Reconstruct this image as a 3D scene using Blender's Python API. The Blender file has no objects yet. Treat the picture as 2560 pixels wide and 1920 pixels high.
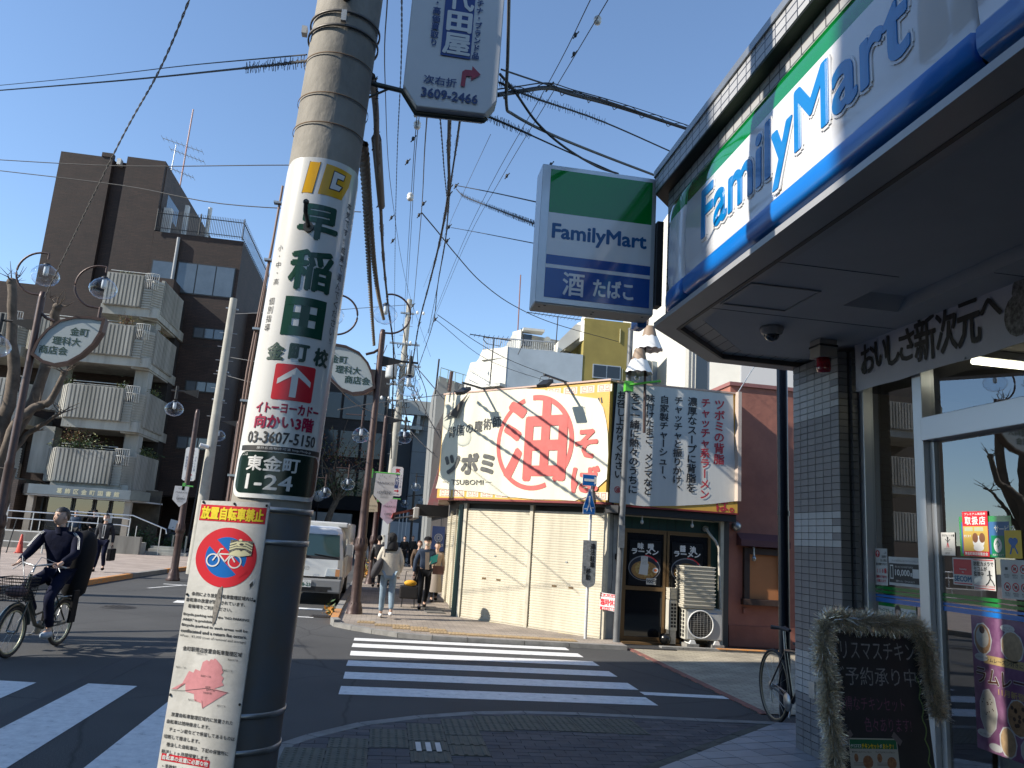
import bpy, bmesh, math, random
from mathutils import Vector, Matrix
random.seed(7)
ru = random.uniform
R = math.radians
PI = math.pi
SC = bpy.context.scene
COL = SC.collection
cam_data = bpy.data.cameras.new('camera')
cam = bpy.data.objects.new('camera', cam_data)
COL.objects.link(cam)
cam_data.sensor_width = 36.0
cam_data.lens = 36.0 * 1924 / 2560
cam_data.clip_start = 0.05
cam_data.clip_end = 2500
PITCH, ROLL, YAW = R(11.4), R(3.79), R(8.5)
hd = Vector((math.sin(YAW), math.cos(YAW), 0)); r0 = Vector((math.cos(YAW), -math.sin(YAW), 0))
fwd = hd * math.cos(PITCH) + Vector((0, 0, math.sin(PITCH))); u0 = r0.cross(fwd)
cr = r0 * math.cos(ROLL) + u0 * math.sin(ROLL); cu = u0 * math.cos(ROLL) - r0 * math.sin(ROLL)
M = Matrix((cr, cu, -fwd)).transposed().to_4x4(); M.translation = (0, 0, 1.8)
cam.matrix_world = M
SC.camera = cam
SUN_TRAVEL = Vector((0.808, 0.172, -0.565)).normalized()
SUN_ELEV = math.asin(-SUN_TRAVEL.z)
world = bpy.data.worlds.new('World'); SC.world = world; world.use_nodes = True
wn = world.node_tree
sky = wn.nodes.new('ShaderNodeTexSky'); sky.sky_type = 'NISHITA'; sky.sun_disc = False
sky.sun_elevation = SUN_ELEV; sky.sun_rotation = math.atan2(-SUN_TRAVEL.x, -SUN_TRAVEL.y)
sky.air_density = 1.0; sky.dust_density = 0.0; sky.ozone_density = 3.0; sky.altitude = 20
bg = wn.nodes['Background']; bg.inputs['Strength'].default_value = 0.145
wn.links.new(sky.outputs[0], bg.inputs['Color'])
sd = bpy.data.lights.new('sun', 'SUN'); sd.energy = 5.0; sd.angle = R(0.5); sd.color = (1, 0.93, 0.82)
sun = bpy.data.objects.new('sun', sd); COL.objects.link(sun)
sun.rotation_euler = (-SUN_TRAVEL).to_track_quat('Z', 'Y').to_euler()
sun.location = (-30, 0, 30)
SC.view_settings.view_transform = 'Standard'; SC.view_settings.look = 'None'
SC.view_settings.gamma = 1.0; SC.view_settings.exposure = 0.66
SC.view_settings.use_curve_mapping = False
SC.render.engine = 'CYCLES'
SC.cycles.max_bounces = 6; SC.cycles.transparent_max_bounces = 12; SC.cycles.caustics_reflective = False; SC.cycles.caustics_refractive = False
# materials
MATS = {}
def _links(nt): return nt.links.new
def mat(name, col, rough=0.6, metal=0.0, noise=0.0, nscale=6.0, bump=0.0, bscale=60.0, spec=0.5, streak=0.0, clear=0.0, stretch=(1, 1, 1), col2=None):
 if name in MATS: return MATS[name]
 if metal < .5: col = tuple(x * .86 for x in col[:3]); col2 = col2 and tuple(x * .86 for x in col2)
 m = bpy.data.materials.new(name); m.use_nodes = True; nt = m.node_tree; L = nt.links.new
 b = nt.nodes['Principled BSDF']
 c4 = (*col, 1) if len(col) == 3 else col
 b.inputs['Base Color'].default_value = c4
 b.inputs['Roughness'].default_value = rough; b.inputs['Metallic'].default_value = metal
 b.inputs['Specular IOR Level'].default_value = spec
 if clear: b.inputs['Coat Weight'].default_value = clear; b.inputs['Coat Roughness'].default_value = 0.05
 if noise or bump or streak:
  tc = nt.nodes.new('ShaderNodeTexCoord'); mp = nt.nodes.new('ShaderNodeMapping'); L(tc.outputs['Object'], mp.inputs['Vector'])
  mp.inputs['Scale'].default_value = stretch
 last = None
 if noise or streak:
  mix = nt.nodes.new('ShaderNodeMix'); mix.data_type = 'RGBA'; mix.blend_type = 'MIX'
  d = col2 if col2 else tuple(x * (1 - min(0.9, noise)) for x in col[:3])
  mix.inputs[6].default_value = c4; mix.inputs[7].default_value = (*d, 1)
  n1 = nt.nodes.new('ShaderNodeTexNoise'); n1.inputs['Scale'].default_value = nscale; n1.inputs['Detail'].default_value = 6
  n1.inputs['Roughness'].default_value = 0.65
  if streak:
   mp2 = nt.nodes.new('ShaderNodeMapping'); L(tc.outputs['Object'], mp2.inputs['Vector']); mp2.inputs['Scale'].default_value = (1, 1, 0.12)
   L(mp2.outputs[0], n1.inputs['Vector'])
  else: L(mp.outputs[0], n1.inputs['Vector'])
  rp = nt.nodes.new('ShaderNodeMapRange'); rp.inputs[1].default_value = 0.38; rp.inputs[2].default_value = 0.68
  L(n1.outputs[0], rp.inputs[0]); L(rp.outputs[0], mix.inputs[0]); L(mix.outputs[2], b.inputs['Base Color'])
 if bump:
  n2 = nt.nodes.new('ShaderNodeTexNoise'); n2.inputs['Scale'].default_value = bscale; n2.inputs['Detail'].default_value = 4
  L(mp.outputs[0], n2.inputs['Vector'])
  bp = nt.nodes.new('ShaderNodeBump'); bp.inputs['Strength'].default_value = bump; bp.inputs['Distance'].default_value = 0.01
  L(n2.outputs[0], bp.inputs['Height']); L(bp.outputs[0], b.inputs['Normal'])
 MATS[name] = m
 return m
def emis(name, col, s):
 m = mat(name, col, 0.5); b = m.node_tree.nodes['Principled BSDF']
 b.inputs['Emission Color'].default_value = (*col, 1); b.inputs['Emission Strength'].default_value = s
 return m
def glass_mat(name, tint, rough, mixw, tcol=(1, 1, 1)):
 """thin window glass: mirror-like reflection by fresnel over a tinted see-through pane"""
 m = bpy.data.materials.new(name); m.use_nodes = True; nt = m.node_tree; L = nt.links.new; nt.nodes.clear()
 out = nt.nodes.new('ShaderNodeOutputMaterial'); mx = nt.nodes.new('ShaderNodeMixShader')
 gl = nt.nodes.new('ShaderNodeBsdfGlossy'); gl.inputs['Roughness'].default_value = rough; gl.inputs['Color'].default_value = (*tint, 1)
 tr = nt.nodes.new('ShaderNodeBsdfTransparent'); tr.inputs['Color'].default_value = (*tcol, 1)
 lw = nt.nodes.new('ShaderNodeLayerWeight'); lw.inputs[0].default_value = 0.5
 pw = nt.nodes.new('ShaderNodeMath'); pw.operation = 'POWER'; pw.inputs[1].default_value = 3.5; L(lw.outputs['Facing'], pw.inputs[0])
 fr = nt.nodes.new('ShaderNodeMapRange'); fr.inputs[3].default_value = mixw; fr.inputs[4].default_value = 0.9; L(pw.outputs[0], fr.inputs[0])
 L(fr.outputs[0], mx.inputs[0]); L(tr.outputs[0], mx.inputs[1]); L(gl.outputs[0], mx.inputs[2]); L(mx.outputs[0], out.inputs[0])
 MATS[name] = m
 return m
def wall_uv(nt):
 """vector (along wall, up) for vertical faces, from object coordinates and the face normal"""
 L = nt.links.new
 tc = nt.nodes.new('ShaderNodeTexCoord'); ge = nt.nodes.new('ShaderNodeNewGeometry')
 s = nt.nodes.new('ShaderNodeSeparateXYZ'); L(tc.outputs['Object'], s.inputs[0])
 n = nt.nodes.new('ShaderNodeSeparateXYZ'); L(ge.outputs['True Normal'], n.inputs[0])
 a = nt.nodes.new('ShaderNodeMath'); a.operation = 'ABSOLUTE'; L(n.outputs[0], a.inputs[0])
 g = nt.nodes.new('ShaderNodeMath'); g.operation = 'GREATER_THAN'; g.inputs[1].default_value = 0.75; L(a.outputs[0], g.inputs[0])
 mx = nt.nodes.new('ShaderNodeMix'); L(g.outputs[0], mx.inputs[0]); L(s.outputs[0], mx.inputs[2]); L(s.outputs[1], mx.inputs[3])
 c = nt.nodes.new('ShaderNodeCombineXYZ'); L(mx.outputs[0], c.inputs[0]); L(s.outputs[2], c.inputs[1])
 return c.outputs[0], tc.outputs['Object']
def brick_mat(name, c1, c2, mortar, bw, bh, msize=0.01, rough=0.8, bump=0.4, flat=False, spread=0.5, offset=0.5):
 m = bpy.data.materials.new(name); m.use_nodes = True; nt = m.node_tree; L = nt.links.new; b = nt.nodes['Principled BSDF']
 if flat:
  tc = nt.nodes.new('ShaderNodeTexCoord'); v = tc.outputs['Object']; ob = v
 else: v, ob = wall_uv(nt)
 t = nt.nodes.new('ShaderNodeTexBrick'); L(v, t.inputs['Vector']); t.offset = offset
 t.inputs['Color1'].default_value = (*c1, 1); t.inputs['Color2'].default_value = (*c2, 1); t.inputs['Mortar'].default_value = (*mortar, 1)
 t.inputs['Scale'].default_value = 1; t.inputs['Brick Width'].default_value = bw; t.inputs['Row Height'].default_value = bh
 t.inputs['Mortar Size'].default_value = msize; t.inputs['Bias'].default_value = 0.0
 n = nt.nodes.new('ShaderNodeTexNoise'); n.inputs['Scale'].default_value = 1.3; n.inputs['Detail'].default_value = 5; L(ob, n.inputs['Vector'])
 rp = nt.nodes.new('ShaderNodeMapRange'); rp.inputs[1].default_value = 0.3; rp.inputs[2].default_value = 0.7; rp.inputs[3].default_value = 1 - spread * 0.5; rp.inputs[4].default_value = 1 + spread * 0.3
 L(n.outputs[0], rp.inputs[0])
 mu = nt.nodes.new('ShaderNodeMix'); mu.data_type = 'RGBA'; mu.blend_type = 'MULTIPLY'; mu.inputs[0].default_value = 1
 L(t.outputs['Color'], mu.inputs[6]); L(rp.outputs[0], mu.inputs[7]); L(mu.outputs[2], b.inputs['Base Color'])
 b.inputs['Roughness'].default_value = rough
 bp = nt.nodes.new('ShaderNodeBump'); bp.inputs['Strength'].default_value = bump; bp.inputs['Distance'].default_value = 0.01; bp.invert = True
 L(t.outputs['Fac'], bp.inputs['Height']); L(bp.outputs[0], b.inputs['Normal'])
 MATS[name] = m
 return m
def asphalt_mat():
 m = bpy.data.materials.new('asphalt'); m.use_nodes = True; nt = m.node_tree; L = nt.links.new; b = nt.nodes['Principled BSDF']
 tc = nt.nodes.new('ShaderNodeTexCoord')
 n1 = nt.nodes.new('ShaderNodeTexNoise'); n1.inputs['Scale'].default_value = 110; n1.inputs['Detail'].default_value = 3; L(tc.outputs['Object'], n1.inputs['Vector'])
 n2 = nt.nodes.new('ShaderNodeTexNoise'); n2.inputs['Scale'].default_value = 0.45; n2.inputs['Detail'].default_value = 7; n2.inputs['Roughness'].default_value = 0.6; L(tc.outputs['Object'], n2.inputs['Vector'])
 r1 = nt.nodes.new('ShaderNodeValToRGB'); r1.color_ramp.elements[0].position = 0.35; r1.color_ramp.elements[0].color = (0.018, 0.019, 0.021, 1)
 r1.color_ramp.elements[1].position = 0.72; r1.color_ramp.elements[1].color = (0.105, 0.103, 0.098, 1); L(n1.outputs[0], r1.inputs[0])
 r2 = nt.nodes.new('ShaderNodeMapRange'); r2.inputs[1].default_value = 0.3; r2.inputs[2].default_value = 0.7; r2.inputs[3].default_value = 0.72; r2.inputs[4].default_value = 1.2; L(n2.outputs[0], r2.inputs[0])
 mu = nt.nodes.new('ShaderNodeMix'); mu.data_type = 'RGBA'; mu.blend_type = 'MULTIPLY'; mu.inputs[0].default_value = 1
 L(r1.outputs[0], mu.inputs[6]); L(r2.outputs[0], mu.inputs[7])
 vo = nt.nodes.new('ShaderNodeTexVoronoi'); vo.feature = 'DISTANCE_TO_EDGE'; vo.inputs['Scale'].default_value = 0.33
 wp = nt.nodes.new('ShaderNodeMix'); wp.data_type = 'VECTOR'; wp.inputs[0].default_value = 0.12
 n3 = nt.nodes.new('ShaderNodeTexNoise'); n3.inputs['Scale'].default_value = 3; n3.inputs['Detail'].default_value = 6; L(tc.outputs['Object'], n3.inputs['Vector'])
 L(tc.outputs['Object'], wp.inputs[4]); L(n3.outputs['Color'], wp.inputs[5]); L(wp.outputs[1], vo.inputs['Vector'])
 cr_ = nt.nodes.new('ShaderNodeMapRange'); cr_.inputs[1].default_value = 0.0; cr_.inputs[2].default_value = 0.006; cr_.inputs[3].default_value = 0.45; cr_.inputs[4].default_value = 1.0; L(vo.outputs['Distance'], cr_.inputs[0])
 mu2 = nt.nodes.new('ShaderNodeMix'); mu2.data_type = 'RGBA'; mu2.blend_type = 'MULTIPLY'; mu2.inputs[0].default_value = 1
 L(mu.outputs[2], mu2.inputs[6]); L(cr_.outputs[0], mu2.inputs[7]); L(mu2.outputs[2], b.inputs['Base Color'])
 b.inputs['Roughness'].default_value = 0.85
 bp = nt.nodes.new('ShaderNodeBump'); bp.inputs['Strength'].default_value = 0.5; bp.inputs['Distance'].default_value = 0.004
 L(n1.outputs[0], bp.inputs['Height']); L(bp.outputs[0], b.inputs['Normal'])
 MATS['asphalt'] = m
 return m
def paint_mat():
 m = bpy.data.materials.new('road_paint'); m.use_nodes = True; nt = m.node_tree; L = nt.links.new; b = nt.nodes['Principled BSDF']
 tc = nt.nodes.new('ShaderNodeTexCoord')
 n = nt.nodes.new('ShaderNodeTexNoise'); n.inputs['Scale'].default_value = 9; n.inputs['Detail'].default_value = 9; n.inputs['Roughness'].default_value = 0.75; L(tc.outputs['Object'], n.inputs['Vector'])
 r = nt.nodes.new('ShaderNodeValToRGB'); e = r.color_ramp.elements
 e[0].position = 0.30; e[0].color = (0.16, 0.16, 0.16, 1); e[1].position = 0.40; e[1].color = (0.62, 0.62, 0.61, 1)
 x = r.color_ramp.elements.new(0.62); x.color = (0.78, 0.78, 0.76, 1)
 L(n.outputs[0], r.inputs[0]); L(r.outputs[0], b.inputs['Base Color']); b.inputs['Roughness'].default_value = 0.6
 MATS['road_paint'] = m
 return m
# mesh builder
class MB:
 def __init__(s): s.v = []; s.f = []; s.mi = []; s.sm = []; s.m = 0; s.smooth = False
 def add(s, vs, fs, smooth=None):
  o = len(s.v); s.v += [tuple(p) for p in vs]
  for f in fs: s.f.append(tuple(i + o for i in f)); s.mi.append(s.m); s.sm.append(s.smooth if smooth is None else smooth)
  return s
 def box(s, x0, x1, y0, y1, z0, z1):
  vs = [(x, y, z) for x in (x0, x1) for y in (y0, y1) for z in (z0, z1)]
  return s.add(vs, [(0, 1, 3, 2), (4, 6, 7, 5), (0, 4, 5, 1), (2, 3, 7, 6), (0, 2, 6, 4), (1, 5, 7, 3)], False)
 def cbox(s, c, sz, rot=None):
  c = Vector(c); h = Vector(sz) / 2
  Q = rot if rot is not None else Matrix.Identity(3)
  vs = [c + Q @ Vector((h.x * a, h.y * b, h.z * d)) for a in (-1, 1) for b in (-1, 1) for d in (-1, 1)]
  return s.add(vs, [(0, 1, 3, 2), (4, 6, 7, 5), (0, 4, 5, 1), (2, 3, 7, 6), (0, 2, 6, 4), (1, 5, 7, 3)], False)
 def quad(s, a, b, c, d): return s.add([a, b, c, d], [(0, 1, 2, 3)], False)
 def poly(s, pts): return s.add(pts, [tuple(range(len(pts)))], False)
 def slab(s, pts, z0, z1):
  """horizontal polygon (counter-clockwise) extruded from z0 to z1"""
  n = len(pts); vs = [(p[0], p[1], z0) for p in pts] + [(p[0], p[1], z1) for p in pts]
  fs = [tuple(range(n - 1, -1, -1)), tuple(range(n, 2 * n))] + [(i, (i + 1) % n, n + (i + 1) % n, n + i) for i in range(n)]
  return s.add(vs, fs, False)
 def ext(s, pts, vec):
  """any planar polygon extruded along vec"""
  n = len(pts); v = Vector(vec); vs = [Vector(p) for p in pts] + [Vector(p) + v for p in pts]
  fs = [tuple(range(n - 1, -1, -1)), tuple(range(n, 2 * n))] + [(i, (i + 1) % n, n + (i + 1) % n, n + i) for i in range(n)]
  return s.add(vs, fs, False)
 def tube(s, pts, r, n=8, caps=True, smooth=True):
  pts = [Vector(p) for p in pts]; k = len(pts)
  rr = r if isinstance(r, (list, tuple)) else [r] * k
  vs = []; up = None
  for i, p in enumerate(pts):
   t = (pts[min(i + 1, k - 1)] - pts[max(i - 1, 0)])
   if t.length < 1e-9: t = Vector((0, 0, 1))
   t.normalize()
   if up is None: up = Vector((0, 0, 1)) if abs(t.z) < 0.9 else Vector((1, 0, 0))
   a = t.cross(up)
   if a.length < 1e-6: up = Vector((1, 0.3, 0)); a = t.cross(up)
   a.normalize(); b = t.cross(a).normalized(); up = -b if False else up
   for j in range(n):
    w = 2 * PI * j / n; vs.append(p + (a * math.cos(w) + b * math.sin(w)) * rr[i])
  fs = []
  for i in range(k - 1):
   for j in range(n):
    fs.append((i * n + j, i * n + (j + 1) % n, (i + 1) * n + (j + 1) % n, (i + 1) * n + j))
  s.add(vs, fs, smooth)
  if caps:
   s.add(vs[:n], [tuple(range(n - 1, -1, -1))], False); s.add(vs[-n:], [tuple(range(n))], False)
  return s
 def lathe(s, prof, c=(0, 0, 0), n=24, smooth=True, axis='z', arc=2 * PI, a0=0):
  vs = []; closed = abs(arc - 2 * PI) < 1e-6; m = n if closed else n + 1
  for (r, h) in prof:
   for j in range(m):
    w = a0 + arc * j / n; x, y = r * math.cos(w), r * math.sin(w)
    p = (x, y, h) if axis == 'z' else ((x, h, y) if axis == 'y' else (h, x, y))
    vs.append((c[0] + p[0], c[1] + p[1], c[2] + p[2]))
  fs = []
  for i in range(len(prof) - 1):
   for j in range(n):
    q = (j + 1) % m
    fs.append((i * m + j, i * m + q, (i + 1) * m + q, (i + 1) * m + j))
  return s.add(vs, fs, smooth)
 def ball(s, c, r, n=10, sc=(1, 1, 1)):
  prof = [(max(1e-4, math.sin(PI * i / n)) * r, -math.cos(PI * i / n) * r) for i in range(n + 1)]
  o = len(s.v); s.lathe(prof, (0, 0, 0), max(8, n * 2 - 4))
  for i in range(o, len(s.v)):
   x, y, z = s.v[i]; s.v[i] = (c[0] + x * sc[0], c[1] + y * sc[1], c[2] + z * sc[2])
  return s
 def torus(s, c, R_, r, U, V, n=24, k=8, a0=0, arc=2 * PI):
  U = Vector(U).normalized(); V = Vector(V).normalized(); N = U.cross(V); c = Vector(c)
  vs = []; closed = abs(arc - 2 * PI) < 1e-6; m = n if closed else n + 1
  for i in range(m):
   w = a0 + arc * i / n; d = U * math.cos(w) + V * math.sin(w)
   for j in range(k):
    q = 2 * PI * j / k; vs.append(c + d * (R_ + r * math.cos(q)) + N * r * math.sin(q))
  fs = []
  for i in range(n):
   a, b = i, (i + 1) % m
   for j in range(k): fs.append((a * k + j, a * k + (j + 1) % k, b * k + (j + 1) % k, b * k + j))
  return s.add(vs, fs, True)
 def xform(s, Mx):
  s.v = [tuple(Mx @ Vector(p)) for p in s.v]; return s
 def mesh(s, name, mats):
  me = bpy.data.meshes.new(name); me.from_pydata(s.v, [], s.f)
  for m in mats: me.materials.append(m)
  me.polygons.foreach_set('material_index', s.mi); me.polygons.foreach_set('use_smooth', s.sm)
  me.update()
  return me
def fix_normals(me):
 bm = bmesh.new(); bm.from_mesh(me); bmesh.ops.recalc_face_normals(bm, faces=bm.faces); bm.to_mesh(me); bm.free()
def obj(name, mb, mats, parent=None, label=None, fix=True, bevel=0, kind=None):
 if not isinstance(mats, (list, tuple)): mats = [mats]
 me = mb.mesh(name, mats) if isinstance(mb, MB) else mb
 if fix and isinstance(mb, MB): fix_normals(me)
 o = bpy.data.objects.new(name, me); COL.objects.link(o)
 if parent is not None:
  o.parent = parent
  o.matrix_parent_inverse = parent_inv(parent)
 if label: o['label'] = label
 if kind: o['kind'] = kind
 if bevel:
  bv = o.modifiers.new('bevel', 'BEVEL'); bv.width = bevel; bv.segments = 2; bv.limit_method = 'ANGLE'; bv.angle_limit = R(40)
 return o
def world_of(o):
 m = Matrix.LocRotScale(o.location, o.rotation_euler, o.scale)
 if o.parent: return world_of(o.parent) @ o.matrix_parent_inverse @ m
 return m
def parent_inv(p): return world_of(p).inverted()
def thing(name, label, cat, loc=(0, 0, 0), rotz=0, group=None, kind=None):
 o = bpy.data.objects.new(name, None); COL.objects.link(o); o.location = loc; o.rotation_euler = (0, 0, rotz)
 o.empty_display_size = 0.2
 if label: o['label'] = label
 if cat: o['category'] = cat
 if group: o['group'] = group
 if kind: o['kind'] = kind
 return o
def tag(o, label, cat, group=None):
 o['label'] = label; o['category'] = cat
 if group: o['group'] = group
 return o
def struct(name, mb, mats, **k):
 o = obj(name, mb, mats, **k); o['kind'] = 'structure'; return o
def place(root, loc, rotz=0.0):
 """move a thing built around the world origin to its place (its parts follow)"""
 root.location = loc; root.rotation_euler = (0, 0, rotz)
def dup(root, loc, rotz, label, group=None, scale=None):
 def cp(o, p):
  c = o.copy(); COL.objects.link(c); c.parent = p
  for ch in list(kids.get(o.name, ())): cp(ch, c)
  return c
 kids = {}
 for o in bpy.data.objects:
  if o.parent: kids.setdefault(o.parent.name, []).append(o)
 r = cp(root, None); r.location = loc; r.rotation_euler = (0, 0, rotz); r['label'] = label
 if group: r['group'] = group
 if scale: r.scale = (scale,) * 3
 return r
# lettering (built-in font)
_fc = bpy.data.curves.new('glyph_source', 'FONT'); _fc.resolution_u = 2
_fo = bpy.data.objects.new('glyph_source', _fc)
_GL = {}
def glyph(s):
 if s in _GL: return _GL[s]
 _fc.body = s; m = _fo.to_mesh()
 g = ([v.co.xy.to_tuple() for v in m.vertices], [tuple(p.vertices) for p in m.polygons]); _fo.to_mesh_clear()
 if not g[0]: g = ([(0, 0)], [])
 xs = [p[0] for p in g[0]]; ys = [p[1] for p in g[0]]
 _GL[s] = (g[0], g[1], (min(xs), max(xs), min(ys), max(ys)))
 return _GL[s]
def put(mb, pts, fs, fr, off=0.0):
 """2-D outline into the frame fr = (origin, right, up)"""
 O, U, V = fr; N = U.cross(V)
 mb.add([O + U * x + V * y + N * off for x, y in pts], fs, False)
def frame(O, U, V=(0, 0, 1)):
 U = Vector(U).normalized(); V = Vector(V).normalized(); return (Vector(O), U, V)
def word(mb, s, fr, x0, x1, y0, y1, bold=0.0, off=0.002, em=False):
 """text s filled into the rectangle x0..x1, y0..y1 of the frame"""
 p, f, (a, b, c, d) = glyph(s)
 if em: c, d = -0.12, 0.85
 sx = (x1 - x0) / max(1e-6, b - a); sy = (y1 - y0) / max(1e-6, d - c)
 shifts = [(0, 0)]
 if bold: shifts += [(bold, 0), (-bold, 0), (0, bold), (0, -bold), (bold * .7, bold * .7), (-bold * .7, -bold * .7), (bold * .7, -bold * .7), (-bold * .7, bold * .7)]
 for i, (dx, dy) in enumerate(shifts):
  put(mb, [(x0 + (x - a) * sx + dx, y0 + (y - c) * sy + dy) for x, y in p], f, fr, off + i * 0.00012)
def cell(mb, ch, fr, cx, cy, w, h=None, bold=0.0, off=0.002):
 """one full-width character centred in a w x h cell"""
 h = h or w; p, f, bb = glyph(ch)
 shifts = [(0, 0)]
 if bold: shifts += [(bold, 0), (-bold, 0), (0, bold), (0, -bold)]
 for i, (dx, dy) in enumerate(shifts):
  if ch in '、。': q = [(cx + (x - 0.1) * w + dx + w * .1, cy + (y + 0.1) * h + dy) for x, y in p]
  elif ch == 'ー' : q = [(cx - (y - 0.38) * w + dx, cy - (x - 0.5) * h + dy) for x, y in p]
  else: q = [(cx + (x - 0.5) * w + dx, cy + (y - 0.38) * h + dy) for x, y in p]
  put(mb, q, f, fr, off + i * 0.00012)
def column(mb, s, fr, cx, top, w, h=None, bold=0.0, off=0.002):
 h = h or w
 for i, ch in enumerate(s):
  if ch != ' ': cell(mb, ch, fr, cx, top - h * (i + .5), w, h, bold, off)
def row(mb, s, fr, x0, cy, w, h=None, bold=0.0, off=0.002, pitch=None):
 h = h or w; pitch = pitch or w
 for i, ch in enumerate(s):
  if ch == ' ': continue
  p, f, bb = glyph(ch); cx = x0 + pitch * (i + .5)
  for k, (dx, dy) in enumerate([(0, 0)] + ([(bold, 0), (-bold, 0), (0, bold), (0, -bold)] if bold else [])):
   m = 0.5 if ord(ch) > 255 else (bb[0] + bb[1]) / 2
   put(mb, [(cx + (x - m) * w + dx, cy + (y - 0.38) * h + dy) for x, y in p], f, fr, off + k * 0.00012)
def rect(mb, fr, x0, x1, y0, y1, off=0.001):
 put(mb, [(x0, y0), (x1, y0), (x1, y1), (x0, y1)], [(0, 1, 2, 3)], fr, off)
def disc(mb, fr, cx, cy, r, off=0.001, n=32, ry=None, a0=0, arc=2 * PI):
 ry = ry or r
 put(mb, [(cx + r * math.cos(a0 + arc * i / n), cy + ry * math.sin(a0 + arc * i / n)) for i in range(n)], [tuple(range(n))], fr, off)
def ring(mb, fr, cx, cy, r0_, r1_, off=0.001, n=40, a0=0, arc=2 * PI, sy=1.0):
 cl = abs(arc - 2 * PI) < 1e-6; m = n if cl else n + 1
 pts = []
 for i in range(m):
  a = a0 + arc * i / n; pts += [(cx + r0_ * math.cos(a), cy + r0_ * sy * math.sin(a)), (cx + r1_ * math.cos(a), cy + r1_ * sy * math.sin(a))]
 fs = [(2 * i, 2 * i + 1, 2 * ((i + 1) % m) + 1, 2 * ((i + 1) % m)) for i in range(n)]
 put(mb, pts, fs, fr, off)
def stroke(mb, fr, pts, w, off=0.001):
 """a painted line of width w through 2-D points"""
 for (x0, y0), (x1, y1) in zip(pts, pts[1:]):
  d = Vector((x1 - x0, y1 - y0)); l = d.length
  if l < 1e-9: continue
  d /= l; n = Vector((-d.y, d.x)) * w / 2; e = d * w * .35
  put(mb, [(x0 - e.x + n.x, y0 - e.y + n.y), (x0 - e.x - n.x, y0 - e.y - n.y), (x1 + e.x - n.x, y1 + e.y - n.y), (x1 + e.x + n.x, y1 + e.y + n.y)], [(0, 1, 2, 3)], fr, off)
  off += 0.00005
def TX(name, mb, m, parent): 
 return obj(name, mb, m, parent, fix=False)
asphalt = asphalt_mat(); road_paint = paint_mat()
m_kerb = mat('kerb_concrete', (0.30, 0.29, 0.27), 0.85, noise=0.35, nscale=5, bump=0.5, bscale=90)
m_conc = mat('pole_concrete', (0.36, 0.335, 0.29), 0.8, noise=0.45, nscale=2.2, bump=0.35, bscale=35, stretch=(1, 1, .6))
m_conc_light = mat('light_concrete', (0.42, 0.42, 0.38), 0.85, noise=0.45, nscale=1.4, streak=1, bump=0.3, bscale=20)
m_white = mat('white_enamel', (0.78, 0.78, 0.76), 0.35, noise=0.10, nscale=3)
m_white_dirty = mat('weathered_white_sheet', (0.70, 0.69, 0.66), 0.5, noise=0.22, nscale=5)
m_black = mat('black_print', (0.018, 0.018, 0.02), 0.5)
m_ink = mat('dark_grey_print', (0.05, 0.05, 0.05), 0.6)
m_red = mat('red_print', (0.62, 0.02, 0.035), 0.4)
m_blue = mat('blue_print', (0.0, 0.13, 0.45), 0.4)
m_navy = mat('navy_print', (0.01, 0.04, 0.17), 0.4)
m_green = mat('green_print', (0.0, 0.13, 0.055), 0.4)
m_yellow = mat('yellow_print', (0.85, 0.55, 0.01), 0.4)
m_metal = mat('galvanised_steel', (0.45, 0.46, 0.46), 0.4, 0.85, noise=0.25, nscale=14)
m_alu = mat('aluminium_frame', (0.55, 0.57, 0.60), 0.38, 0.7)
m_dark = mat('dark_painted_steel', (0.022, 0.021, 0.021), 0.5, 0.3)
m_brown = mat('brown_painted_steel', (0.085, 0.05, 0.043), 0.45, 0.3, noise=0.35, nscale=9)
m_rubber = mat('cable_rubber', (0.018, 0.018, 0.02), 0.7)
m_cable_grey = mat('grey_cable', (0.13, 0.125, 0.12), 0.7)
m_rope = mat('twisted_rope_fibre', (0.16, 0.135, 0.10), 0.9)
# GROUND
mb = MB(); mb.quad((-400, -300, 0), (400, -300, 0), (400, 700, 0), (-400, 700, 0))
road = struct('road', mb, asphalt)
def clip(poly, lines):
 for (ax, ay), (bx, by) in lines:      # keep the left side of each a->b
  out = []
  for i in range(len(poly)):
   p, q = poly[i], poly[(i + 1) % len(poly)]
   sp = (bx - ax) * (p[1] - ay) - (by - ay) * (p[0] - ax); sq = (bx - ax) * (q[1] - ay) - (by - ay) * (q[0] - ax)
   if sp >= 0: out.append(p)
   if (sp >= 0) != (sq >= 0):
    t = sp / (sp - sq); out.append((p[0] + (q[0] - p[0]) * t, p[1] + (q[1] - p[1]) * t))
  poly = out
  if len(poly) < 3: return []
 return poly
def area(p): return abs(sum(p[i][0] * p[(i + 1) % len(p)][1] - p[(i + 1) % len(p)][0] * p[i][1] for i in range(len(p)))) / 2
cw = thing('zebra_crossing', None, None, kind='structure'); cw['label'] = 'zebra crossing of six white bars over the side street before the shutters'
for i, (y1, y0, xr) in enumerate(((13.82, 13.50, 3.32), (13.17, 12.77, 3.38), (12.37, 11.94, 3.42), (11.49, 11.05, 3.43), (10.59, 10.12, 3.43), (9.655, 9.19, 3.36))):
 pts = [(-0.33 + ru(-.01, .01), y0), (xr, y0), (xr, y1), (-0.33, y1)]
 mb = MB(); mb.poly([(x, y, 0.004) for x, y in pts]); obj('painted_bar', mb, road_paint, cw)
cw2 = thing('zebra_crossing', None, None, kind='structure'); cw2['label'] = 'zebra crossing over the main road at the lower left'
for i in range(6):
 x1 = -1.45 - 1.005 * i
 mb = MB(); mb.poly([(x1 - 0.51, 3.4, 0.004), (x1, 3.4, 0.004), (x1, 9.24, 0.004), (x1 - 0.51, 9.29, 0.004)]); obj('painted_bar', mb, road_paint, cw2)
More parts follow.
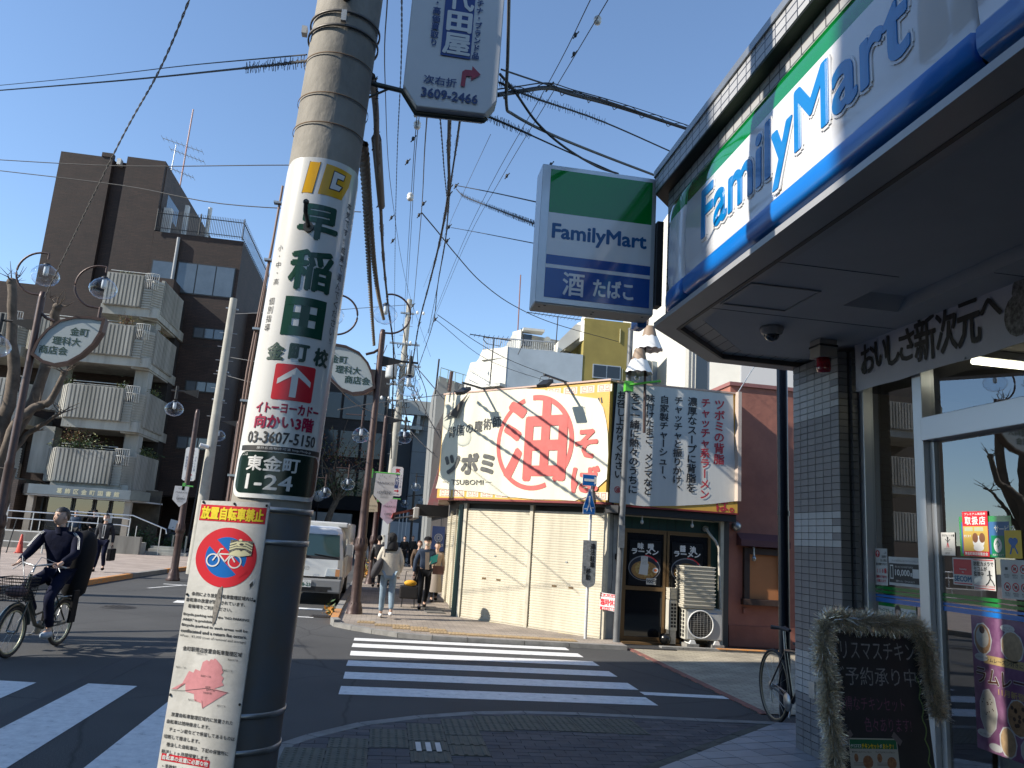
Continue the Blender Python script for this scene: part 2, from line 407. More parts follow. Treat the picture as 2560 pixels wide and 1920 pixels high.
mb = MB()
mb.poly([(3.40, 9.80, .004), (4.50, 9.74, .004), (4.50, 9.93, .004), (3.40, 10.0, .004)])
struct('stop_line', mb, road_paint)
mb = MB()
mb.poly([(-4.35, 18.1, .004), (-1.2, 18.05, .004), (-1.2, 18.35, .004), (-4.38, 18.6, .004)])
mb.poly([(-5.8, 21.3, .004), (-5.72, 21.3, .004), (-5.2, 22.9, .004), (-5.28, 22.9, .004)])
mb.poly([(-5.8, 22.8, .0045), (-5.1, 22.7, .0045), (-5.1, 22.82, .0045), (-5.8, 22.92, .0045)])
mb.poly([(-2.2, 16.5, .004), (-1.25, 16.5, .004), (-1.25, 16.62, .004), (-2.2, 16.62, .004)])
mb.poly([(-3.75, 23, .004), (-3.62, 23, .004), (-3.62, 70, .004), (-3.75, 70, .004)])
struct('lane_marking', mb, road_paint)
mb = MB(); mb.poly([(-3.2, 4, .002), (-2.9, 4, .002), (-2.75, 14, .002), (-2.9, 40, .002), (-3.15, 40, .002), (-3.05, 14, .002)])
struct('asphalt_seam', mb, mat('bitumen_seam', (0.03, 0.03, 0.032), 0.6, noise=.3, nscale=30))
m_paver = mat('dark_paver', (0.105, 0.10, 0.108), 0.8, noise=0.35, nscale=3.0, bump=0.5, bscale=120)
m_paver2 = mat('dark_paver_worn', (0.135, 0.125, 0.13), 0.8, noise=0.3, nscale=4.0, bump=0.5, bscale=120)
m_paver3 = mat('dark_paver_cool', (0.082, 0.085, 0.098), 0.8, noise=0.3, nscale=4.0, bump=0.5, bscale=120)
m_joint = mat('joint_mortar', (0.035, 0.034, 0.034), 0.95)
m_tact = mat('worn_tactile_tile', (0.125, 0.125, 0.095), 0.75, noise=0.35, nscale=6, bump=0.3, bscale=80)
KO = [(-0.95, -12), (-0.95, 2.0), (-0.90, 4.6), (-0.79, 6.2), (-0.684, 6.93), (-0.5, 7.226), (-0.077, 7.711), (0.471, 8.063), (1.059, 8.322), (1.60, 8.42), (2.188, 8.44), (2.778, 8.40), (3.461, 8.345), (4.40, 8.30)]
def offset_line(pts, d):
 out = []
 for i, p in enumerate(pts):
  a = Vector(pts[max(i - 1, 0)]); b = Vector(pts[min(i + 1, len(pts) - 1)]); t = (b - a).normalized(); n = Vector((t.y, -t.x)); out.append((p[0] + n.x * d, p[1] + n.y * d))
 return out
KI = offset_line(KO, 0.13)
near = thing('near_pavement', None, None, kind='structure')
mb = MB(); base = KI + [(40, 8.15), (40, -12)]; mb.slab(base[::-1], 0.001, 0.040); obj('mortar_bed', mb, m_joint, near)
for i in range(len(KO) - 1):
 a, b, c, d = KO[i], KO[i + 1], KI[i + 1], KI[i]
 nseg = max(1, int(round((Vector(a) - Vector(b)).length / 0.62))) if i < 3 else 1
 for k in range(nseg):
  t0, t1 = k / nseg, (k + 1) / nseg; g = 0.004 / max(.3, (Vector(a) - Vector(b)).length)
  l = lambda p, q, t: (p[0] + (q[0] - p[0]) * t, p[1] + (q[1] - p[1]) * t)
  mb = MB(); mb.slab([l(d, c, t0 + g), l(d, c, t1 - g), l(a, b, t1 - g), l(a, b, t0 + g)], 0.0015, 0.056)
  obj('kerb_stone', mb, m_kerb, near, bevel=0.006)
TW = 0.333
tact = []
def T(cx, y, kind): tact.append((0.036 + TW * cx, y, kind))
for c, ys in ((-1, (6.83,)), (-2, (6.20,)), (-1, (6.20,)), (0, (6.87,)), (1, (7.12,)), (2, (7.34,)), (3, (7.52,)), (4, (7.60,)), (5, (7.60,)), (6, (7.58,)), (7, (7.56,))):
 for y in ys: T(c, y, 'd'); T(c, y + .305, 'd')
T(-1, 6.52, 'd'); T(-2, 6.50, 'd')
tact = [t for t in tact if not (abs(t[0] - (0.036 - TW)) < .01 and t[1] > 7.0)]
T(1, 6.80, 'l'); T(1, 6.48, 'l'); T(2, 7.01, 'l'); T(2, 6.69, 'l')
def tile_mesh(kind):
 mb = MB(); mb.box(0.003, TW - .003, .003, .302, 0.0, .008)
 if kind == 'd':
  for i in range(5):
   for j in range(5): mb.lathe([(0.017, .008), (0.011, .013), (0.0005, .0135)], (.035 + i * .066, .03 + j * .061, 0), 7)
 else:
  for i in range(4):
   x = .045 + i * .081; mb.ext([(x - .02, .012, .008), (x + .02, .012, .008), (x + .012, .012, .014), (x - .012, .012, .014)], (0, .28, 0))
 return mb
tm = {}
for k in 'dl':
 mbt = tile_mesh(k); me = mbt.mesh('tactile_tile', [m_tact]); fix_normals(me); tm[k] = me
for x, y, k in tact:
 o = bpy.data.objects.new('tactile_tile', tm[k]); COL.objects.link(o); o.parent = near; o.location = (x, y, .049)
mb = MB()
for i in range(3): mb.box(0.425 + i * .083, 0.468 + i * .083, 6.76, 7.03, .0632, .066)
obj('white_marker_strip', mb, m_white_dirty, near)
DR0, DR1 = (2.1, 6.37), (4.15, 8.22)          # drain channel between the pavers and the shop forecourt
lines = [(KI[i + 1], KI[i]) for i in range(3, len(KI) - 1)] + [(DR1, DR0)] 
dn = Vector((DR1[1] - DR0[1], DR0[0] - DR1[0])).normalized()
pav = []
PW, PH = 0.222, 0.102
for j in range(0, 42):
 y = 4.4 + j * PH; sh = (j % 2) * PW / 2 + .036 - TW * 3
 for i in range(0, 26):
  x = sh + i * PW
  q = [(x + .0025, y + .0025), (x + PW - .0025, y + .0025), (x + PW - .0025, y + PH - .0025), (x + .0025, y + PH - .0025)]
  q = clip(q, [((a[0], a[1]), (b[0], b[1])) for a, b in lines[:-1]])
  if not q: continue
  q = clip(q, [(DR0, DR1)])
  if not q or area(q) < 0.0012: continue
  cx = sum(p[0] for p in q) / len(q); cy = sum(p[1] for p in q) / len(q)
  if any(all(tx <= u <= tx + TW and ty <= v <= ty + .305 for u, v in q) for tx, ty, _ in tact): continue
  pav.append((q, cx, cy))
vis = sorted([p for p in pav if p[2] > 6.3], key=lambda p: p[1] ** 2 + p[2] ** 2)[:290]
visid = set(id(p) for p in vis)
rest = MB()
for p in pav:
 q = p[0]; h = 0.0525 + ru(-.0015, .0015); k = random.choice((0, 0, 0, 1, 2))
 if id(p) in visid:
  mb = MB(); mb.slab(q if area(q) else q, .0405, h); obj('paver', mb, (m_paver, m_paver2, m_paver3)[k], near)
 else: rest.m = k; rest.slab(q, .0405, h)
obj('outer_pavers', rest, [m_paver, m_paver2, m_paver3], near, kind='stuff')
mb = MB()
for k, (t0, t1) in enumerate(((-.6, .18), (.185, .40), (.405, .56), (.565, .72), (.725, .86), (.865, 1.0))):
 a = Vector(DR0).lerp(Vector(DR1), t0); b = Vector(DR0).lerp(Vector(DR1), t1); w = 0.14
 mb = MB(); mb.slab([(a.x, a.y), (a.x + dn.x * w, a.y + dn.y * w), (b.x + dn.x * w, b.y + dn.y * w), (b.x, b.y)], .0405, .052 - .002 * (k % 2))
 obj('drain_cover', mb, mat('drain_concrete', (0.11, 0.115, 0.095), 0.85, noise=.5, nscale=9, bump=.5, bscale=70), near)
m_ft = [mat('pale_floor_tile_%s' % n, c, 0.42, noise=0.18, nscale=5, bump=.15, bscale=50) for n, c in (('a', (.40, .42, .45)), ('b', (.35, .37, .40)), ('c', (.44, .45, .47)))]
fore = thing('shop_forecourt', None, None, kind='structure')
e0 = Vector(DR0) + dn * .155; e1 = Vector(DR1) + dn * .155; e00 = e0 - (e1 - e0) * 1.1
mb = MB(); mb.slab([(e00.x, e00.y), (30, e00.y), (30, 8.16), (e1.x + .25, 8.16), (e1.x, e1.y)], .0407, .071); obj('forecourt_bed', mb, m_joint, fore)
fl = [((e00.x, e00.y), (e1.x, e1.y))]
ca, sa = math.cos(R(14)), math.sin(R(14)); c3 = [(e1.x, e1.y), (e0.x, e0.y)]
cnt = 0; ftl = []
for i in range(-14, 22):
 for j in range(-10, 20):
  q = []
  for u, v in ((0, 0), (1, 0), (1, 1), (0, 1)):
   uu = (i + (u if not u else .965)) * .30; vv = (j + (v if not v else .95)) * .20
   q.append((3.0 + uu * ca - vv * sa * .95, 6.3 + uu * sa + vv * ca))
  q = clip(q, [((e1.x, e1.y), (e00.x, e00.y)), ((8, 8.15), (2, 8.15)), ((2, 4.2), (8, 4.2)), ((6.5, 4), (6.5, 9))])
  if q and area(q) > .002: ftl.append(q)
ftl.sort(key=lambda q: (q[0][0] ** 2 + q[0][1] ** 2)); rest = MB()
for q in ftl:
 k = random.randrange(3)
 if q[0][1] > 5.6 and q[0][0] < 4.4 and cnt < 260: cnt += 1; mb = MB(); mb.slab(q, .0712, .080 + ru(-.001, .001)); obj('floor_tile', mb, m_ft[k], fore)
 else: rest.m = k; rest.slab(q, .0712, .080)
if rest.v: obj('inner_floor_tiles', rest, m_ft, fore, kind='stuff')
m_fp = brick_mat('beige_block_paving', (.33, .28, .23), (.26, .22, .185), (.12, .10, .085), .20, .10, .004, flat=True, bump=.5, spread=.6)
m_fp2 = brick_mat('cream_block_paving', (.42, .37, .27), (.33, .29, .22), (.18, .15, .11), .20, .10, .006, flat=True, bump=.5, spread=.7)
m_tact2 = mat('ochre_tactile_tile', (.45, .32, .17), .75, noise=.3, nscale=5)
m_orange = mat('orange_kerb_paint', (.75, .28, .03), .6, noise=.45, nscale=14, col2=(.33, .27, .2))
FK = [(-0.90, 75), (-0.90, 30), (-0.88, 17.3), (-0.86, 15.6), (-0.768, 15.22), (-0.434, 14.82), (-0.064, 14.46), (0.39, 14.12), (0.98, 13.93), (1.6, 13.90), (2.6, 13.88), (3.4, 13.86), (4.45, 13.80)]
FI = offset_line(FK, -0.14)
far = thing('far_corner_pavement', None, None, kind='structure')
mb = MB(); mb.slab([(x, y) for x, y in FI] + [(4.6, 16), (4.6, 75)], .001, .075); obj('block_paving', mb, m_fp, far)
for i in range(len(FK) - 1):
 a, b, c, d = FK[i], FK[i + 1], FI[i + 1], FI[i]
 nseg = max(1, int(round((Vector(a) - Vector(b)).length / (0.75 if i < 9 else 1.0))))
 if i == 0: nseg = 8
 for k in range(nseg):
  t0, t1 = k / nseg, (k + 1) / nseg; g = .006 / (Vector(a) - Vector(b)).length
  l = lambda p, q, t: (p[0] + (q[0] - p[0]) * t, p[1] + (q[1] - p[1]) * t)
  z = .08 if a[1] < 15.5 else .13
  mb = MB(); mb.slab([l(a, b, t0 + g), l(a, b, t1 - g), l(d, c, t1 - g), l(d, c, t0 + g)], .0015, z)
  o_ = l(a, b, t0)[1]; obj('kerb_stone', mb, m_orange if 15.9 < o_ < 17.6 or 29 < o_ < 31.5 else m_kerb, far)
for i, (x, y) in enumerate([(-.35, 15.35), (-.02, 15.02), (.31, 14.70), (.64, 14.50), (.97, 14.32), (1.3, 14.25), (1.63, 14.2), (1.96, 14.18), (2.29, 14.15), (2.62, 14.13), (2.95, 14.10), (3.28, 14.08), (.64, 14.82), (.31, 15.02), (.97, 14.64)]):
 mb = MB(); mb.box(x, x + .325, y, y + .30, .0755, .086)
 for q in range(5): mb.box(x + .02 + q * .062, x + .055 + q * .062, y + .02, y + .28, .0865, .093)
 obj('tactile_tile', mb, m_tact2, far)
mb = MB(); mb.slab([(4.62, 8.9), (40, 8.9), (40, 14.75), (4.62, 14.75)], .0012, .012); struct('side_street_paving', mb, m_fp2)
mb = MB(); mb.slab([(4.50, 8.9), (4.615, 8.9), (4.615, 14.75), (4.50, 14.2)], .0012, .013); struct('red_border_strip', mb, brick_mat('red_border_brick', (.30, .12, .09), (.22, .09, .07), (.1, .07, .06), .10, .2, .005, flat=True))
mb = MB()
for i in range(12): mb.box(5.2 + .42 * i, 5.19 + .42 * (i + 1), 14.12, 14.27, .0125, .06)
o = struct('low_kerb', mb, [m_kerb])
mb = MB()
for i in range(4): mb.box(6.3 + .42 * i, 6.29 + .42 * (i + 1), 14.11, 14.275, .055, .064)
struct('painted_kerb_top', mb, m_orange)
t = thing('street_drain', 'rusty kerbside drain grate beside the orange painted kerb', 'drain grate', (-1.07, 16.8, 0))
mb = MB(); mb.box(-1.33, -.91, 16.6, 17.0, .004, .014); obj('grate_frame', mb, mat('cast_iron', (.09, .075, .06), .7, .4, noise=.4, nscale=20), t)
for i in range(7): mb = MB(); mb.box(-1.30 + i * .056, -1.275 + i * .056, 16.63, 16.97, .0145, .02); obj('bar', mb, m_dark, t)
mb = MB(); mb.lathe([(0.0005, .014), (.29, .014), (.31, .008), (.33, .003)], (-5.0, 16.65, 0), 28)
for i in range(6):
 for j in range(6):
  x, y = -.22 + i * .088, -.22 + j * .088
  if x * x + y * y < .06: mb.box(-5 + x - .018, -5 + x + .018, 16.65 + y - .03, 16.65 + y + .03, .0142, .019)
tag(obj('manhole_cover', mb, mat('manhole_iron', (.075, .07, .065), .6, .5, noise=.4, nscale=20)), 'round cast iron manhole cover in the road behind the cyclist', 'manhole cover')
LK = [(-16, 13.0), (-9.6, 15.2), (-7.9, 18.36), (-7.56, 19.4), (-7.15, 20.85), (-7.05, 24.36), (-6.87, 27.3), (-6.65, 29.0), (-6.35, 33), (-6.15, 44), (-6.1, 80)]
LI = offset_line(LK, -0.16)
lp = thing('left_pavement', None, None, kind='structure')
mb = MB(); mb.slab([(p[0], p[1]) for p in LI][::-1] + [(-60, 13.0), (-60, 80)], .001, .118); obj('block_paving', mb, brick_mat('pinkish_block_paving', (.40, .33, .28), (.33, .27, .23), (.17, .13, .11), .20, .10, .004, flat=True, spread=.5), lp)
for i in range(len(LK) - 1):
 a, b, c, d = LK[i], LK[i + 1], LI[i + 1], LI[i]
 L_ = (Vector(a) - Vector(b)).length; nseg = max(1, int(round(L_ / 0.9))) if i < 9 else 8
 for k in range(nseg):
  t0, t1 = k / nseg, (k + 1) / nseg; g = .006 / L_
  l = lambda p, q, t: (p[0] + (q[0] - p[0]) * t, p[1] + (q[1] - p[1]) * t)
  mb = MB(); mb.slab([l(d, c, t0 + g), l(d, c, t1 - g), l(a, b, t1 - g), l(a, b, t0 + g)][::-1], .0015, .128)
  yy = l(a, b, t0)[1]; obj('kerb_stone', mb, m_orange if yy > 15 and (int(yy / 2.2) % 3 != 2) else m_kerb, lp)
# CONVENIENCE STORE (right)
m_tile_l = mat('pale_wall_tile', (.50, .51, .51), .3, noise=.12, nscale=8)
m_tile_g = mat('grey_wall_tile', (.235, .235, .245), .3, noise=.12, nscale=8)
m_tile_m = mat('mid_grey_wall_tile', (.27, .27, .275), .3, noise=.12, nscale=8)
m_grout = mat('dark_grout', (.05, .052, .055), .9)
m_tilewall = brick_mat('tiled_wall', (.42, .42, .42), (.36, .36, .365), (.05, .05, .055), .135, .066, .006, rough=.35, bump=.3, spread=.2, offset=0)
m_soffit = mat('soffit_board', (.56, .57, .58), .7, noise=.08, nscale=2)
m_trim = mat('satin_trim', (.46, .46, .46), .4, .3, noise=.12, nscale=2)
m_fm_white = mat('sign_acrylic_white', (.80, .80, .81), .12, clear=.6, noise=.04, nscale=2)
m_fm_green = mat('sign_acrylic_green', (0.0, .22, .035), .12, clear=.7)
m_fm_blue = mat('sign_acrylic_blue', (0.0, .17, .60), .3, clear=.35)
m_letter = mat('sign_letter_blue', (0.0, .20, .55), .2, clear=.5)
m_shopglass = glass_mat('shop_glass', (.92, .95, 1.0), 0.0, .20, (.80, .84, .84))
m_winglass = glass_mat('window_glass', (.9, .95, 1.0), 0.02, .12, (.35, .4, .42))
store = thing('convenience_store', 'convenience store with white, green and blue fascia and tiled corner column', 'shop', (5, 3, 0))
mb = MB(); mb.box(3.962, 4.118, 6.345, 7.138, .0805, 3.70); mb.box(4.12, 14, 7.0, 7.138, .0805, 3.7); obj('column_core', mb, m_grout, store)
NR = 57; TH = (3.695 - .082) / NR; TWD = .132; cnt = 0; rest = MB(); tmesh = {}
def wall_tile(w, h, m):
 k = (round(w, 3), m)
 if k not in tmesh:
  b = MB(); b.box(0, .012, 0, w, 0, h); me = b.mesh('wall_tile', [m]); fix_normals(me); tmesh[k] = me
 return tmesh[k]
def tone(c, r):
 lit = r in (4, 5, 6, 7, 8, 9, 24, 25, 26, 27, 28, 44, 45, 46, 47, 48, 49) and not (c == 0 and r % 2)  # rows of pale tile, part of the tile pattern
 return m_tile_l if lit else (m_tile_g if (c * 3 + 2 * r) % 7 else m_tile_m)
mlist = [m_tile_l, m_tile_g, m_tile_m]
for r in range(NR):
 for c in range(6):
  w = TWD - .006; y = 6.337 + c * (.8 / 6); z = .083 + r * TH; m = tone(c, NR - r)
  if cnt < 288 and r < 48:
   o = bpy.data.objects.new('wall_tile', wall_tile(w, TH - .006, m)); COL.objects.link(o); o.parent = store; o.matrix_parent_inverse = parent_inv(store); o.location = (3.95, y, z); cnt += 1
  else: rest.m = mlist.index(m); rest.box(3.95, 3.962, y, y + w, z, z + TH - .006)
 z = .083 + r * TH; rest.m = 1 if (NR - r) % 9 < 6 else 2
 rest.box(3.953, 4.04, 6.333, 6.345, z, z + TH - .006)
 rest.box(4.066, 4.118, 6.300, 6.345, z, z + TH - .006)
obj('upper_and_edge_tiles', rest, mlist, store, kind='stuff')
mb = MB()
mb.box(4.13, 4.23, 6.24, 6.34, .08, 3.74); mb.box(4.12, 4.24, 5.455, 5.565, .08, 3.74)
mb.box(4.15, 4.23, -6, 6.24, .08, .20); mb.box(4.15, 4.23, -6, 6.24, 3.66, 3.74)
for y in (3.3, 1.0, -1.3, -3.6): mb.box(4.13, 4.24, y, y + .1, .20, 3.66)
obj('window_frame', mb, m_alu, store, bevel=.004)
mb = MB(); mb.box(4.10, 4.25, -.9, 5.450, 2.77, 2.955); obj('transom', mb, mat('brushed_aluminium', (.62, .64, .68), .35, .5), store, bevel=.005)
mb = MB(); mb.box(4.17, 4.20, 5.40, 5.452, .2, 2.765); mb.box(4.17, 4.20, 4.10, 4.16, .2, 2.765); mb.box(4.17, 4.2, 4.16, 5.40, .2, .27); obj('door_frame', mb, m_alu, store)
mb = MB(); mb.quad((4.205, 6.24, .2), (4.205, 5.565, .2), (4.205, 5.565, 3.66), (4.205, 6.24, 3.66)); obj('window_pane', mb, m_shopglass, store, fix=False)
mb = MB(); mb.quad((4.192, 5.40, .27), (4.192, 4.16, .27), (4.192, 4.16, 2.765), (4.192, 5.40, 2.765)); obj('door_pane', mb, m_shopglass, store, fix=False)
mb = MB(); mb.quad((4.195, 4.10, .2), (4.195, -6, .2), (4.195, -6, 2.765), (4.195, 4.10, 2.765)); obj('window_pane', mb, m_shopglass, store, fix=False)
mb = MB(); mb.quad((4.205, 5.45, 2.96), (4.205, -6, 2.96), (4.205, -6, 3.66), (4.205, 5.45, 3.66)); obj('window_pane', mb, m_shopglass, store, fix=False)
for k, (z0, z1, m) in enumerate(((1.592, 1.618, m_fm_green), (1.560, 1.583, m_fm_green), (1.530, 1.549, m_fm_blue), (1.488, 1.522, m_fm_blue))):
 mb = MB()
 for y0, y1, x in ((6.24, 5.565, 4.203), (5.40, 4.16, 4.189), (4.10, 0, 4.193)): mb.quad((x, y0, z0), (x, y1, z0), (x, y1, z1), (x, y0, z1))
 obj('window_film_line', mb, m, store, fix=False)
mb = MB(); mb.box(4.25, 14, -6, 7.0, .0, .079); obj('shop_floor', mb, mat('shop_floor', (.30, .29, .27), .3), store)
mb = MB(); mb.box(4.25, 14, -6, 7.0, 3.45, 3.60); obj('shop_ceiling', mb, mat('shop_ceiling', (.22, .20, .18), .8), store)
mb = MB(); mb.box(13.8, 14, -6, 7.0, .08, 3.45); mb.box(4.25, 13.8, 6.85, 6.995, .08, 3.45); mb.box(4.25, 13.8, -6.2, -6, .08, 3.45); obj('shop_inner_wall', mb, mat('shop_wall', (.20, .17, .14), .8), store)
mb = MB(); mb.box(4.26, 14, -6, 7.12, 3.74, 4.9); obj('upper_wall', mb, m_tilewall, store)
CAN = [(2.36, -6), (2.36, 6.22), (3.15, 7.06), (4.3, 7.06)]
z = 3.74
mb = MB()
mb.poly([(2.34, 5.26, z), (2.34, 6.22, z), (3.14, 7.08, z), (4.26, 7.08, z), (4.26, 5.26, z)])
mb.poly([(2.34, -6, z), (2.34, 5.26, z), (3.33, 5.26, z), (3.33, -6, z)]); mb.poly([(3.80, -6, z), (3.80, 5.26, z), (4.26, 5.26, z), (4.26, -6, z)])
mb.quad((3.33, -6, z + .10), (3.33, 5.16, z + .10), (3.80, 5.16, z + .10), (3.80, -6, z + .10))
mb.quad((3.33, -6, z), (3.33, 5.26, z), (3.33, 5.16, z + .1), (3.33, -6, z + .1)); mb.quad((3.80, -6, z), (3.80, 5.26, z), (3.80, 5.16, z + .1), (3.80, -6, z + .1))
mb.quad((3.33, 5.26, z), (3.80, 5.26, z), (3.80, 5.16, z + .1), (3.33, 5.16, z + .1))
obj('soffit', mb, m_soffit, store, fix=False)
mb = MB()
for p, q in (((2.37, 4.57), (3.32, 4.58)), ((2.37, 5.67), (4.1, 5.69)), ((2.37, 2.2), (3.32, 2.2)), ((3.82, 4.3), (4.2, 4.3))): mb.box(p[0], q[0], p[1] - .0025, p[1] + .0025, z - .003, z - .001)
obj('soffit_joint', mb, m_dark, store)
mb = MB()
for x0, x1, y0, y1 in ((2.45, 3.0, 5.0, 5.012), (2.45, 3.0, 5.518, 5.53), (2.45, 2.462, 5.012, 5.518), (2.988, 3.0, 5.012, 5.518)): mb.box(x0, x1, y0, y1, z - .012, z - .001)
obj('ceiling_hatch', mb, m_trim, store)
def band(pts, inner, z0, z1, mb):
 for i in range(len(pts) - 1):
  mb.slab([pts[i], inner[i], inner[i + 1], pts[i + 1]], z0, z1)
EO = [(2.15, -6), (2.15, 6.24), (3.07, 7.22), (4.30, 7.24)]; EI = [(2.355, -6), (2.355, 6.2), (3.14, 7.04), (4.30, 7.06)]
mb = MB(); band(EO, EI, 3.695, 3.738, mb); obj('canopy_edge_trim', mb, m_trim, store)
mb = MB(); band([(2.345, -6), (2.345, 6.205), (3.135, 7.05), (4.30, 7.07)], [(2.375, -6), (2.375, 6.19), (3.145, 7.02), (4.3, 7.04)], 3.69, 3.745, mb); obj('inner_trim_lip', mb, mat('bronze_lip', (.10, .09, .085), .45, .5), store)
mb = MB(); band([(2.24, -6), (2.24, 6.2), (3.12, 7.13), (14, 7.15)], [(2.5, -6), (2.5, 6.0), (3.3, 6.9), (14, 6.9)], 3.7385, 4.985, mb); obj('canopy_wall', mb, m_tilewall, store)
mb = MB(); mb.slab([(2.5, -6), (14, -6), (14, 6.9), (3.3, 6.9), (2.5, 6.0)][::1], 4.86, 4.93); obj('canopy_roof', mb, m_grout, store)
mb = MB(); band([(2.145, -6), (2.145, 6.27), (3.04, 7.24), (14, 7.26)], [(2.42, -6), (2.42, 6.1), (3.2, 6.95), (14, 6.95)], 4.955, 4.966, mb); obj('parapet_underside', mb, m_dark, store)
mb = MB(); band([(2.14, -6), (2.14, 6.275), (3.04, 7.245), (14, 7.265)], [(2.42, -6), (2.42, 6.1), (3.2, 6.95), (14, 6.95)], 4.9665, 5.13, mb); obj('parapet', mb, m_tilewall, store)
mb = MB(); band([(2.125, -6), (2.125, 6.285), (3.03, 7.26), (14, 7.28)], [(2.45, -6), (2.45, 6.1), (3.2, 6.9), (14, 6.9)], 5.1305, 5.19, mb); obj('parapet_cap', mb, mat('grey_metal_cap', (.33, .35, .37), .4, .6, noise=.3, nscale=2, streak=1), store)
PB = [(2.235, 3.765), (2.158, 3.768), (2.132, 3.782), (2.120, 3.808), (2.118, 3.85), (2.121, 3.898), (2.13, 3.912)]
PW_ = [(2.13, 3.912), (2.142, 3.925), (2.136, 4.0), (2.132, 4.2), (2.134, 4.40), (2.142, 4.535)]
PG = [(2.142, 4.535), (2.148, 4.60), (2.158, 4.66), (2.178, 4.72), (2.21, 4.775), (2.235, 4.80)]
def sweep(mb, prof, ys, shrink=None):
 vs = []
 for k, y in enumerate(ys):
  s = shrink[k] if shrink else 0
  for x, z_ in prof: vs.append((x + (2.236 - x) * s, y, z_))
 n = len(prof); fs = [(i * n + j, i * n + j + 1, (i + 1) * n + j + 1, (i + 1) * n + j) for i in range(len(ys) - 1) for j in range(n - 1)]
 mb.add(vs, fs, True)
for y0, y1 in ((-3.2, -.61), (-.60, 2.415), (2.43, 5.505)):
 ys = [y0, y0 + .012] + [y0 + (y1 - y0) * i / 6 for i in range(1, 6)] + [y1 - .012, y1]; sh = [.35, 0] + [0] * 5 + [0, .35]
 for nm, pf, m in (('fascia_blue_strip', PB, m_fm_blue), ('fascia_panel', PW_, m_fm_white), ('fascia_green_strip', PG, m_fm_green)):
  mb = MB(); sweep(mb, pf, ys, sh); obj(nm, mb, m, store, fix=False)
ys = [5.515, 5.527, 5.75, 5.88, 5.96, 6.01, 6.04, 6.05]; sh = [.35, 0, .02, .10, .26, .5, .8, 1]
for nm, pf, m in (('fascia_blue_strip', PB, m_fm_blue), ('fascia_panel', PW_, m_fm_white), ('fascia_green_strip', PG, m_fm_green)):
 mb = MB(); sweep(mb, pf, ys, sh); obj(nm, mb, m, store, fix=False)
mb = MB(); mb.box(2.2, 2.238, -3.2, 5.4, 3.75, 3.766); mb.box(2.185, 2.238, -3.2, 5.9, 3.7395, 3.749); obj('fascia_rail', mb, m_alu, store)
def big_letters(bold, depth, bev, x_off, m, name):
 c = bpy.data.curves.new('t', 'FONT'); c.body = 'FamilyMart'; c.resolution_u = 4; c.extrude = depth; c.bevel_depth = bev; c.bevel_resolution = 1; c.space_character = 1.02
 o = bpy.data.objects.new('t', c); me0 = o.to_mesh(); V = [v.co.copy() for v in me0.vertices]; Fc = [tuple(p.vertices) for p in me0.polygons]; o.to_mesh_clear(); bpy.data.objects.remove(o)
 x0 = min(v.x for v in V); x1 = max(v.x for v in V)
 MI = glyph('M')[2]; zs = (4.462 - 4.095) / (MI[3] - MI[2]); ys_ = (5.145 - 2.80) / (x1 - x0)
 mb = MB(); sh = [(0, 0)] + [(bold * math.cos(a * PI / 4), bold * math.sin(a * PI / 4)) for a in range(8)]
 for i, (dx, dz) in enumerate(sh):
  mb.add([(x_off - v.z - i * .0003, 5.145 - (v.x - x0) * ys_ + dx, 4.095 + (v.y - MI[2]) * zs + dz) for v in V], Fc, False)
 return obj(name, mb, m, store, fix=False)
big_letters(.030, .003, .002, 2.133, m_fm_white, 'letter_border')
big_letters(.012, .003, .002, 2.127, m_letter, 'fascia_lettering')
mb = MB(); mb.box(2.11, 2.22, 6.60, 6.80, 3.80, 3.98); obj('return_sign_end', mb, m_fm_blue, store, bevel=.03)
ps = thing('projecting_sign', 'square box sign in green, white and blue jutting out beside the store fascia', 'sign', (2.2, 6.4, 3.9))
mb = MB(); mb.box(1.10, 2.18, 6.352, 6.62, 3.845, 5.155); obj('sign_box', mb, mat('brushed_sign_frame', (.50, .53, .56), .35, .6, noise=.1, nscale=3), ps, bevel=.006)
mb = MB(); mb.box(1.105, 2.175, 6.36, 6.61, 3.835, 3.8445); obj('bottom_panel', mb, mat('beige_underside', (.55, .50, .42), .6), ps)
fr = frame((0, 6.348, 0), (1, 0, 0))
mb = MB(); rect(mb, fr, 1.178, 2.138, 4.694, 5.112, 0); obj('green_face', mb, m_fm_green, ps, fix=False)
mb = MB(); rect(mb, fr, 1.178, 2.138, 4.295, 4.6935, 0); rect(mb, fr, 1.178, 2.138, 4.173, 4.207, 0); obj('white_face', mb, m_fm_white, ps, fix=False)
mb = MB(); rect(mb, fr, 1.178, 2.138, 4.2075, 4.2945, 0); rect(mb, fr, 1.178, 2.138, 3.90, 4.1725, 0); obj('blue_face', mb, mat('deep_blue_face', (.0, .07, .33), .15, clear=.5), ps, fix=False)
mb = MB(); word(mb, 'FamilyMart', fr, 1.222, 2.092, 4.415, 4.59, .006); obj('lettering', mb, mat('letter_navy', (0.0, .09, .28), .3), ps, fix=False)
mb = MB(); word(mb, '酒', fr, 1.342, 1.532, 3.935, 4.145, .004); word(mb, 'たばこ', fr, 1.62, 1.985, 3.955, 4.115, .005); obj('lettering', mb, m_fm_white, ps, fix=False)
mb = MB()
for x, y, zz in ((1.16, 6.45, 3.834), (1.2, 6.40, 3.834), (1.65, 6.44, 3.834), (1.65, 6.50, 3.834), (2.1, 6.42, 3.834)): mb.lathe([(.0005, 0), (.012, 0), (.012, .002)], (x, y, zz - .001), 8)
obj('drain_hole', mb, m_dark, ps)
mb = MB(); mb.box(2.181, 2.239, 6.30, 6.42, 3.92, 4.72); obj('bracket', mb, m_dark, ps)
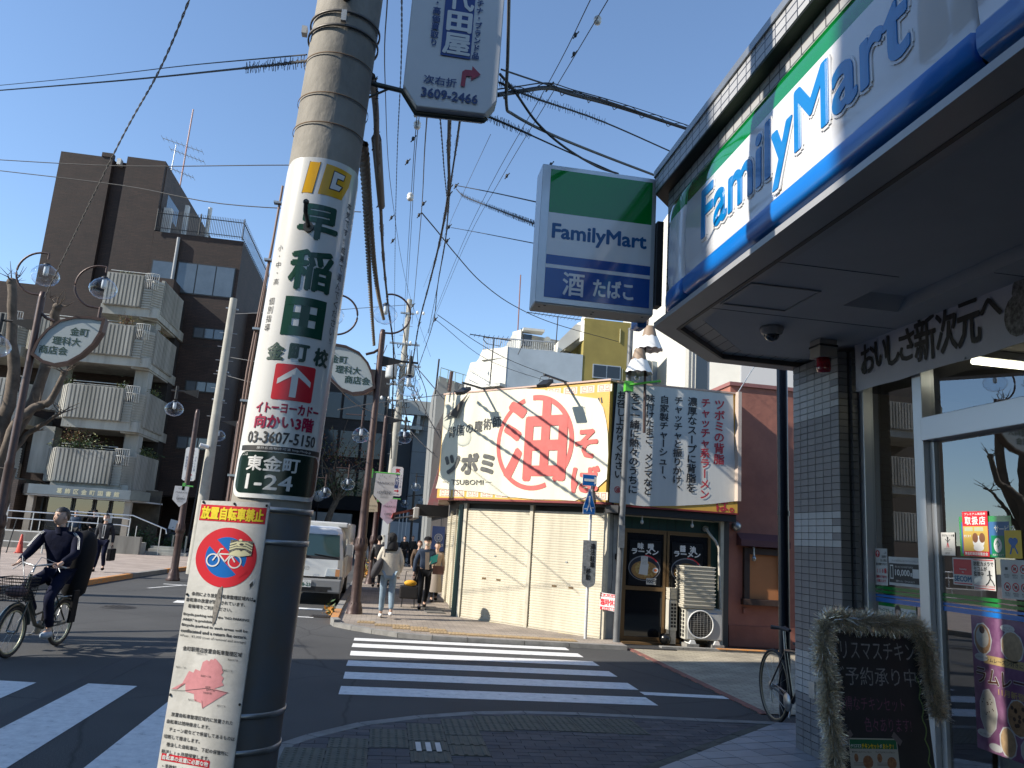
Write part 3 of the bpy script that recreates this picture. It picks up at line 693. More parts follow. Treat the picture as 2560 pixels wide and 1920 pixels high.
bn = thing('cloth_banner', 'white banner with black brush lettering above the shop window', 'banner', (4.08, 5.3, 3.3))
vs = []; nx, nz = 40, 8
for i in range(nx + 1):
 for j in range(nz + 1):
  y = 6.262 - (6.262 - 3.6) * i / nx; zz = 3.305 + .545 * j / nz
  vs.append((4.078 + .003 * math.sin(i * .9 + j * .5) + .002 * math.sin(i * .33), y, zz + .004 * math.sin(i * .5)))
mb = MB(); mb.add(vs, [(i * (nz + 1) + j, (i + 1) * (nz + 1) + j, (i + 1) * (nz + 1) + j + 1, i * (nz + 1) + j + 1) for i in range(nx) for j in range(nz)], True)
o = obj('cloth', mb, mat('banner_cloth', (.62, .62, .68), .7, noise=.06, nscale=3), bn, fix=False)
mb = MB(); fr = frame((4.0735, 6.262, 3.305), (0, -1, 0))
x = .10
for i, (ch, w, h, dz) in enumerate((('お', .20, .26, 0), ('い', .17, .22, .01), ('し', .16, .26, 0), ('さ', .19, .26, 0), ('新', .25, .36, 0), ('次', .23, .34, 0), ('元', .23, .34, 0), ('へ', .20, .14, .05))):
 word(mb, ch, fr, x, x + w * .96, .27 - h / 2 + dz, .27 + h / 2 + dz, .0075); x += w
obj('brush_lettering', mb, m_black, bn, fix=False)
mb = MB(); disc(mb, fr, 1.86, .20, .12, .002, 14, .15); disc(mb, fr, 1.95, .36, .13, .0025, 14, .13); obj('printed_picture', mb, mat('dark_food_print', (.06, .055, .05), .6, noise=.5, nscale=30, col2=(.35, .34, .33)), bn, fix=False)
mb = MB()
for y, zz in ((6.25, 3.33), (6.25, 3.58), (6.25, 3.83), (5.2, 3.84), (4.9, 3.315), (5.6, 3.84)): mb.ball((4.068, y, zz), .008, 5)
obj('eyelet', mb, m_metal, bn)
t = thing('dome_camera', 'small dome security camera under the shop canopy', 'camera', (3.13, 6.0, 3.74))
mb = MB(); mb.lathe([(.0005, 0), (.098, 0), (.10, -.022), (.092, -.03), (.088, -.055), (.065, -.07)], (3.13, 6.0, 3.739), 28); obj('housing', mb, mat('camera_housing', (.38, .36, .34), .4), t)
mb = MB(); mb.lathe([(.064, -.066), (.06, -.09), (.045, -.11), (.02, -.122), (.0005, -.125)], (3.13, 6.0, 3.739), 24); obj('dome', mb, mat('dark_dome', (.01, .01, .012), .05, clear=1), t)
t = thing('alarm_lamp', 'red alarm lamp on a beige box at the top of the tiled column', 'alarm lamp', (3.74, 6.23, 3.74))
mb = MB(); mb.box(3.66, 3.83, 6.14, 6.31, 3.575, 3.739); obj('lamp_box', mb, mat('beige_box', (.42, .38, .33), .5), t, bevel=.006)
mb = MB(); mb.box(3.655, 3.835, 6.135, 6.315, 3.672, 3.688); obj('box_band', mb, m_dark, t)
mb = MB(); mb.lathe([(.0005, 0), (.064, 0), (.062, -.1), (.055, -.125), (.0005, -.13)], (3.745, 6.225, 3.574), 20); b_ = mat('red_lamp_lens', (.35, .0, .01), .15, clear=.8); obj('red_lens', mb, b_, t)
mb = MB(); mb.tube([(4.80, 8.9, .01), (4.77, 8.9, 6.2)], .066, 16); mb.tube([(4.79, 8.9, 2.3), (4.79, 8.9, 2.36)], .074, 16)
tag(obj('steel_post', mb, mat('blue_black_post', (.018, .022, .035), .35, .3)), 'dark blue-black round post behind the tiled column', 'post')
mb = MB()
for y in (6.83, 6.66): mb.box(3.936, 3.9495, y - .055, y + .045, .57, .72)
obj('socket_cover', mb, m_metal, store, bevel=.004)
# shop interior and posters on the glass
t = thing('ceiling_light', 'lit fluorescent tube on the ceiling inside the convenience store', 'ceiling light', (6.0, 5.4, 3.4))
mb = MB(); mb.tube([(4.30, 5.10, 3.36), (5.7, 5.10, 3.36)], .024, 10); obj('tube', mb, emis('tube_glow', (1.0, .93, .72), 3.2), t)
mb = MB(); mb.box(4.30, 5.7, 5.10 - .04, 5.10 + .04, 3.39, 3.448); obj('fitting', mb, m_white, t)
t2 = dup(t, (7.0, 2.6, 3.4), 0, 'lit fluorescent tube deeper inside the convenience store')
cp = thing('copy_machine', 'grey-white copy machine inside behind the shop door', 'copier', (4.9, 5.1, .08))
m_cp = mat('copier_plastic', (.42, .43, .44), .5)
mb = MB(); mb.box(4.55, 5.15, 4.75, 5.37, .08, .95); obj('cabinet', mb, m_cp, cp, bevel=.01)
for k in range(3): mb = MB(); mb.box(4.535, 4.549, 4.78, 5.34, .16 + k * .22, .35 + k * .22); obj('paper_drawer', mb, mat('copier_drawer', (.5, .51, .52), .5), cp, bevel=.004)
mb = MB(); mb.box(4.58, 5.12, 4.78, 5.34, .98, 1.22); obj('scanner', mb, m_cp, cp, bevel=.01)
mb = MB()
for k in range(12): mb.box(4.575, 4.579, 5.0, 5.3, 1.0 + k * .016, 1.007 + k * .016)
obj('vent', mb, m_dark, cp)
for i, (x0, x1, y0, y1, h) in enumerate(((6.2, 6.7, 4.2, 6.4, 1.5), (7.6, 8.1, 1.5, 6.4, 1.5), (6.2, 6.7, .5, 3.3, 1.5))):
 sh = thing('shop_shelf', ['goods shelf inside the shop nearest the window', 'goods shelf deeper inside the shop', 'goods shelf inside the shop to the right'][i], 'shelf', (x0, y0, .08))
 mb = MB(); mb.box(x0, x1, y0, y1, .08, .2); mb.box((x0 + x1) / 2 - .02, (x0 + x1) / 2 + .02, y0, y1, .2, h); obj('rack', mb, mat('shelf_metal', (.4, .4, .4), .5), sh)
 for k in range(4):
  mb = MB(); mb.box(x0, x1, y0, y1, .45 + k * .3, .47 + k * .3); obj('board', mb, MATS['shelf_metal'], sh)
  mb = MB(); yy = y0
  while yy < y1 - .12:
   mb.m = random.randrange(4); w = ru(.08, .14); mb.box(x0 + .02, x0 + .2, yy, yy + w - .01, .471 + k * .3, .471 + k * .3 + ru(.12, .22)); yy += w
  obj('goods', mb, [mat('goods_red', (.35, .06, .05), .5), mat('goods_cream', (.45, .4, .3), .5), mat('goods_blue', (.08, .14, .3), .5), mat('goods_green', (.1, .25, .12), .5)], sh, kind='stuff')
GX = 4.187
def sheet(name, label, cat, y0, y1, z0, z1, m=None, X=None):
 X = X or GX
 t = thing(name, label, cat, (X, (y0 + y1) / 2, z0)); mb = MB(); mb.box(X - .001, X, y1, y0, z0, z1); obj('paper', mb, m or m_white_dirty, t)
 return t, frame((X - .0012, y0, z0), (0, -1, 0)), y0 - y1, z1 - z0
XW = 4.200
t, fr, w, h = sheet('notice_sticker', 'narrow white notice reading 110 in red left in the shop window', 'sticker', 6.235, 6.06, 1.625, 1.93, X=XW)
mb = MB(); disc(mb, fr, .045, h - .045, .030, .0004); row(mb, '110番', fr, .018, h - .185, .036, .045, .0015, .0006, .036); row(mb, '通報のご協力を', fr, .02, h - .235, .0205, .026, .0006, .0006); row(mb, 'お願いします', fr, .028, h - .268, .0205, .026, .0006, .0006); TX('red_print', mb, m_red, t)
mb = MB()
for i, s in enumerate(('この', '自転車が', '迷った時は', '緊急事態ですので')): row(mb, s, fr, .165 - .0165 * len(s) - (.0 if i < 3 else .012), h - .035 - i * .032, .0165 if i < 3 else .018, .024, .0004, .0006)
TX('black_print', mb, m_black, t)
mb = MB(); stroke(mb, fr, [(.045, h - .065), (.045, h - .028)], .008, .0008); stroke(mb, fr, [(.031, h - .043), (.045, h - .026), (.059, h - .043)], .006, .0009); TX('arrow', mb, m_white, t)
t, fr, w, h = sheet('payment_poster', 'black poster with large 10,000 behind the shop window', 'poster', 6.045, 5.585, 1.635, 1.865, X=XW)
mb = MB(); rect(mb, fr, .005, w - .005, .022, .178, .0004); TX('black_field', mb, m_black, t)
mb = MB(); word(mb, '10,000', fr, .085, .265, .075, .13, .0015, .0012); row(mb, '還元', fr, .27, .095, .028, .03, .0006, .0012); rect(mb, fr, .02, .06, .05, .165, .0009); rect(mb, fr, .30, .375, .07, .14, .0009); rect(mb, fr, .385, .45, .07, .14, .0009); row(mb, '支払いはこちらのお店でも使える', fr, .08, .152, .0155, .018, 0, .0012); row(mb, '登録かんたん 今すぐはじめよう', fr, .09, .038, .0155, .018, 0, .0012); TX('white_print', mb, m_white, t)
mb = MB(); rect(mb, fr, .392, .43, .078, .098, .0013); TX('red_mark', mb, m_red, t)
mb = MB(); row(mb, 'タッチ決済ではじめてのチャージをしてみよう', fr, .04, .2, .0185, .018, 0, .0008); rect(mb, fr, .026, .054, .06, .155, .0012); TX('black_print', mb, m_ink, t)
t, fr, w, h = sheet('card_poster', 'green topped card poster with a smiling woman low in the window', 'poster', 6.20, 5.72, 1.22, 1.485, X=XW)
mb = MB(); rect(mb, fr, 0, w, h - .028, h, .0004); TX('green_band', mb, m_fm_green, t)
mb = MB(); word(mb, 'ファミマカード', fr, .01, .20, h - .09, h - .045, .001, .0006); word(mb, 'ファミマで', fr, .31, .47, h - .09, h - .045, .001, .0006); TX('green_print', mb, m_green, t)
mb = MB(); word(mb, '新登場!!', fr, .01, .18, h - .155, h - .10, .0015, .0006); word(mb, '最大5%オフ!', fr, .29, .47, h - .155, h - .10, .0015, .0006); TX('blue_print', mb, m_blue, t)
mb = MB(); disc(mb, fr, .255, h - .085, .034, .0008, 20, .045); mb.m = 1; disc(mb, fr, .255, h - .055, .04, .0006, 20, .05); disc(mb, fr, .25, h - .15, .05, .0005, 20, .07); TX('portrait', mb, [mat('skin_print', (.50, .33, .26), .6), mat('hair_print', (.05, .035, .03), .6)], t)
t, fr, w, h = sheet('round_cornered_sticker', 'white sticker with a small figure on the left edge of the shop door', 'sticker', 5.385, 5.24, 1.895, 2.065)
mb = MB(); row(mb, '子ども110番', fr, .012, h - .022, .0185, .018, .0004, .0005); stroke(mb, fr, [(.07, .09), (.07, .12)], .01, .0005); stroke(mb, fr, [(.045, .12), (.07, .1), (.095, .12)], .005, .0006); stroke(mb, fr, [(.03, .05), (.11, .05)], .002, .0005); stroke(mb, fr, [(.03, .04), (.11, .04)], .002, .0005); row(mb, '協力店', fr, .04, .018, .016, .016, 0, .0005); disc(mb, fr, .07, .13, .009, .0005); TX('black_print', mb, m_black, t)
mb = MB(); stroke(mb, fr, [(.06, .06), (.068, .09)], .007, .0007); stroke(mb, fr, [(.08, .06), (.072, .09)], .007, .0007); TX('red_print', mb, m_red, t)
t, fr, w, h = sheet('security_sticker', 'red and white security camera sticker reading SECOM on the shop door', 'sticker', 5.275, 5.075, 1.688, 1.882)
mb = MB(); rect(mb, fr, .01, w - .01, .075, h - .01, .0004); rect(mb, fr, .01, w - .01, .008, .016, .0004); TX('red_field', mb, m_red, t)
mb = MB(); word(mb, 'SECOM', fr, .016, w - .016, .026, .064, .0018, .0008); TX('blue_print', mb, mat('secom_blue', (.0, .12, .25), .4), t)
mb = MB(); word(mb, 'Security', fr, .07, .14, .105, .121, .0002, .0009); word(mb, 'by', fr, .095, .115, .085, .10, .0002, .0009); TX('white_print', mb, m_white, t)
t, fr, w, h = sheet('camera_notice', 'white camera notice with a running figure beside the SECOM sticker', 'sticker', 5.073, 4.868, 1.668, 1.882)
mb = MB(); row(mb, '防犯カメラで', fr, .008, h - .035, .0315, .034, .0009, .0006); row(mb, 'セコムが', fr, .008, h - .07, .0315, .034, .0009, .0006); row(mb, '監視中', fr, .008, h - .105, .0315, .034, .0009, .0006)
disc(mb, fr, .155, .128, .008, .0006); stroke(mb, fr, [(.155, .12), (.16, .075)], .014, .0007); stroke(mb, fr, [(.16, .08), (.14, .05), (.12, .035)], .009, .0008); stroke(mb, fr, [(.16, .08), (.18, .06), (.195, .035)], .009, .0009); stroke(mb, fr, [(.135, .1), (.157, .108), (.178, .1)], .006, .0010); TX('black_print', mb, m_black, t)
mb = MB(); stroke(mb, fr, [(.02, .055), (.07, .085)], .032, .0006); TX('camera_drawing', mb, m_metal, t)
mb = MB(); rect(mb, fr, .008, w - .008, .006, .012, .0005); rect(mb, fr, .008, w - .008, h - .012, h - .006, .0005); word(mb, 'Monitored by Camera', fr, .008, w - .008, .017, .034, 0, .0007); TX('red_print', mb, m_red, t)
t, fr, w, h = sheet('service_poster', 'blue and green service poster partly hidden on the shop door', 'poster', 5.19, 4.70, 1.895, 2.18, m_fm_green, X=4.189)
mb = MB(); rect(mb, fr, .02, w - .02, .02, h - .04, .0004); TX('blue_field', mb, mat('service_blue', (.05, .15, .34), .4), t)
mb = MB(); row(mb, 'ト サービス', fr, .245, h - .09, .05, .055, .0008, .0008, .045); TX('white_print', mb, m_white, t)
t, fr, w, h = sheet('shopping_voucher_poster', 'red and yellow voucher poster with a plain brown-eared animal drawing on the shop door', 'poster', 5.15, 4.905, 1.898, 2.215, m_red, X=4.184)
mb = MB(); rect(mb, fr, .004, w - .004, .035, h - .105, .0004); TX('yellow_field', mb, mat('mustard_field', (.55, .38, .08), .5), t)
mb = MB(); row(mb, '取扱店', fr, .02, h - .065, .062, .062, .0018, .0006, .07); row(mb, '東金町商店街連合会', fr, .012, .018, .0245, .024, .0006, .0006); row(mb, 'プレミアム商品券', fr, .02, h - .018, .026, .018, .0004, .0006); row(mb, '使えます', fr, .01, h - .175, .018, .02, .0004, .0008); TX('white_print', mb, m_white, t)
mb = MB(); disc(mb, fr, .15, .10, .055, .0008, 20, .045); disc(mb, fr, .15, .06, .05, .0009, 20, .025); mb.m = 1; disc(mb, fr, .12, .13, .028, .0011, 16, .035); disc(mb, fr, .185, .13, .028, .0011, 16, .035); TX('animal_drawing', mb, [m_white, mat('brown_drawing', (.22, .09, .04), .6)], t)
mb = MB(); rect(mb, fr, .02, .10, h - .14, h - .112, .0008); rect(mb, fr, .115, .2, h - .14, h - .112, .0008); TX('voucher_drawing', mb, mat('pale_green_drawing', (.45, .5, .33), .5), t)
t, fr, w, h = sheet('green_sticker', 'green sticker with a white disc and leaf arrow on the shop door', 'sticker', 4.885, 4.77, 1.895, 2.045, mat('mark_green', (.0, .22, .09), .4))
mb = MB(); disc(mb, fr, w / 2, h * .56, .036, .0004, ry=.05); row(mb, '利用できます', fr, .006, .018, .017, .016, 0, .0005); TX('white_disc', mb, m_white, t)
mb = MB(); stroke(mb, fr, [(w / 2, .06), (w / 2, .115)], .005, .0007); stroke(mb, fr, [(w / 2 - .02, .088), (w / 2, .115), (w / 2 + .02, .088), (w / 2, .07)], .005, .0009); TX('arrow', mb, MATS['mark_green'], t)
t, fr, w, h = sheet('yellow_sticker', 'yellow sticker with a blue heart at the right edge of the shop door', 'sticker', 4.765, 4.62, 1.895, 2.08, m_yellow)
mb = MB(); disc(mb, fr, .055, .115, .022, .0004, 16); disc(mb, fr, .09, .115, .022, .0005, 16); put(mb, [(.034, .108), (.0725, .062), (.111, .108)], [(0, 1, 2)], fr, .0006); stroke(mb, fr, [(.06, .075), (.045, .03)], .012, .0007); stroke(mb, fr, [(.085, .075), (.105, .035)], .012, .0008); TX('blue_heart', mb, m_blue, t)
t, fr, w, h = sheet('pictogram_sheet', 'white sheet of round prohibition pictograms at the right edge of the shop door', 'sign', 4.815, 4.56, 1.628, 1.885)
mb = MB(); rr = MB()
for i in range(3):
 for j in range(2):
  cx, cy = .05 + i * .072, h - .06 - j * .12
  if (i, j) != (0, 0): ring(rr, fr, cx, cy, .022, .029, .0006, 24); stroke(rr, fr, [(cx - .018, cy + .018), (cx + .018, cy - .018)], .006, .0008)
  rect(mb, fr, cx - .012, cx + .012, cy - .009, cy + .009, .0004); row(mb, '撮影禁止', fr, cx - .026, cy - .042, .013, .013, 0, .0004)
  for q in range(2): stroke(mb, fr, [(cx - .02, cy - .053 - q * .007), (cx + .02, cy - .053 - q * .007)], .002, .0004)
TX('black_print', mb, m_black, t); TX('red_rings', rr, m_red, t)
m_plum = mat('plum_poster', (.17, .06, .15), .35, noise=.45, nscale=7, col2=(.30, .16, .27))
t, fr, w, h = sheet('dessert_poster', 'tall purple poster of raisin desserts on the lower part of the shop door', 'poster', 5.12, 4.50, .60, 1.485, m_plum, X=4.19)
foods = [(.10, h - .15, .075, .10), (.36, h - .17, .09, .095), (.12, .26, .07, .14), (.38, .27, .09, .11), (.28, .10, .065, .09), (.45, .08, .06, .07), (.55, .22, .05, .1)]
mb = MB()
for cx, cy, rx, ry in foods: disc(mb, fr, cx, cy, rx + .012, .0004, 9, ry + .012)
for cx, cy in ((.33, h - .055), (.08, h - .275), (.07, .11), (.17, .04)): disc(mb, fr, cx, cy, .062, .0006, 12, .026)
word(mb, 'ラムレーズン', fr, .03, w + .05, .44, .55, .006, .0006); TX('white_cutouts', mb, mat('print_white', (.55, .56, .56), .5), t)
mb = MB(); word(mb, 'ラムレーズン', fr, .03, w + .05, .44, .55, .0015, .0026); row(mb, 'ラムレーズン', fr, .293, h - .05, .0125, .014, 0, .0012); row(mb, 'バターメロンパン', fr, .283, h - .066, .0125, .014, 0, .0012); row(mb, '大人のラムレーズンサンド', fr, .028, h - .275, .0095, .016, 0, .0012); row(mb, 'ホイップサンド', fr, .028, .105, .0125, .014, 0, .0012); TX('brown_print', mb, mat('brown_print', (.10, .035, .02), .5), t)
mb = MB(); rect(mb, fr, .10, w, .575, .63, .0004); word(mb, '11月新登場', fr, .22, .5, .385, .43, .0012, .0008); TX('gold_print', mb, mat('gold_print', (.50, .36, .16), .5), t)
mb = MB(); row(mb, 'ラムレーズン好きに捧げる', fr, .115, .602, .037, .034, .0004, .0008); TX('dark_print', mb, m_ink, t)
mb = MB()
for k, (cx, cy, rx, ry) in enumerate(foods): mb.m = k % 3; disc(mb, fr, cx, cy, rx, .0008, 16, ry)
mb.m = 2; disc(mb, fr, .10, h - .14, .06, .0011, 16, .07); mb.m = 3; disc(mb, fr, .10, h - .09, .026, .0014, 10)
for k in range(14): disc(mb, fr, ru(.07, .17), ru(.16, .36), .005, .0014, 6)
for k in range(10): disc(mb, fr, ru(.32, .44), ru(.2, .34), .014, .0013, 7)
TX('food_pictures', mb, [mat('bread_print', (.42, .24, .12), .5, noise=.4, nscale=40), mat('bun_print', (.48, .33, .19), .5, noise=.3, nscale=30), mat('cream_print', (.52, .50, .44), .5, noise=.2, nscale=30), mat('raisin_print', (.07, .035, .025), .5)], t)
YB = 5.16
cb = thing('chalkboard_sign', 'black chalkboard stand framed with gold tinsel in front of the shop', 'chalkboard', (3.5, YB, .08))
lean = Matrix.Rotation(R(-7), 3, 'X'); bo = Vector((3.13, YB - .02, .085))
U = Vector((.87, .03, 0)); V = (lean @ Vector((0, 0, 1.03))); fr = (bo, U, V)
N = U.cross(V)
mb = MB(); pts = [(0, 0), (.92, 0), (.90, 1.24), (.03, 1.24)]
mb.ext([bo + U * x + V * y for x, y in pts], -N * .03); obj('board', mb, mat('chalkboard_black', (.012, .012, .014), .55, noise=.5, nscale=3, col2=(.022, .022, .026)), cb)
mb = MB(); mb.tube([bo + U * .25 + V * 1.1 - N * .05, Vector((3.45, YB + .30, .085))], .018, 6); mb.tube([bo + U * .8 + V * 1.1 - N * .05, Vector((3.8, YB + .30, .085))], .018, 6); obj('rear_frame', mb, m_dark, cb)
m_chalk = mat('white_chalk', (.38, .38, .39), .9, noise=.6, nscale=60, col2=(.12, .12, .12)); m_pink = mat('pink_chalk', (.24, .10, .17), .9, noise=.5, nscale=60, col2=(.09, .04, .07)); m_lime = mat('green_chalk', (.17, .26, .09), .9)
mb = MB(); word(mb, 'クリスマスチキン', fr, .05, .84, 1.02, 1.14, 0, .001); word(mb, 'ご予約承り中', fr, .07, .83, .85, .97, 0, .001); TX('white_lettering', mb, m_chalk, cb)
mb = MB(); word(mb, 'お得なチキンセット', fr, .10, .70, .69, .78, 0, .001); word(mb, '色々あります!', fr, .32, .74, .56, .65, 0, .001); TX('pink_lettering', mb, m_pink, cb)
mb = MB(); pt = []
for k in range(40): s_ = k / 39; pt.append((.83 + .028 * abs(math.sin(k * .55)) - .0 + .04 * s_, .92 - s_ * .92))
stroke(mb, fr, pt, .011, .0012); pt = [(.075 + .02 * abs(math.sin(k * .6)), .98 - k * .025) for k in range(38)]; stroke(mb, fr, pt, .003, .0012); TX('wavy_border', mb, m_lime, cb)
lt = thing('leaflet', 'green headed chicken set leaflet taped to the lower chalkboard', 'leaflet', tuple(bo + U * .2))
f2 = (bo + U * .165 + V * .10 + N * .0015, U, V)
mb = MB(); rect(mb, f2, 0, .43, 0, .42, .0005); TX('paper', mb, mat('leaflet_paper', (.46, .43, .36), .4), lt)
mb = MB(); rect(mb, f2, .008, .422, .355, .412, .0008); TX('green_header', mb, mat('leaflet_green', (.01, .13, .05), .4), lt)
mb = MB(); row(mb, 'クリスマス', f2, .015, .372, .0185, .026, .0007, .0011); row(mb, 'が', f2, .27, .372, .02, .026, .0007, .0011); TX('white_print', mb, m_white, lt)
mb = MB(); row(mb, 'チキンセット', f2, .108, .372, .027, .034, .0012, .0012); row(mb, 'おトク!', f2, .295, .372, .027, .034, .0012, .0012); TX('yellow_print', mb, m_yellow, lt)
mb = MB(); row(mb, '骨付チキンのパーティーセット', f2, .02, .335, .0125, .013, .0003, .001); row(mb, 'プレミアムチキンレッグセット', f2, .225, .335, .0125, .013, .0003, .001)
for z_ in (.27, .262, .255, .20, .192): stroke(mb, f2, [(.03, z_), (.12, z_)], .002, .0009); stroke(mb, f2, [(.235, z_), (.33, z_)], .002, .0009)
TX('dark_print', mb, m_ink, lt)
mb = MB()
for cx, cy, rx, ry in ((.055, .30, .018, .026), (.155, .275, .045, .040), (.26, .30, .022, .028), (.365, .27, .042, .038), (.12, .13, .024, .022), (.25, .13, .026, .022), (.38, .13, .026, .022)): disc(mb, f2, cx, cy, rx, .0009, 12, ry)
TX('chicken_pictures', mb, mat('chicken_print', (.22, .08, .04), .5, noise=.4, nscale=60, col2=(.38, .2, .08)), lt)
mb = MB(); rect(mb, f2, .085, .135, .208, .23, .0013); rect(mb, f2, .30, .35, .208, .23, .0013); TX('orange_tags', mb, mat('orange_tag', (.45, .14, .03), .5), lt)
mb = MB(); word(mb, '230', f2, .092, .128, .212, .226, .0004, .0016); word(mb, '180', f2, .307, .343, .212, .226, .0004, .0016); TX('tag_print', mb, m_white, lt)
mb = MB()
for cx, cy, a in ((-.005, .43, 35), (.43, .42, -40)):
 c_, s_ = math.cos(R(a)), math.sin(R(a)); put(mb, [(cx + u * c_ - v * s_, cy + u * s_ + v * c_) for u, v in ((-.045, -.02), (.045, -.02), (.045, .02), (-.045, .02))], [(0, 1, 2, 3)], f2, .002)
TX('tape', mb, mat('parcel_tape', (.17, .14, .14), .3), lt)
def tinsel(path, rad, count, seed):
 rnd = random.Random(seed); mb = MB(); P_ = [Vector(p) for p in path]; L_ = [0]
 for a, b in zip(P_, P_[1:]): L_.append(L_[-1] + (b - a).length)
 for k in range(count):
  s_ = rnd.uniform(0, L_[-1]); i = max(j for j in range(len(L_)) if L_[j] <= s_ + 1e-9); i = min(i, len(P_) - 2); tt = (s_ - L_[i]) / max(1e-6, L_[i + 1] - L_[i])
  p = P_[i].lerp(P_[i + 1], tt); T_ = (P_[i + 1] - P_[i]).normalized()
  a = Vector((rnd.gauss(0, 1), rnd.gauss(0, 1), rnd.gauss(0, 1))); a -= T_ * a.dot(T_) * .7; a.normalize(); l = rad * rnd.uniform(.6, 1.1)
  w_ = a.cross(Vector((rnd.gauss(0, 1), rnd.gauss(0, 1), rnd.gauss(0, 1)))).normalized() * rnd.uniform(.0010, .0018)
  mid = p + a * l * .55 + T_ * rnd.uniform(-.012, .012); end = p + a * l + T_ * rnd.uniform(-.03, .03) + Vector((0, 0, -.008))
  mb.m = 0 if rnd.random() < .62 else (1 if rnd.random() < .7 else 2)
  mb.add([p - w_, p + w_, mid + w_, mid - w_, end + w_ * .4, end - w_ * .4], [(0, 1, 2, 3), (3, 2, 4, 5)], False)
 return mb
m_tn = [mat('gold_tinsel', (.80, .70, .50), .3, .8), mat('silver_tinsel', (.9, .9, .87), .25, .8), mat('pale_tinsel', (.6, .56, .44), .5, .2)]
b3 = lambda x, y, o=.03: bo + U * x + V * y + N * o
path = [b3(.06, -.02), b3(.03, .15), b3(.0, .32), b3(.03, .5), b3(-.01, .66), b3(.01, .85), b3(-.02, 1.02), b3(.0, 1.18), b3(.03, 1.26), b3(.15, 1.29), b3(.3, 1.265), b3(.45, 1.285), b3(.6, 1.26), b3(.76, 1.28), b3(.90, 1.24), b3(.94, 1.08), b3(.93, .95), b3(.96, .80), b3(.98, .66)]
tag(obj('tinsel_garland', tinsel(path, .10, 21000, 3), m_tn, fix=False), 'bushy gold and silver tinsel garland draped round the chalkboard', 'garland')
# RAMEN SHOP on the far corner
CL = Vector((1.79, 17.42, 0)); CR = Vector((4.28, 14.70, 0)); CD = (CR - CL).normalized(); CN = Vector((CD.y, -CD.x, 0)); CLEN = (CR - CL).length
def cw_(u, z_, o=0.0): return CL + CD * u + CN * o + Vector((0, 0, z_))
def cbx(mb, u0, u1, o0, o1, z0, z1):
 vs = [cw_(u, z_, o) for u in (u0, u1) for o in (o0, o1) for z_ in (z0, z1)]
 mb.add(vs, [(0, 1, 3, 2), (4, 6, 7, 5), (0, 4, 5, 1), (2, 3, 7, 6), (0, 2, 6, 4), (1, 5, 7, 3)], False)
m_shut = mat('cream_shutter_paint', (.66, .60, .46), .55, noise=.28, nscale=2.5, streak=1)
m_jamb = mat('cream_jamb_paint', (.60, .55, .43), .5, noise=.2, nscale=6)
m_dgreen = mat('dark_green_paint', (.012, .055, .038), .5, noise=.3, nscale=5)
m_bronze = mat('bronze_door_frame', (.20, .125, .06), .4, .5)
m_signyel = mat('sign_yellow', (.72, .42, .07), .5, noise=.12, nscale=3)
m_bcream = mat('cream_vinyl_banner', (.80, .76, .60), .55, noise=.16, nscale=1.6, streak=1, col2=(.66, .62, .46))
m_bgrey = mat('grey_white_vinyl_banner', (.68, .68, .64), .55, noise=.16, nscale=1.6, streak=1)
m_sred = mat('faded_red_ink', (.68, .13, .11), .6, noise=.2, nscale=6)
m_sredd = mat('deep_red_ink', (.50, .03, .05), .6)
m_sgrey = mat('faded_black_ink', (.07, .07, .065), .7, noise=.4, nscale=8, col2=(.13, .13, .12))
rs = thing('ramen_shop', 'closed corner noodle shop with cream shutters and large calligraphy banners', 'restaurant', (3.5, 17, 0))
mb = MB(); mb.slab([(1.80, 17.45), (4.30, 14.98), (6.88, 14.98), (6.88, 23), (1.80, 23)], .0, 4.6); obj('wall', mb, mat('shop_side_wall', (.10, .09, .08), .8), rs)
mb = MB(); mb.slab([(1.9, 17.6), (4.4, 15.1), (6.7, 15.1), (6.7, 22.5), (1.9, 22.5)], 4.605, 4.75); obj('roof', mb, mat('tin_roof', (.2, .2, .2), .7), rs)
SP = .0505
def curtain(u0, u1, z0, z1):
 mb = MB(); k = int((z1 - z0) / SP); prof = []
 for i in range(k):
  z_ = z0 + i * SP; prof += [(.043, z_), (.0485, z_ + SP * .12), (.050, z_ + SP * .5), (.0485, z_ + SP * .86), (.043, z_ + SP * .97)]
 n = len(prof); vs = [cw_(u0, z_, o) for o, z_ in prof] + [cw_(u1, z_, o) for o, z_ in prof]
 mb.add(vs, [(i, i + 1, n + i + 1, n + i) for i in range(n - 1)], False); return mb
for (u0, u1, nm) in ((.055, 1.81, 'left'), (1.90, 3.625, 'right')):
 o = obj('shutter_curtain', curtain(u0, u1, .10, 2.47), m_shut, rs, fix=False); o['kind'] = 'stuff'
 mb = MB(); cbx(mb, u0, u1, .03, .06, .03, .098); obj('bottom_bar', mb, m_jamb, rs)
 mb = MB()
 for uu, zz in ((u0 + .55, .93), (u0 + .95, .93)): cbx(mb, uu, uu + .11, .052, .058, zz, zz + .03)
 obj('finger_slot', mb, m_bronze, rs)
 mb = MB(); cbx(mb, (u0 + u1) / 2 - .1, (u0 + u1) / 2 + .25, .0605, .0625, .045, .08); obj('maker_label', mb, mat('label_yellow_white', (.6, .52, .25), .5), rs)
 mb = MB(); cbx(mb, u0 + .85, u0 + .9, .052, .062, 1.42, 1.445); obj('lock', mb, m_metal, rs)
for u0, u1 in ((-.04, .05), (1.815, 1.895), (3.63, 3.71)): mb = MB(); cbx(mb, u0, u1, .005, .085, .03, 2.53); obj('shutter_jamb', mb, m_jamb, rs, bevel=.003)
mb = MB(); cbx(mb, -.04, 3.72, .0, .14, 2.531, 2.62); obj('lintel', mb, m_black, rs)
mb = MB(); cbx(mb, -.22, -.09, -.1, .05, 0, 2.5); obj('corner_post', mb, m_dgreen, rs)
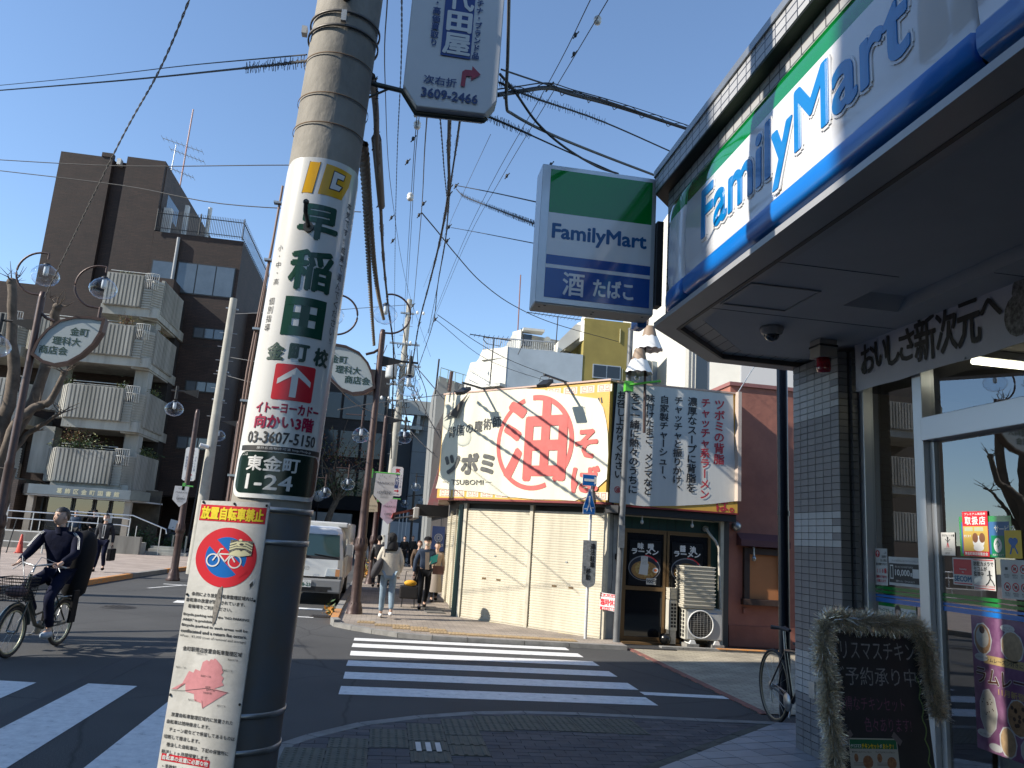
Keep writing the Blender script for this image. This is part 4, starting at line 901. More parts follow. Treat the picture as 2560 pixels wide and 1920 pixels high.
for k in range(3):
 y0 = 17.75 + k * 1.55; mb = MB(); prof = []
 for i in range(44): z_ = .1 + i * SP; prof += [(1.755, z_), (1.738, z_ + SP * .22), (1.740, z_ + SP * .78), (1.754, z_ + SP * .97)]
 n = len(prof); mb.add([(x, y0, z_) for x, z_ in prof] + [(x, y0 + 1.45, z_) for x, z_ in prof], [(i, i + 1, n + i + 1, n + i) for i in range(n - 1)], False)
 o = obj('shutter_curtain', mb, m_shut, rs, fix=False); o['kind'] = 'stuff'
 mb = MB(); mb.box(1.70, 1.795, y0 - .09, y0 - .005, .03, 2.45); obj('shutter_jamb', mb, m_jamb, rs)
mb = MB()
pA = cw_(-.72, 0, .0); pB = cw_(-.70, 0, .30); pC = cw_(3.775, 0, .30); pD = cw_(3.70, 0, 0)
mb.slab([(pA.x, pA.y), (pB.x, pB.y), (pC.x, pC.y), (pD.x, pD.y)], 2.62, 5.0); obj('chamfer_sign_box', mb, m_signyel, rs)
mb = MB(); mb.slab([(1.16, 18.0), (1.32, 18.05), (1.72, 21.6), (1.72, 22.6), (1.45, 22.6)], 2.64, 4.6); obj('street_sign_box', mb, mat('torn_side_banner', (.55, .45, .36), .7, noise=.6, nscale=4, col2=(.25, .08, .06)), rs)
mb = MB(); mb.box(4.33, 6.86, 14.56, 14.97, 2.60, 5.0); obj('side_sign_box', mb, m_signyel, rs)
mb = MB(); cbx(mb, -.73, 3.80, .05, .33, 5.001, 5.035); mb.box(4.30, 6.9, 14.53, 14.97, 5.001, 5.035); obj('sign_cap', mb, mat('pinkish_cap', (.55, .38, .30), .6), rs)
mb = MB(); cbx(mb, -.7, 3.78, .02, .306, 2.58, 2.619); mb.box(4.31, 6.88, 14.55, 14.97, 2.57, 2.599); obj('sign_underside_trim', mb, mat('dark_red_trim', (.20, .02, .02), .6), rs)
mb = MB(); mb.box(4.30, 6.86, 14.62, 14.97, 2.425, 2.568); cbx(mb, 3.72, 4.0, .0, .2, 2.43, 2.57); obj('eave', mb, m_black, rs)
mb = MB(); mb.box(4.24, 4.34, 14.60, 14.98, 2.6, 5.0); obj('sign_gap_shade', mb, m_black, rs)  # black fill painted in for the shade between the sign boxes
def keypat(mb, fr, x, y, s, off):
 w = s * .085
 for fx in (1, -1):
  cx = x + (s * .52 if fx > 0 else -s * .52) + 0
  pts = [(-.42, -.42), (.42, -.42), (.42, .42), (-.30, .42), (-.30, -.14), (.14, -.14), (.14, .14)]
  stroke(mb, fr, [(cx + fx * px_ * s, y + py_ * s) for px_, py_ in pts], w, off)
frC = (cw_(0, 0, .302), CD, Vector((0, 0, 1)))
m_key = mat('key_pattern_red', (.42, .12, .10), .6); m_keyw = mat('key_pattern_ground', (.75, .66, .52), .6)
mb = MB(); mw = MB()
for i in range(11):
 x = -.45 + i * .41
 for z_ in (4.86, 2.73):
  if z_ < 3 and i > 4: pass
  rect(mw, frC, x - .17, x + .17, z_ - .075, z_ + .075, .0006); keypat(mb, frC, x, z_, .13, .0012)
TX('key_pattern_ground', mw, m_keyw, rs); TX('key_pattern', mb, m_key, rs)
mb = MB(); frR = frame((0, 14.558, 0), (1, 0, 0))
word(mb, 'ば。', frR, 6.42, 6.78, 2.61, 2.86, .006, .002); TX('board_lettering', mb, m_sredd, rs)
mb = MB()
for a, b in ((3.05, 4.62), (3.2, 4.60), (3.52, 4.66), (3.58, 4.66)): stroke(mb, frC, [(a, b), (a + .02, b - .09)], .035, .001)
TX('board_ink', mb, m_black, rs)
def cloth(outline, fn, bulge=.03, sub=26):
 """outline: 2-D polygon -> wavy cloth through fn(u, z, offset)"""
 us = [p[0] for p in outline]; zs = [p[1] for p in outline]; u0, u1, z0, z1 = min(us), max(us), min(zs), max(zs)
 bm = bmesh.new(); vs = [bm.verts.new((p[0], p[1], 0)) for p in outline]; bm.faces.new(vs)
 for k in range(1, sub): bmesh.ops.bisect_plane(bm, geom=bm.verts[:] + bm.edges[:] + bm.faces[:], plane_co=(u0 + (u1 - u0) * k / sub, 0, 0), plane_no=(1, 0, 0))
 for k in range(1, sub // 2): bmesh.ops.bisect_plane(bm, geom=bm.verts[:] + bm.edges[:] + bm.faces[:], plane_co=(0, z0 + (z1 - z0) * k / (sub // 2), 0), plane_no=(0, 1, 0))
 mb = MB(); bm.verts.ensure_lookup_table(); bm.verts.index_update()
 mb.add([fn(v.co.x, v.co.y, bulge * (.5 + .5 * math.sin(v.co.x * 3.1 + v.co.y * .8)) * (.35 + .65 * math.sin(v.co.y * 1.7 + v.co.x))) for v in bm.verts], [tuple(v.index for v in f.verts) for f in bm.faces], True)
 bm.free(); return mb
t = thing('calligraphy_banner', 'large cream vinyl banner with a red circled kanji over the shutters', 'banner', tuple(cw_(1.5, 3.8, .36)))
OUT = [(-.656, 5.042), (.525, 5.028), (1.308, 5.034), (2.105, 4.936), (2.86, 4.768), (3.503, 4.652), (3.64, 4.459), (3.72, 4.2), (3.769, 3.944), (3.802, 3.514), (3.791, 3.054), (3.571, 2.876), (3.411, 2.732), (3.075, 2.626), (2.6, 2.64), (2.083, 2.636), (1.356, 2.679), (.581, 2.765), (-.1, 2.80), (-.745, 2.83), (-.70, 3.0), (-.656, 3.247), (-.67, 3.88), (-.685, 4.523)]
obj('vinyl', cloth(OUT, lambda u, z_, o: cw_(u, z_, .315 + o * .25)), m_bcream, t, fix=False)
frB = (cw_(0, 0, .3235), CD, Vector((0, 0, 1)))
mb = MB(); ring(mb, frB, 1.98, 3.815, .90, 1.01, .001, 56, R(-55), R(150), 1.0); ring(mb, frB, 1.98, 3.815, .90, 1.0, .001, 56, R(108), R(185), 1.0)
TX('red_circle', mb, m_sred, t)
mb = MB(); word(mb, '油', frB, 1.20, 2.78, 3.05, 4.70, .045, .004); word(mb, 'そ', frB, 3.04, 3.54, 3.48, 4.03, .022, .004); word(mb, 'ば', frB, 2.99, 3.62, 2.80, 3.30, .022, .004); TX('red_lettering', mb, m_sred, t)
mb = MB()
for i, ch in enumerate('背脂の魔術師'): cell(mb, ch, frB, -.37 + i * .262, 4.115 + i * .035, .25, .27, .004, .003)
word(mb, 'ツボミ', frB, -.50, .93, 3.17, 3.60, .028, .003); TX('grey_lettering', mb, m_sgrey, t)
mb = MB(); word(mb, 'TSUBOMI', frB, -.27, .68, 2.92, 3.03, .001, .003); stroke(mb, frB, [(-.54, 2.98), (-.33, 2.98)], .008, .003); stroke(mb, frB, [(.73, 2.98), (.91, 2.98)], .008, .003); TX('latin_lettering', mb, m_sgrey, t)
mb = MB(); mb.poly([cw_(-.68, 4.4, .35), cw_(-.40, 4.50, .40), cw_(-.22, 4.42, .37), cw_(-.05, 4.78, .36), cw_(.08, 5.0, .352), cw_(-.25, 4.70, .38)]); TX('folded_corner', mb, mat('banner_back', (.12, .10, .08), .8), t)
t = thing('text_banner', 'grey-white vinyl banner with vertical lines of black and red writing over the door', 'banner', (5.5, 14.5, 3.8))
OUT = [(4.22, 2.63), (4.9, 2.60), (5.6, 2.655), (6.3, 2.74), (6.79, 2.83), (6.80, 3.4), (6.765, 4.2), (6.74, 4.99), (5.9, 5.005), (5.0, 5.0), (4.30, 4.985), (4.27, 4.3), (4.235, 3.5)]
obj('vinyl', cloth(OUT, lambda u, z_, o: Vector((u, 14.545 - o * .25, z_)), .03), m_bgrey, t, fix=False)
frT = frame((0, 14.5375, 0), (1, 0, 0))
mb = MB(); mr = MB()
CH = .262
column(mr, 'ツボミの背脂', frT, 6.45, 4.86, .235, .222, .006, .003); column(mr, 'チャッチャ系ラーメン', frT, 6.155, 4.86, .215, .204, .006, .003)
column(mb, '濃厚なスープに背脂を', frT, 5.873, 4.85, .21, .192, .005, .003); column(mb, 'チャッチャと振りかけ、', frT, 5.58, 4.84, .195, .176, .005, .003); column(mb, '自家製チャーシュー、', frT, 5.283, 4.83, .195, .176, .005, .003)
column(mb, '味付けたまご、メンマなど', frT, 4.987, 4.83, .19, .168, .005, .003); column(mb, 'をご一緒に熱々のうちに', frT, 4.68, 4.83, .205, .183, .005, .003); column(mb, 'お召し上がりください', frT, 4.386, 4.84, .19, .175, .005, .003)
ring(mr, frT, 4.375, 2.88, .055, .066, .003, 20); cell(mr, '油', frT, 4.375, 2.88, .10, .10, .003, .003)
TX('black_lettering', mb, m_black, t); TX('red_lettering', mr, m_sredd, t)
fl = None
for k, (u, lab) in enumerate(((.50, 'left black floodlight on an arm above the cream banner'), (2.69, 'right black floodlight on an arm above the cream banner'))):
 t = thing('floodlight', lab, 'floodlight', tuple(cw_(u, 5.04, .3)), group='floodlights over the cream banner')
 mb = MB(); cbx(mb, u - .02, u + .02, .25, 1.05, 5.04, 5.075); obj('arm', mb, m_dark, t)
 mb = MB(); mb.tube([cw_(u - .11, 4.93, 1.04), cw_(u - .11, 5.035, 1.0), cw_(u + .11, 5.035, 1.0), cw_(u + .11, 4.93, 1.04)], .006, 5); obj('yoke', mb, m_dark, t)
 mb = MB(); a = cw_(u - .12, 4.80, 1.10); b = cw_(u + .12, 4.80, 1.10); c = cw_(u + .12, 4.95, .88); d = cw_(u - .12, 4.95, .88); nn = (b - a).cross(d - a).normalized(); mb.ext([a, b, c, d], nn * .045); obj('lamp_head', mb, m_dark, t)
 mb = MB()
 for q in range(8): a2 = a.lerp(b, (q + .5) / 8); d2 = d.lerp(c, (q + .5) / 8); mb.ext([a2 - CD * .004, a2 + CD * .004, d2 + CD * .004, d2 - CD * .004], -nn * .03)
 obj('cooling_fin', mb, m_dark, t)
ds = rs
mb = MB(); mb.box(4.30, 6.70, 14.90, 14.975, 2.15, 2.425); mb.box(6.46, 6.70, 14.90, 14.975, .03, 2.15); obj('green_board', mb, m_dgreen, ds)
mb = MB()
for i in range(13): mb.box(4.45 + i * .18, 4.455 + i * .18, 14.895, 14.9, 2.16, 2.42)
obj('board_joint', mb, m_black, ds)
mb = MB(); mb.box(6.62, 6.69, 14.80, 14.899, .05, 2.43); mb.box(4.4, 6.62, 14.86, 14.899, 2.40, 2.424); obj('grey_trim', mb, m_jamb, ds)
mb = MB(); mb.box(4.24, 4.60, 14.86, 14.97, .03, 2.5); obj('white_side_wall', mb, mat('white_plaster_strip', (.5, .49, .46), .7, noise=.3, nscale=5), ds)
for x0, x1 in ((4.66, 5.515), (5.535, 6.44)):
 d = obj('sliding_door', (lambda b: (b.box(x0, x0 + .045, 14.86, 14.90, .06, 2.14), b.box(x1 - .05, x1, 14.86, 14.90, .06, 2.14), b.box(x0, x1, 14.862, 14.898, 2.09, 2.139), b.box(x0, x1, 14.862, 14.898, .06, .13), b.box(x0, x1, 14.858, 14.9, .995, 1.07), b)[-1])(MB()), m_bronze, ds)
 mb = MB(); mb.quad((x0 + .045, 14.885, .13), (x1 - .05, 14.885, .13), (x1 - .05, 14.885, 2.09), (x0 + .045, 14.885, 2.09)); g_ = obj('door_glass', mb, mat('dark_door_glass', (.01, .011, .013), .06, spec=.8), d, fix=False)
mb = MB(); mb.box(4.64, 6.46, 14.84, 14.905, 2.1405, 2.165); mb.box(4.62, 4.66, 14.85, 14.90, .03, 2.14); mb.box(4.6, 6.5, 14.6, 14.9, .0, .055); obj('door_surround', mb, m_bronze, ds)
def bowl_poster(x0, s, lab, price, ramen):
 t = thing('menu_poster', lab, 'poster', (x0, 14.856, 1.1)); fr = frame((x0, 14.8565, 1.085), (1, 0, 0))
 mb = MB(); mb.box(x0, x0 + .645, 14.857, 14.8585, 1.085, 1.955); obj('paper', mb, mat('black_poster', (.008, .009, .012), .3), t)
 mb = MB()
 row(mb, s, fr, .12, .755, .13, .13, .006, .001, .21); word(mb, 'ラーメン', fr, .05, .59, .60, .70, .006, .001); TX('white_lettering', mb, m_white, t)
 mb = MB(); disc(mb, fr, .315, .335, .325, .0006, 36, .24); mb.m = 1; disc(mb, fr, .315, .33, .31, .0008, 36, .225); mb.m = 2; disc(mb, fr, .315, .30, .265, .001, 30, .175)
 mb.m = 3
 for k in range(26): a = ru(0, 2 * PI); r_ = ru(.1, .22); disc(mb, fr, .315 + r_ * math.cos(a), .30 + r_ * .62 * math.sin(a), ru(.012, .028), .0013 + k * .00003, 7)
 mb.m = 4; ring(mb, fr, .315, .355, .275, .30, .0012, 20, R(30), R(60), .78); mb.m = 5
 if ramen: put(mb, [(.20, .22), (.38, .20), (.40, .42), (.24, .45)], [(0, 1, 2, 3)], fr, .0022); rect(mb, fr, .24, .38, .38, .56, .0026); rect(mb, fr, .36, .56, .03, .15, .0026)
 mb.m = 5; disc(mb, fr, .54, .305, .06, .0022, 18, .05); mb.m = 6; disc(mb, fr, .54, .305, .032, .0026, 14, .026)
 TX('ramen_picture', mb, [mat('bowl_rim', (.25, .26, .28), .4), mat('bowl_inside', (.02, .025, .04), .4), mat('soup', (.42, .24, .08) if ramen else (.33, .30, .22), .4, noise=.4, nscale=40), mat('topping', (.5, .36, .12), .5), m_red, mat('paper_white', (.66, .66, .62), .6), mat('yolk', (.75, .16, .04), .5)], t)
 if ramen:
  mb = MB(); word(mb, '900円', fr, .37, .55, .05, .13, .002, .0034)
  for q in range(6): stroke(mb, fr, [(.26, .54 - q * .025), (.36, .54 - q * .025)], .004, .0034)
  TX('price_lettering', mb, m_ink, t)
bowl_poster(4.76, '味噌', 'black menu poster with a noodle bowl and 900 yen note on the left door', 1, True)
bowl_poster(5.63, '醤油', 'black menu poster with a pale noodle bowl half behind the stacked crates', 0, False)
for k, x in enumerate((4.945, 5.978)):
 t = thing('hanging_bulb', ['left small bulb lamp under the eave of the noodle shop door', 'right small bulb lamp under the eave of the noodle shop door'][k], 'lamp', (x, 14.7, 2.42), group='bulbs under the eave')
 mb = MB(); mb.tube([(x, 14.7, 2.424), (x, 14.7, 2.34)], .012, 6); obj('holder', mb, m_metal, t); mb = MB(); mb.ball((x, 14.7, 2.30), .034, 6, (1, 1, 1.3)); obj('bulb', mb, mat('clear_bulb', (.5, .5, .48), .1, clear=1), t)
mb = MB(); mb.tube([(6.33, 14.89, 2.26), (6.33, 14.82, 2.25), (6.38, 14.79, 2.16), (6.5, 14.77, 2.03), (6.56, 14.76, 1.90), (6.57, 14.76, 1.75), (6.555, 14.70, 1.50), (6.55, 14.62, .75)], .026, 10); mb.lathe([(.06, 0), (.06, .03), (.0005, .035)], (6.33, 14.86, 2.26), 14, axis='y')
tag(obj('duct_pipe', mb, mat('beige_duct', (.52, .49, .42), .6, noise=.2, nscale=9)), 'beige bent pipe duct running down the wall behind the crates', 'pipe')
def outdoor(x, y, lab):
 t = thing('air_conditioner_unit', lab, 'air conditioner', (x + .35, y, .1), group='outdoor units at the shop door')
 mb = MB(); mb.box(x, x + .74, y, y + .30, .175, .745); obj('casing', mb, mat('ivory_casing', (.60, .58, .50), .5, noise=.1, nscale=3), t, bevel=.012)
 mb = MB(); mb.box(x + .05, x + .735, y - .012, y - .0005, .19, .735); obj('front_panel', mb, mat('grey_front_panel', (.42, .43, .43), .5), t, bevel=.006)
 mb = MB(); mb.lathe([(.0005, 0), (.232, 0), (.232, .01)], (x + .30, y - .022, .46), 36, axis='y'); obj('fan_hole', mb, mat('fan_dark', (.03, .028, .025), .6), t)
 mb = MB(); mb.torus((x + .30, y - .03, .46), .25, .014, (1, 0, 0), (0, 0, 1), 40, 6); obj('grille_ring', mb, m_white, t)
 mb = MB()
 for i in range(13):
  z_ = .46 - .23 + (i + .5) * .46 / 13; h = math.sqrt(max(0, .23 ** 2 - (z_ - .46) ** 2)); mb.box(x + .30 - h, x + .30 + h, y - .034, y - .030, z_ - .002, z_ + .002)
 for i in range(7):
  xx = x + .30 - .2 + i * .066; h = math.sqrt(max(0, .23 ** 2 - (xx - x - .30) ** 2)); mb.box(xx - .0015, xx + .0015, y - .038, y - .034, .46 - h, .46 + h)
 obj('grille', mb, mat('grille_grey', (.35, .34, .32), .5), t, kind='stuff')
 mb = MB()
 for i in range(7):
  for j in range(2): mb.box(x - .003, x + .001, y + .04 + j * .12, y + .12 + j * .12, .22 + i * .072, .27 + i * .072)
 obj('side_slot', mb, m_dark, t)
 for xx in (x + .08, x + .56): mb = MB(); mb.ext([(xx, y - .05, .105), (xx + .13, y - .05, .105), (xx + .10, y - .05, .173), (xx + .03, y - .05, .173)], (0, .32, 0)); obj('foot', mb, m_white, t)
 mb = MB(); mb.box(x + .5, x + .64, y - .0145, y - .0125, .66, .672); obj('maker_mark', mb, m_blue, t)
 for xx in (x + .02, x + .52): mb = MB(); mb.box(xx, xx + .24, y - .07, y + .3, .012, .103); obj('concrete_block', mb, m_kerb, t)
 return t
outdoor(5.74, 14.38, 'front ivory air conditioner unit with its round fan grille facing the street')
outdoor(5.44, 14.72 - .2, 'second air conditioner unit half hidden behind the front one') if False else None
t = thing('air_conditioner_unit', 'narrow sliver of a second air conditioner unit behind the stacked crates', 'air conditioner', (5.6, 14.8, .1), group='outdoor units at the shop door')
mb = MB(); mb.box(5.52, 5.66, 14.58, 14.83, .30, .86); obj('casing', mb, MATS['ivory_casing'], t, bevel=.008)
mb = MB()
for i in range(7):
 for j in range(2): mb.box(5.535 + j * .06, 5.58 + j * .06, 14.576, 14.58, .36 + i * .066, .405 + i * .066)
obj('side_slot', mb, m_dark, t)
mb = MB(); mb.box(5.53, 5.65, 14.6, 14.8, .012, .298); obj('stand', mb, m_metal, t)
m_crate = mat('ivory_crate_plastic', (.64, .60, .50), .45, noise=.12, nscale=3)
base = None
for i in range(11):
 z_ = .748 + i * .071; lab = 'ivory noodle crate, number %d' % (i + 1)
 pos = ['lowest', 'second lowest', 'third lowest', 'fourth lowest', 'fifth lowest', 'middle', 'fifth from the top', 'fourth from the top', 'third from the top', 'second from the top', 'topmost'][i]
 lab = 'ivory noodle crate, %s in the stack on the front air conditioner unit' % pos
 if base is None:
  mb = MB(); mb.box(-.31, .31, -.02, .38, .012, .05); mb.box(-.325, .325, -.035, .395, .05, .069); mb.box(-.30, .30, -.01, .37, 0, .012)
  o = obj('noodle_crate', mb, m_crate, bevel=.003); base = o
 else: o = base.copy(); COL.objects.link(o)
 dx = ru(-.006, .006); o.location = (5.97 + dx + .03, 14.36 + ru(-.004, .004), z_); tag(o, lab, 'crate', 'noodle crates stacked at the door')
for i in range(3):
 o = base.copy(); COL.objects.link(o); o.scale = (.22, .6, 1); o.location = (5.60, 14.62, .87 + i * .071); tag(o, ['lower crate of the short stack behind the tall crates', 'middle crate of the short stack behind the tall crates', 'upper crate of the short stack behind the tall crates'][i], 'crate', 'noodle crates stacked at the door')
mb = MB(); mb.ball((5.42, 14.55, .15), .12, 7, (1, 1, .9)); tag(obj('rubbish_bag', mb, mat('black_plastic_bag', (.012, .012, .012), .25)), 'small black rubbish bag beside the crates', 'bag')
mb = MB(); mb.box(4.55, 5.45, 14.0, 14.5, .0125, .03); tag(obj('door_mat', mb, mat('dark_mat', (.05, .05, .05), .95, noise=.5, nscale=60, bump=.8, bscale=300)), 'dark bristle door mat in front of the noodle shop door', 'mat')
t = thing('closed_notice', 'red and white temporary closing notice hanging beside the right shutter', 'notice', (4.3, 14.6, .65)); fr = (cw_(3.64, .60, .14), CD, Vector((0, 0, 1)))
mb = MB(); mb.add([fr[0] + fr[1] * x + Vector((0, 0, z_)) for x, z_ in ((0, .03), (.42, 0), (.42, .31), (0, .33))], [(0, 1, 2, 3)]); obj('card', mb, m_white, t, fix=False)
mb = MB(); rect(mb, fr, .008, .412, .255, .31, .001); rect(mb, fr, .008, .412, .02, .075, .001); word(mb, '臨時休業', fr, .02, .40, .10, .22, .004, .001); TX('red_print', mb, m_red, t)
mb = MB(); row(mb, '申し訳ございません', fr, .03, .282, .042, .04, .002, .002); row(mb, 'またのご来店を', fr, .05, .045, .042, .04, .002, .002); TX('white_print', mb, m_white, t)
mb = MB(); mb.tube([(4.52, 14.84, 2.45), (4.50, 14.84, 1.6), (4.53, 14.84, .9), (4.50, 14.84, .1)], .007, 5); mb.tube([(4.40, 14.84, 2.45), (4.43, 14.84, 1.2), (4.41, 14.84, .9)], .005, 5); mb.box(4.47, 4.53, 14.82, 14.858, 1.55, 1.66)
tag(obj('wall_cable', mb, m_rubber), 'thin black cable down the white strip between shutter and door', 'cable')
# PINK BUILDING
m_pink_w = mat('salmon_stucco', (.42, .17, .12), .9, noise=.35, nscale=1.1, bump=1.0, bscale=4.5, col2=(.30, .12, .09))
pk = thing('pink_building', 'salmon pink stucco building beside the noodle shop', 'building', (9, 17, 0))
mb = MB(); mb.box(6.90, 16, 15.02, 24, 0, 5.28); obj('wall', mb, m_pink_w, pk)
mb = MB(); mb.box(6.87, 16.02, 14.98, 24, 5.281, 5.36); obj('coping', mb, mat('pink_coping', (.30, .13, .12), .8), pk)
mb = MB(); mb.box(6.9, 16, 14.99, 15.018, .02, .42); obj('plinth', mb, mat('pink_plinth', (.36, .14, .10), .9, noise=.3, nscale=2), pk)
m_bwood = mat('dark_brown_window_wood', (.055, .03, .022), .6, noise=.3, nscale=8)
w_ = obj('window', (lambda b: (b.box(7.19, 7.31, 14.93, 15.018, .84, 1.95), b.box(7.95, 8.07, 14.93, 15.018, .84, 1.95), b.box(7.311, 7.949, 14.93, 15.018, 1.82, 1.95), b.box(7.15, 8.09, 14.88, 15.018, .83, .945), b)[-1])(MB()), m_bwood, pk, bevel=.006)
mb = MB(); mb.box(7.312, 7.948, 14.985, 15.017, .95, 1.82); obj('blind', mb, mat('orange_blind', (.52, .21, .08), .8, noise=.1, nscale=2), w_)
mb = MB(); mb.ext([(7.06, 15.018, 2.24), (7.06, 14.80, 2.10), (7.06, 14.80, 1.98), (7.06, 15.018, 1.98)], (1.06, 0, 0)); obj('window_hood', mb, mat('plum_hood', (.12, .045, .05), .7), pk)
for x in (7.36, 8.02): mb = MB(); mb.tube([(x, 14.88, 1.97), (x, 14.86, 1.78)], .02, 6); mb.ball((x, 14.86, 1.74), .045, 6, (1, 1, 1.3)); obj('wall_bulb', mb, m_metal, pk)
mb = MB(); mb.ball((7.03, 14.97, 2.36), .10, 8); tag(obj('vent_cap', mb, m_metal), 'round metal vent cap on the salmon pink wall', 'vent')
mb = MB(); mb.box(7.2, 7.28, 14.98, 15.018, .66, .76); obj('wall_box', mb, m_pink_w, pk)
mb = MB(); mb.tube([(6.84, 14.6, 5.0), (7.6, 14.7, 6.2)], .012, 5); tag(obj('stay_rod', mb, m_metal), 'thin stay rod rising from the banner corner', 'rod')
mb = MB(); mb.box(6.79, 6.86, 14.40, 14.55, 2.83, 5.03); tag(obj('banner_roller', mb, mat('pale_tube', (.55, .45, .38), .6)), 'pale vertical tube at the right end of the grey banner', 'tube')
t = thing('one_way_sign', 'white pole with blue one-way arrow and small blue crossing sign', 'traffic sign', (3.88, 14.60, .0))
X, Y = 3.885, 14.62
mb = MB(); mb.tube([(X, Y, .02), (X, Y, 3.12)], .030, 12); obj('pole', mb, mat('white_pole_paint', (.66, .67, .68), .4, noise=.2, nscale=5), t)
fr = frame((X, Y - .045, 0), (1, .03, 0))
mb = MB(); mb.ext([fr[0] + fr[1] * x + Vector((0, 0, z_)) for x, z_ in ((-.205, 2.915), (.205, 2.915), (.205, 3.13), (-.205, 3.13))], Vector((0, .008, 0))); obj('arrow_plate', mb, m_white, t)
mb = MB(); rect(mb, fr, -.197, .197, 2.923, 3.122, .002); TX('blue_field', mb, m_blue, t)
mb = MB(); rect(mb, fr, -.175, .05, 2.998, 3.048, .006); put(mb, [(.03, 2.945), (.185, 3.023), (.03, 3.10)], [(0, 1, 2)], fr, .006); TX('arrow', mb, m_white, t)
fr2 = frame((X - .05, Y - .05, 0), (1, .06, 0))
mb = MB(); mb.ext([fr2[0] + fr2[1] * x + Vector((0, 0, z_)) for x, z_ in ((-.125, 2.37), (.125, 2.37), (.125, 2.50), (.015, 2.86), (-.015, 2.86), (-.125, 2.50))], Vector((0, .006, 0))); obj('crossing_plate', mb, m_white, t)
mb = MB(); put(mb, [(-.115, 2.405), (.115, 2.405), (.115, 2.50), (0, 2.84), (-.115, 2.50)], [(0, 1, 2, 3, 4)], fr2, .002); rect(mb, fr2, -.115, .115, 2.378, 2.398, .002); TX('blue_field', mb, m_blue, t)
mb = MB(); disc(mb, fr2, 0, 2.70, .022, .004); stroke(mb, fr2, [(0, 2.68), (0, 2.57)], .03, .004); stroke(mb, fr2, [(0, 2.58), (-.045, 2.43)], .018, .0045); stroke(mb, fr2, [(0, 2.58), (.05, 2.43)], .018, .005); stroke(mb, fr2, [(-.09, 2.47), (-.05, 2.47)], .02, .004); stroke(mb, fr2, [(.05, 2.5), (.09, 2.5)], .02, .004); TX('walking_figure', mb, m_white, t)
fr3 = frame((X + .0, Y - .05, 0), (1, .03, 0))
mb = MB(); pts = [(-.135, 1.12)] + [(-.135 * math.cos(a * PI / 8), 1.12 - .115 * math.sin(a * PI / 8)) for a in range(1, 8)] + [(.135, 1.12), (.135, 1.88), (-.135, 1.88)]
mb.ext([fr3[0] + fr3[1] * x + Vector((0, 0, z_)) for x, z_ in pts], Vector((0, .006, 0))); obj('notice_plate', mb, mat('grey_notice_plate', (.38, .39, .38), .5, noise=.5, nscale=14), t)
mb = MB(); column(mb, '違法駐車', fr3, .06, 1.83, .10, .115, .004, .003); column(mb, '移動', fr3, -.01, 1.36, .10, .11, .004, .003); column(mb, '葛飾区', fr3, -.085, 1.40, .045, .05, .0, .003); TX('black_lettering', mb, m_black, t)
t = thing('grey_lantern_pole', 'tall grey steel pole in front of the text banner with a green bracket', 'pole', (4.44, 14.5, 0))
mb = MB(); mb.tube([(4.40, 14.35, .01), (4.43, 14.36, 2.0), (4.475, 14.36, 6.05)], [.062, .060, .052], 16); mb.tube([(4.475, 14.36, 6.05), (4.475, 14.36, 6.09)], .058, 14); obj('pole', mb, mat('grey_pole_paint', (.20, .205, .21), .45, .3, noise=.3, nscale=4), t)
mb = MB(); mb.box(4.39, 4.55, 14.29, 14.43, 4.80, 5.0); mb.tube([(4.47, 14.30, 4.92), (4.75, 14.24, 4.98), (5.06, 14.22, 5.04)], .022, 8); mb.tube([(5.05, 14.22, 5.038), (5.07, 14.22, 5.042)], .032, 8); obj('green_bracket', mb, mat('lime_green_paint', (.12, .55, .06), .4), t)
mb = MB(); mb.box(4.35, 4.47, 14.27, 14.30, 1.78, 2.2); obj('cabinet_lock', mb, m_metal, t)
def lantern(x, y, zt, s, lab):
 """two-part hanging lantern: brown truncated cone over a scalloped white skirt"""
 t = thing('mountain_lantern', lab, 'lantern', (x, y, zt), group='white skirted lanterns')
 mb = MB(); mb.lathe([(.09 * s, 0), (.10 * s, -.02), (.155 * s, -.24 * s), (.17 * s, -.28 * s)], (x, y, zt), 28); obj('brown_cone', mb, mat('lantern_brown', (.30, .21, .14), .6, noise=.2, nscale=4), t)
 n = 56; vs = []
 for i in range(n):
  a = 2 * PI * i / n; vs.append((x + .155 * s * math.cos(a), y + .155 * s * math.sin(a), zt - .22 * s + .012 * math.sin(a * 7)))
 for i in range(n):
  a = 2 * PI * i / n; vs.append((x + .27 * s * math.cos(a), y + .27 * s * math.sin(a), zt - .50 * s + .026 * s * abs(math.sin(a * 5.5))))
 mb = MB(); mb.add(vs, [(i, (i + 1) % n, n + (i + 1) % n, n + i) for i in range(n)], True); m_ = mat('lantern_white', (.74, .74, .73), .5); obj('white_skirt', mb, m_, t, fix=False)
 mb = MB(); mb.ball((x, y, zt - .42 * s), .07 * s, 7); obj('bulb', mb, mat('frosted_bulb', (.6, .6, .6), .3), t)
 return t
t2 = lantern(4.60, 14.15, 5.62, 1.0, 'lower white skirted lantern in front of the grey pole')
t3 = lantern(4.84, 14.28, 6.15, 1.0, 'upper white skirted lantern beside the tip of the store canopy')
mb = MB(); mb.tube([(4.80, 14.3, 4.0), (4.78, 14.3, 5.4)], .03, 8); mb.tube([(4.75, 14.33, 5.3), (4.84, 14.29, 6.9)], .02, 8)
tag(obj('lantern_stem', mb, m_brown), 'thin brown stem that carries the white skirted lanterns', 'post')
mb = MB(); mb.ball((4.67, 14.45, 5.12), .055, 7); tag(obj('small_globe', mb, m_white), 'small white globe below the lower lantern', 'lamp')
